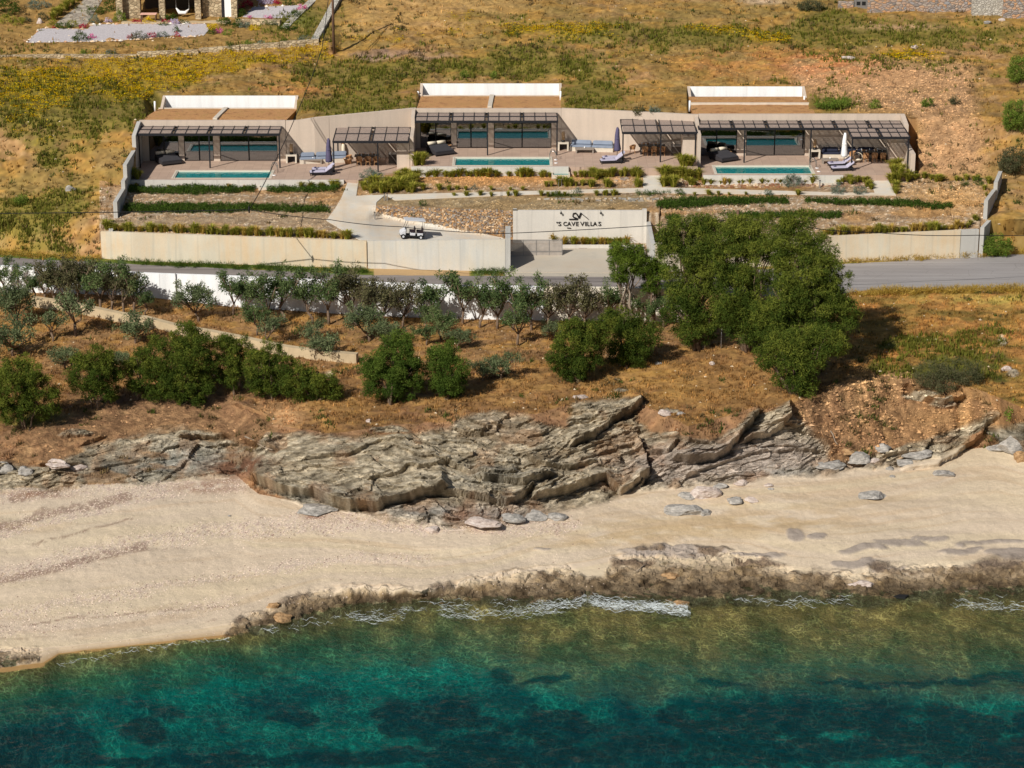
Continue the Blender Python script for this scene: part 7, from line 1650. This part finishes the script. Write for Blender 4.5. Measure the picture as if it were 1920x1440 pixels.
FL = [(8,22,'dark green bush at the upper left corner',L_COVER,26,26),(10,40,'rounded grass shrub at the left edge of the garden',L_GRASS,12,10),(33,42,'rounded grass shrub right of the one at the left edge',L_GRASS,12,10),(72,12,'grey green shrub on the upper left lawn',L_LAV,20,10),(42,52-14,'low flowers at the foot of the two grass shrubs',L_SCRUB,16,4),(82,34,'dark shrub by the pale boulder',L_SCRUB,9,9),(98,44,'low green shrub left of the stone path foot',L_GRASS,8,6),(120,50,'low green border left of crimson flowers',L_COVER,14,6),(136,47,'yellow-green grass shrub at the gravel edge',L_GRASS,9,8),(158,50,'crimson flower clump at the gravel edge',L_RED,7,5),(104,51,'small crimson flower clump left of the green border',L_RED,5,3),(176,38,'grey green shrub above the gravel',L_LAV,10,8),(180,22,'wide dark shrub below the stone house corner',L_COVER,16,9),(210,15,'dark tall shrubs beside the house pier',L_COVER,12,22),(203,40,'lilac grey shrub at the gravel edge',L_WHT,6,4),(224,36,'round bright green bush before the house pier',L_HILL,11,13),(153,72,'flower bush with pink and yellow in the gravel',L_COVER,15,8),(170,70,'pink flowers on the right of the gravel bush',L_PINK,7,4),(148,62,'little dark shrub tip above the gravel bush',L_SCRUB,4,5),(243,70,'crimson clump at the front edge of the gravel',L_RED,5,4),(260,70,'grey bush at the front edge of the gravel',L_SCRUB,13,9),(286,67,'second crimson clump at the front edge of the gravel',L_RED,7,5),(306,66,'grey green shrub at the front edge of the gravel',L_LAV,9,6),(331,57,'dark little tree standing in the gravel',L_COVER,6,6),(332,66,'crimson plant right of the little tree',L_RED,5,4),
 (254,41,'dark red low border in front of the porch',L_RED,12,3),(280,40,'yellow and green shrub before the porch table',L_YEL,10,5),(312,41,'dark red low border right of the yellow shrub',L_RED,9,3),(327,42,'white and violet flowers before the porch',L_WHT,9,5),(345,42,'low green mound before the porch',L_COVER,10,3),(320,34,'green shrub inside the porch front',L_COVER,11,8),(398,52,'yellow flowering shrub at the right end of the gravel',L_YEL,9,8),(398,60,'green lower half under the yellow shrub',L_COVER,8,5),(410,58,'pink flower clump right of the yellow shrub',L_PINK,6,5),(425,60,'small round green bush right of the pink clump',L_HILL,7,7),(420,42,'dark green shrub beside the white door',L_COVER,12,9),(443,46,'tall green shrub before the small stone wall, left one',L_COVER,8,10),(460,47,'grey green shrubs along the small stone wall',L_LAV,10,6),(475,53,'golden round shrub before the small stone wall',L_YEL,9,5),(502,47,'round green shrub before the small stone wall',L_COVER,8,7),(516,44,'grey shrub near the end of the small stone wall',L_LAV,6,5),(540,52,'low dark shrubs right of the small stone wall',L_COVER,18,5),(552,30,'dark green shrub beside the magenta flowers',L_COVER,11,8),(565,17,'magenta flower clump beside the path edge',L_PINK,8,6),(468,33,'magenta flowers at the front of the small gravel, left',L_PINK,4,3),(503,33,'magenta flowers at the front of the small gravel, right',L_PINK,7,3),(463,8,'crimson rose bush above the small gravel',L_RED,9,8),(440,16,'reddish shrub beside the white door wall',L_RED,8,7),(452,26,'dark shrubs between red shrub and small gravel',L_COVER,9,8),(500,3,'white flowering shrub at the top, above the small gravel',L_WHT,14,6),(520,4,'crimson flowers at the top edge',L_RED,6,5),(550,4,'dark green shrubs at the top edge near the path',L_COVER,18,8),(430,86,'dark round bush on the lawn above the garden wall',L_COVER,8,8),(205,100,'grey round shrub on the lawn by the lower wall',L_LAV,11,6),(160,99,'green round shrub on the lawn by the lower wall',L_HILL,10,6),(110,99,'small dark shrub by the left lower wall',L_SCRUB,6,5),(335,96,'grey shrub by the second wall step',L_LAV,10,5),(463,82,'green low shrub on the third wall step',L_HILL,12,5),(487,83,'grey shrub beside the low green one on the wall step',L_LAV,9,5),(533,78,'dark shrub on the fourth wall step',L_COVER,7,3),(575,74,'long grey green shrub at the right end of the walls',L_LAV,16,5),(308,62-16,'low plants right of the porch flowers',L_COVER,8,3),(380,5,'vine leaves climbing the right porch pillar',L_HILL,7,24),(303,8,'vine climbing the left porch pillar',L_COVER,4,20)]
for i, (u, v, lab, mt, ru, rv) in enumerate(FL):
    px_tree('garden_shrub', u, v+min(rv,6)*.6, [(u,v,ru*1.2,rv*1.25,0)], mt, lab, 'shrub', 'shrubs of the upper left garden', seed=700+i, dens=34, per=14, L=.13, W=.06, cr=.16, trunk=.02, lump=.25, minz=-.2)
# clipped grass hedge beside the stone path
for k, (u, v) in enumerate(along(98,38,150,-2,9)): tufts([(u, v)], 20, 'tall grass in the hedge row beside the stone path', 'grass hedge by the stone path')
for (u, v, ru, rv, lab) in [(76,44,6,8,'upright pale boulder beside the stone path hedge'),(206,76,8,5,'brown boulder at the front of the gravel bed'),(48,78,7,5,'pink-brown boulder at the left tip of the gravel bed')]: boulder(u, v, ru, rv, B_BRN if 'brown' in lab else B_PINK, lab, int(u)+600, .8, 'boulders of the upper left garden')
# stone borders of the gravel (small, joined)
rgb_ = np.random.default_rng(4); bp = []
for (pl, n) in [([(48,80),(120,80),(200,78),(250,76),(295,72),(350,71),(386,66)], 90),([(50,80),(76,54)],14),([(76,54),(165,56),(172,46),(385,45)],60),([(455,33),(474,14),(570,10)],30),([(545,34),(560,24)],8)]:
    a = np.array(pl, float); L_ = np.r_[0, np.cumsum(np.hypot(*np.diff(a, axis=0).T))]
    for s in rgb_.uniform(0, L_[-1], n): u, v = np.interp(s, L_, a[:,0]), np.interp(s, L_, a[:,1]); p = ground_uv(u, v+rgb_.uniform(-1,1)); bp.append((p.x,p.y,p.z+.06))
bp = np.array(bp); stones('border_stones', bp, np.array([sl3(206,178,146), sl3(190,150,120), sl3(214,204,190)])[rgb_.integers(0,3,len(bp))], rgb_, .1, .3)
# ================================================================ UPPER RIGHT: STONE WALLS
def far_wall(u0, u1, vb, vt, mat, lab, nm='stone_wall', dy=0, th=.5, cat='stone wall'):
    p = ground_uv((u0+u1)/2, vb); y = p.y+dy; zb = zv(vb, y); zt_ = zv(vt, y)
    return MB().box(xu(u0,y,zb),y,zb-.5,xu(u1,y,zb),y+th,zt_).build(nm, mat, label=lab, cat=cat, group='stone walls at the upper right')
far_wall(1572,1600,15,3,R_GREY,'short low grey stone wall end left of the meter cabinet')
far_wall(1627,1821,22,-12,R_GREY,'long wall of grey and orange stones at the upper right')
far_wall(1822,1880,30,-14,R_LIGHT,'paler stone wall section beside the long one')
far_wall(1880.5,1990,33,-14,R_GREY,'grey stone wall at the upper right corner with a dark sill')
far_wall(1602,1626,14,0,M_METAL_L,'pale grey meter cabinet in the upper right stone wall','meter_cabinet',-.1,.7,'cabinet')
p = ground_uv(1611, 14); 
for (u, v) in ((1609,6),(1619,6)): y = p.y-.12; MB().box(xu(u-3.5,y,21),y,zv(v+4,y),xu(u+3.5,y,21),y+.015,zv(v-3,y)).build('cabinet_window', M_RUB, label='dark window of the meter cabinet, %s one' % ('left' if u < 1615 else 'right'), cat='window')
# ================================================================ SURF
def foam():
    rng = np.random.default_rng(3); V = []; F = []
    def strip(pl, wd, n, seed):
        a = np.array(pl, float); L_ = np.r_[0, np.cumsum(np.hypot(*np.diff(a, axis=0).T))]
        for k in range(n):
            s0 = rng.uniform(0, L_[-1]); ln = rng.uniform(10, 38); ow = rng.normal()*wd; pts = []
            for j in range(6):
                s = s0+ln*j/5; u = np.interp(s, L_, a[:,0]); v = np.interp(s, L_, a[:,1])+ow+3*(vn2(s*.2+k*7.7, ow*.3, seed)-.5)*4; pts.append((u, v))
            for j in range(5):
                w0 = .42*math.sin(math.pi*j/5)*rng.uniform(.2,1.0)+.08; w1 = .42*math.sin(math.pi*(j+1)/5)*rng.uniform(.2,1.0)+.08
                q = [pz(pts[j][0],pts[j][1]-w0,.075), pz(pts[j][0],pts[j][1]+w0,.07), pz(pts[j+1][0],pts[j+1][1]+w1,.07), pz(pts[j+1][0],pts[j+1][1]-w1,.075)]
                n0 = len(V); V.extend([tuple(x) for x in q]); F.append((n0,n0+1,n0+2,n0+3))
    strip([(1095,1124),(1150,1134),(1230,1136),(1290,1142)], 5.0, 300, 1); strip([(820,1150),(900,1152),(980,1145),(1090,1135)], 5, 120, 2); strip([(1000,1130),(1100,1125)], 3, 40, 3); strip([(560,1170),(700,1150),(830,1136),(1000,1128)], 4, 60, 9); strip([(80,1252),(250,1218),(430,1200)], 2.5, 30, 10)
    strip([(1370,1122),(1450,1130),(1560,1128),(1600,1120)], 5, 40, 4); strip([(1780,1128),(1850,1135),(1940,1138)], 6, 55, 5); strip([(660,1160),(740,1158),(760,1156)], 4, 26, 6); strip([(480,1180),(560,1176)], 4, 10, 7); strip([(1220,1140),(1295,1150)],3,50,8)
    M = Mat('foam'); M.set(C3(226,232,230), .6); M.put(M.b.inputs['Alpha'], M.ramp(M.noise(6, 4, .7), (.36, .1), (.6, .9))); me = bpy.data.meshes.new('surf_foam'); me.from_pydata(V, [], F); link('surf_foam', me, M.m, kind='stuff')
foam()
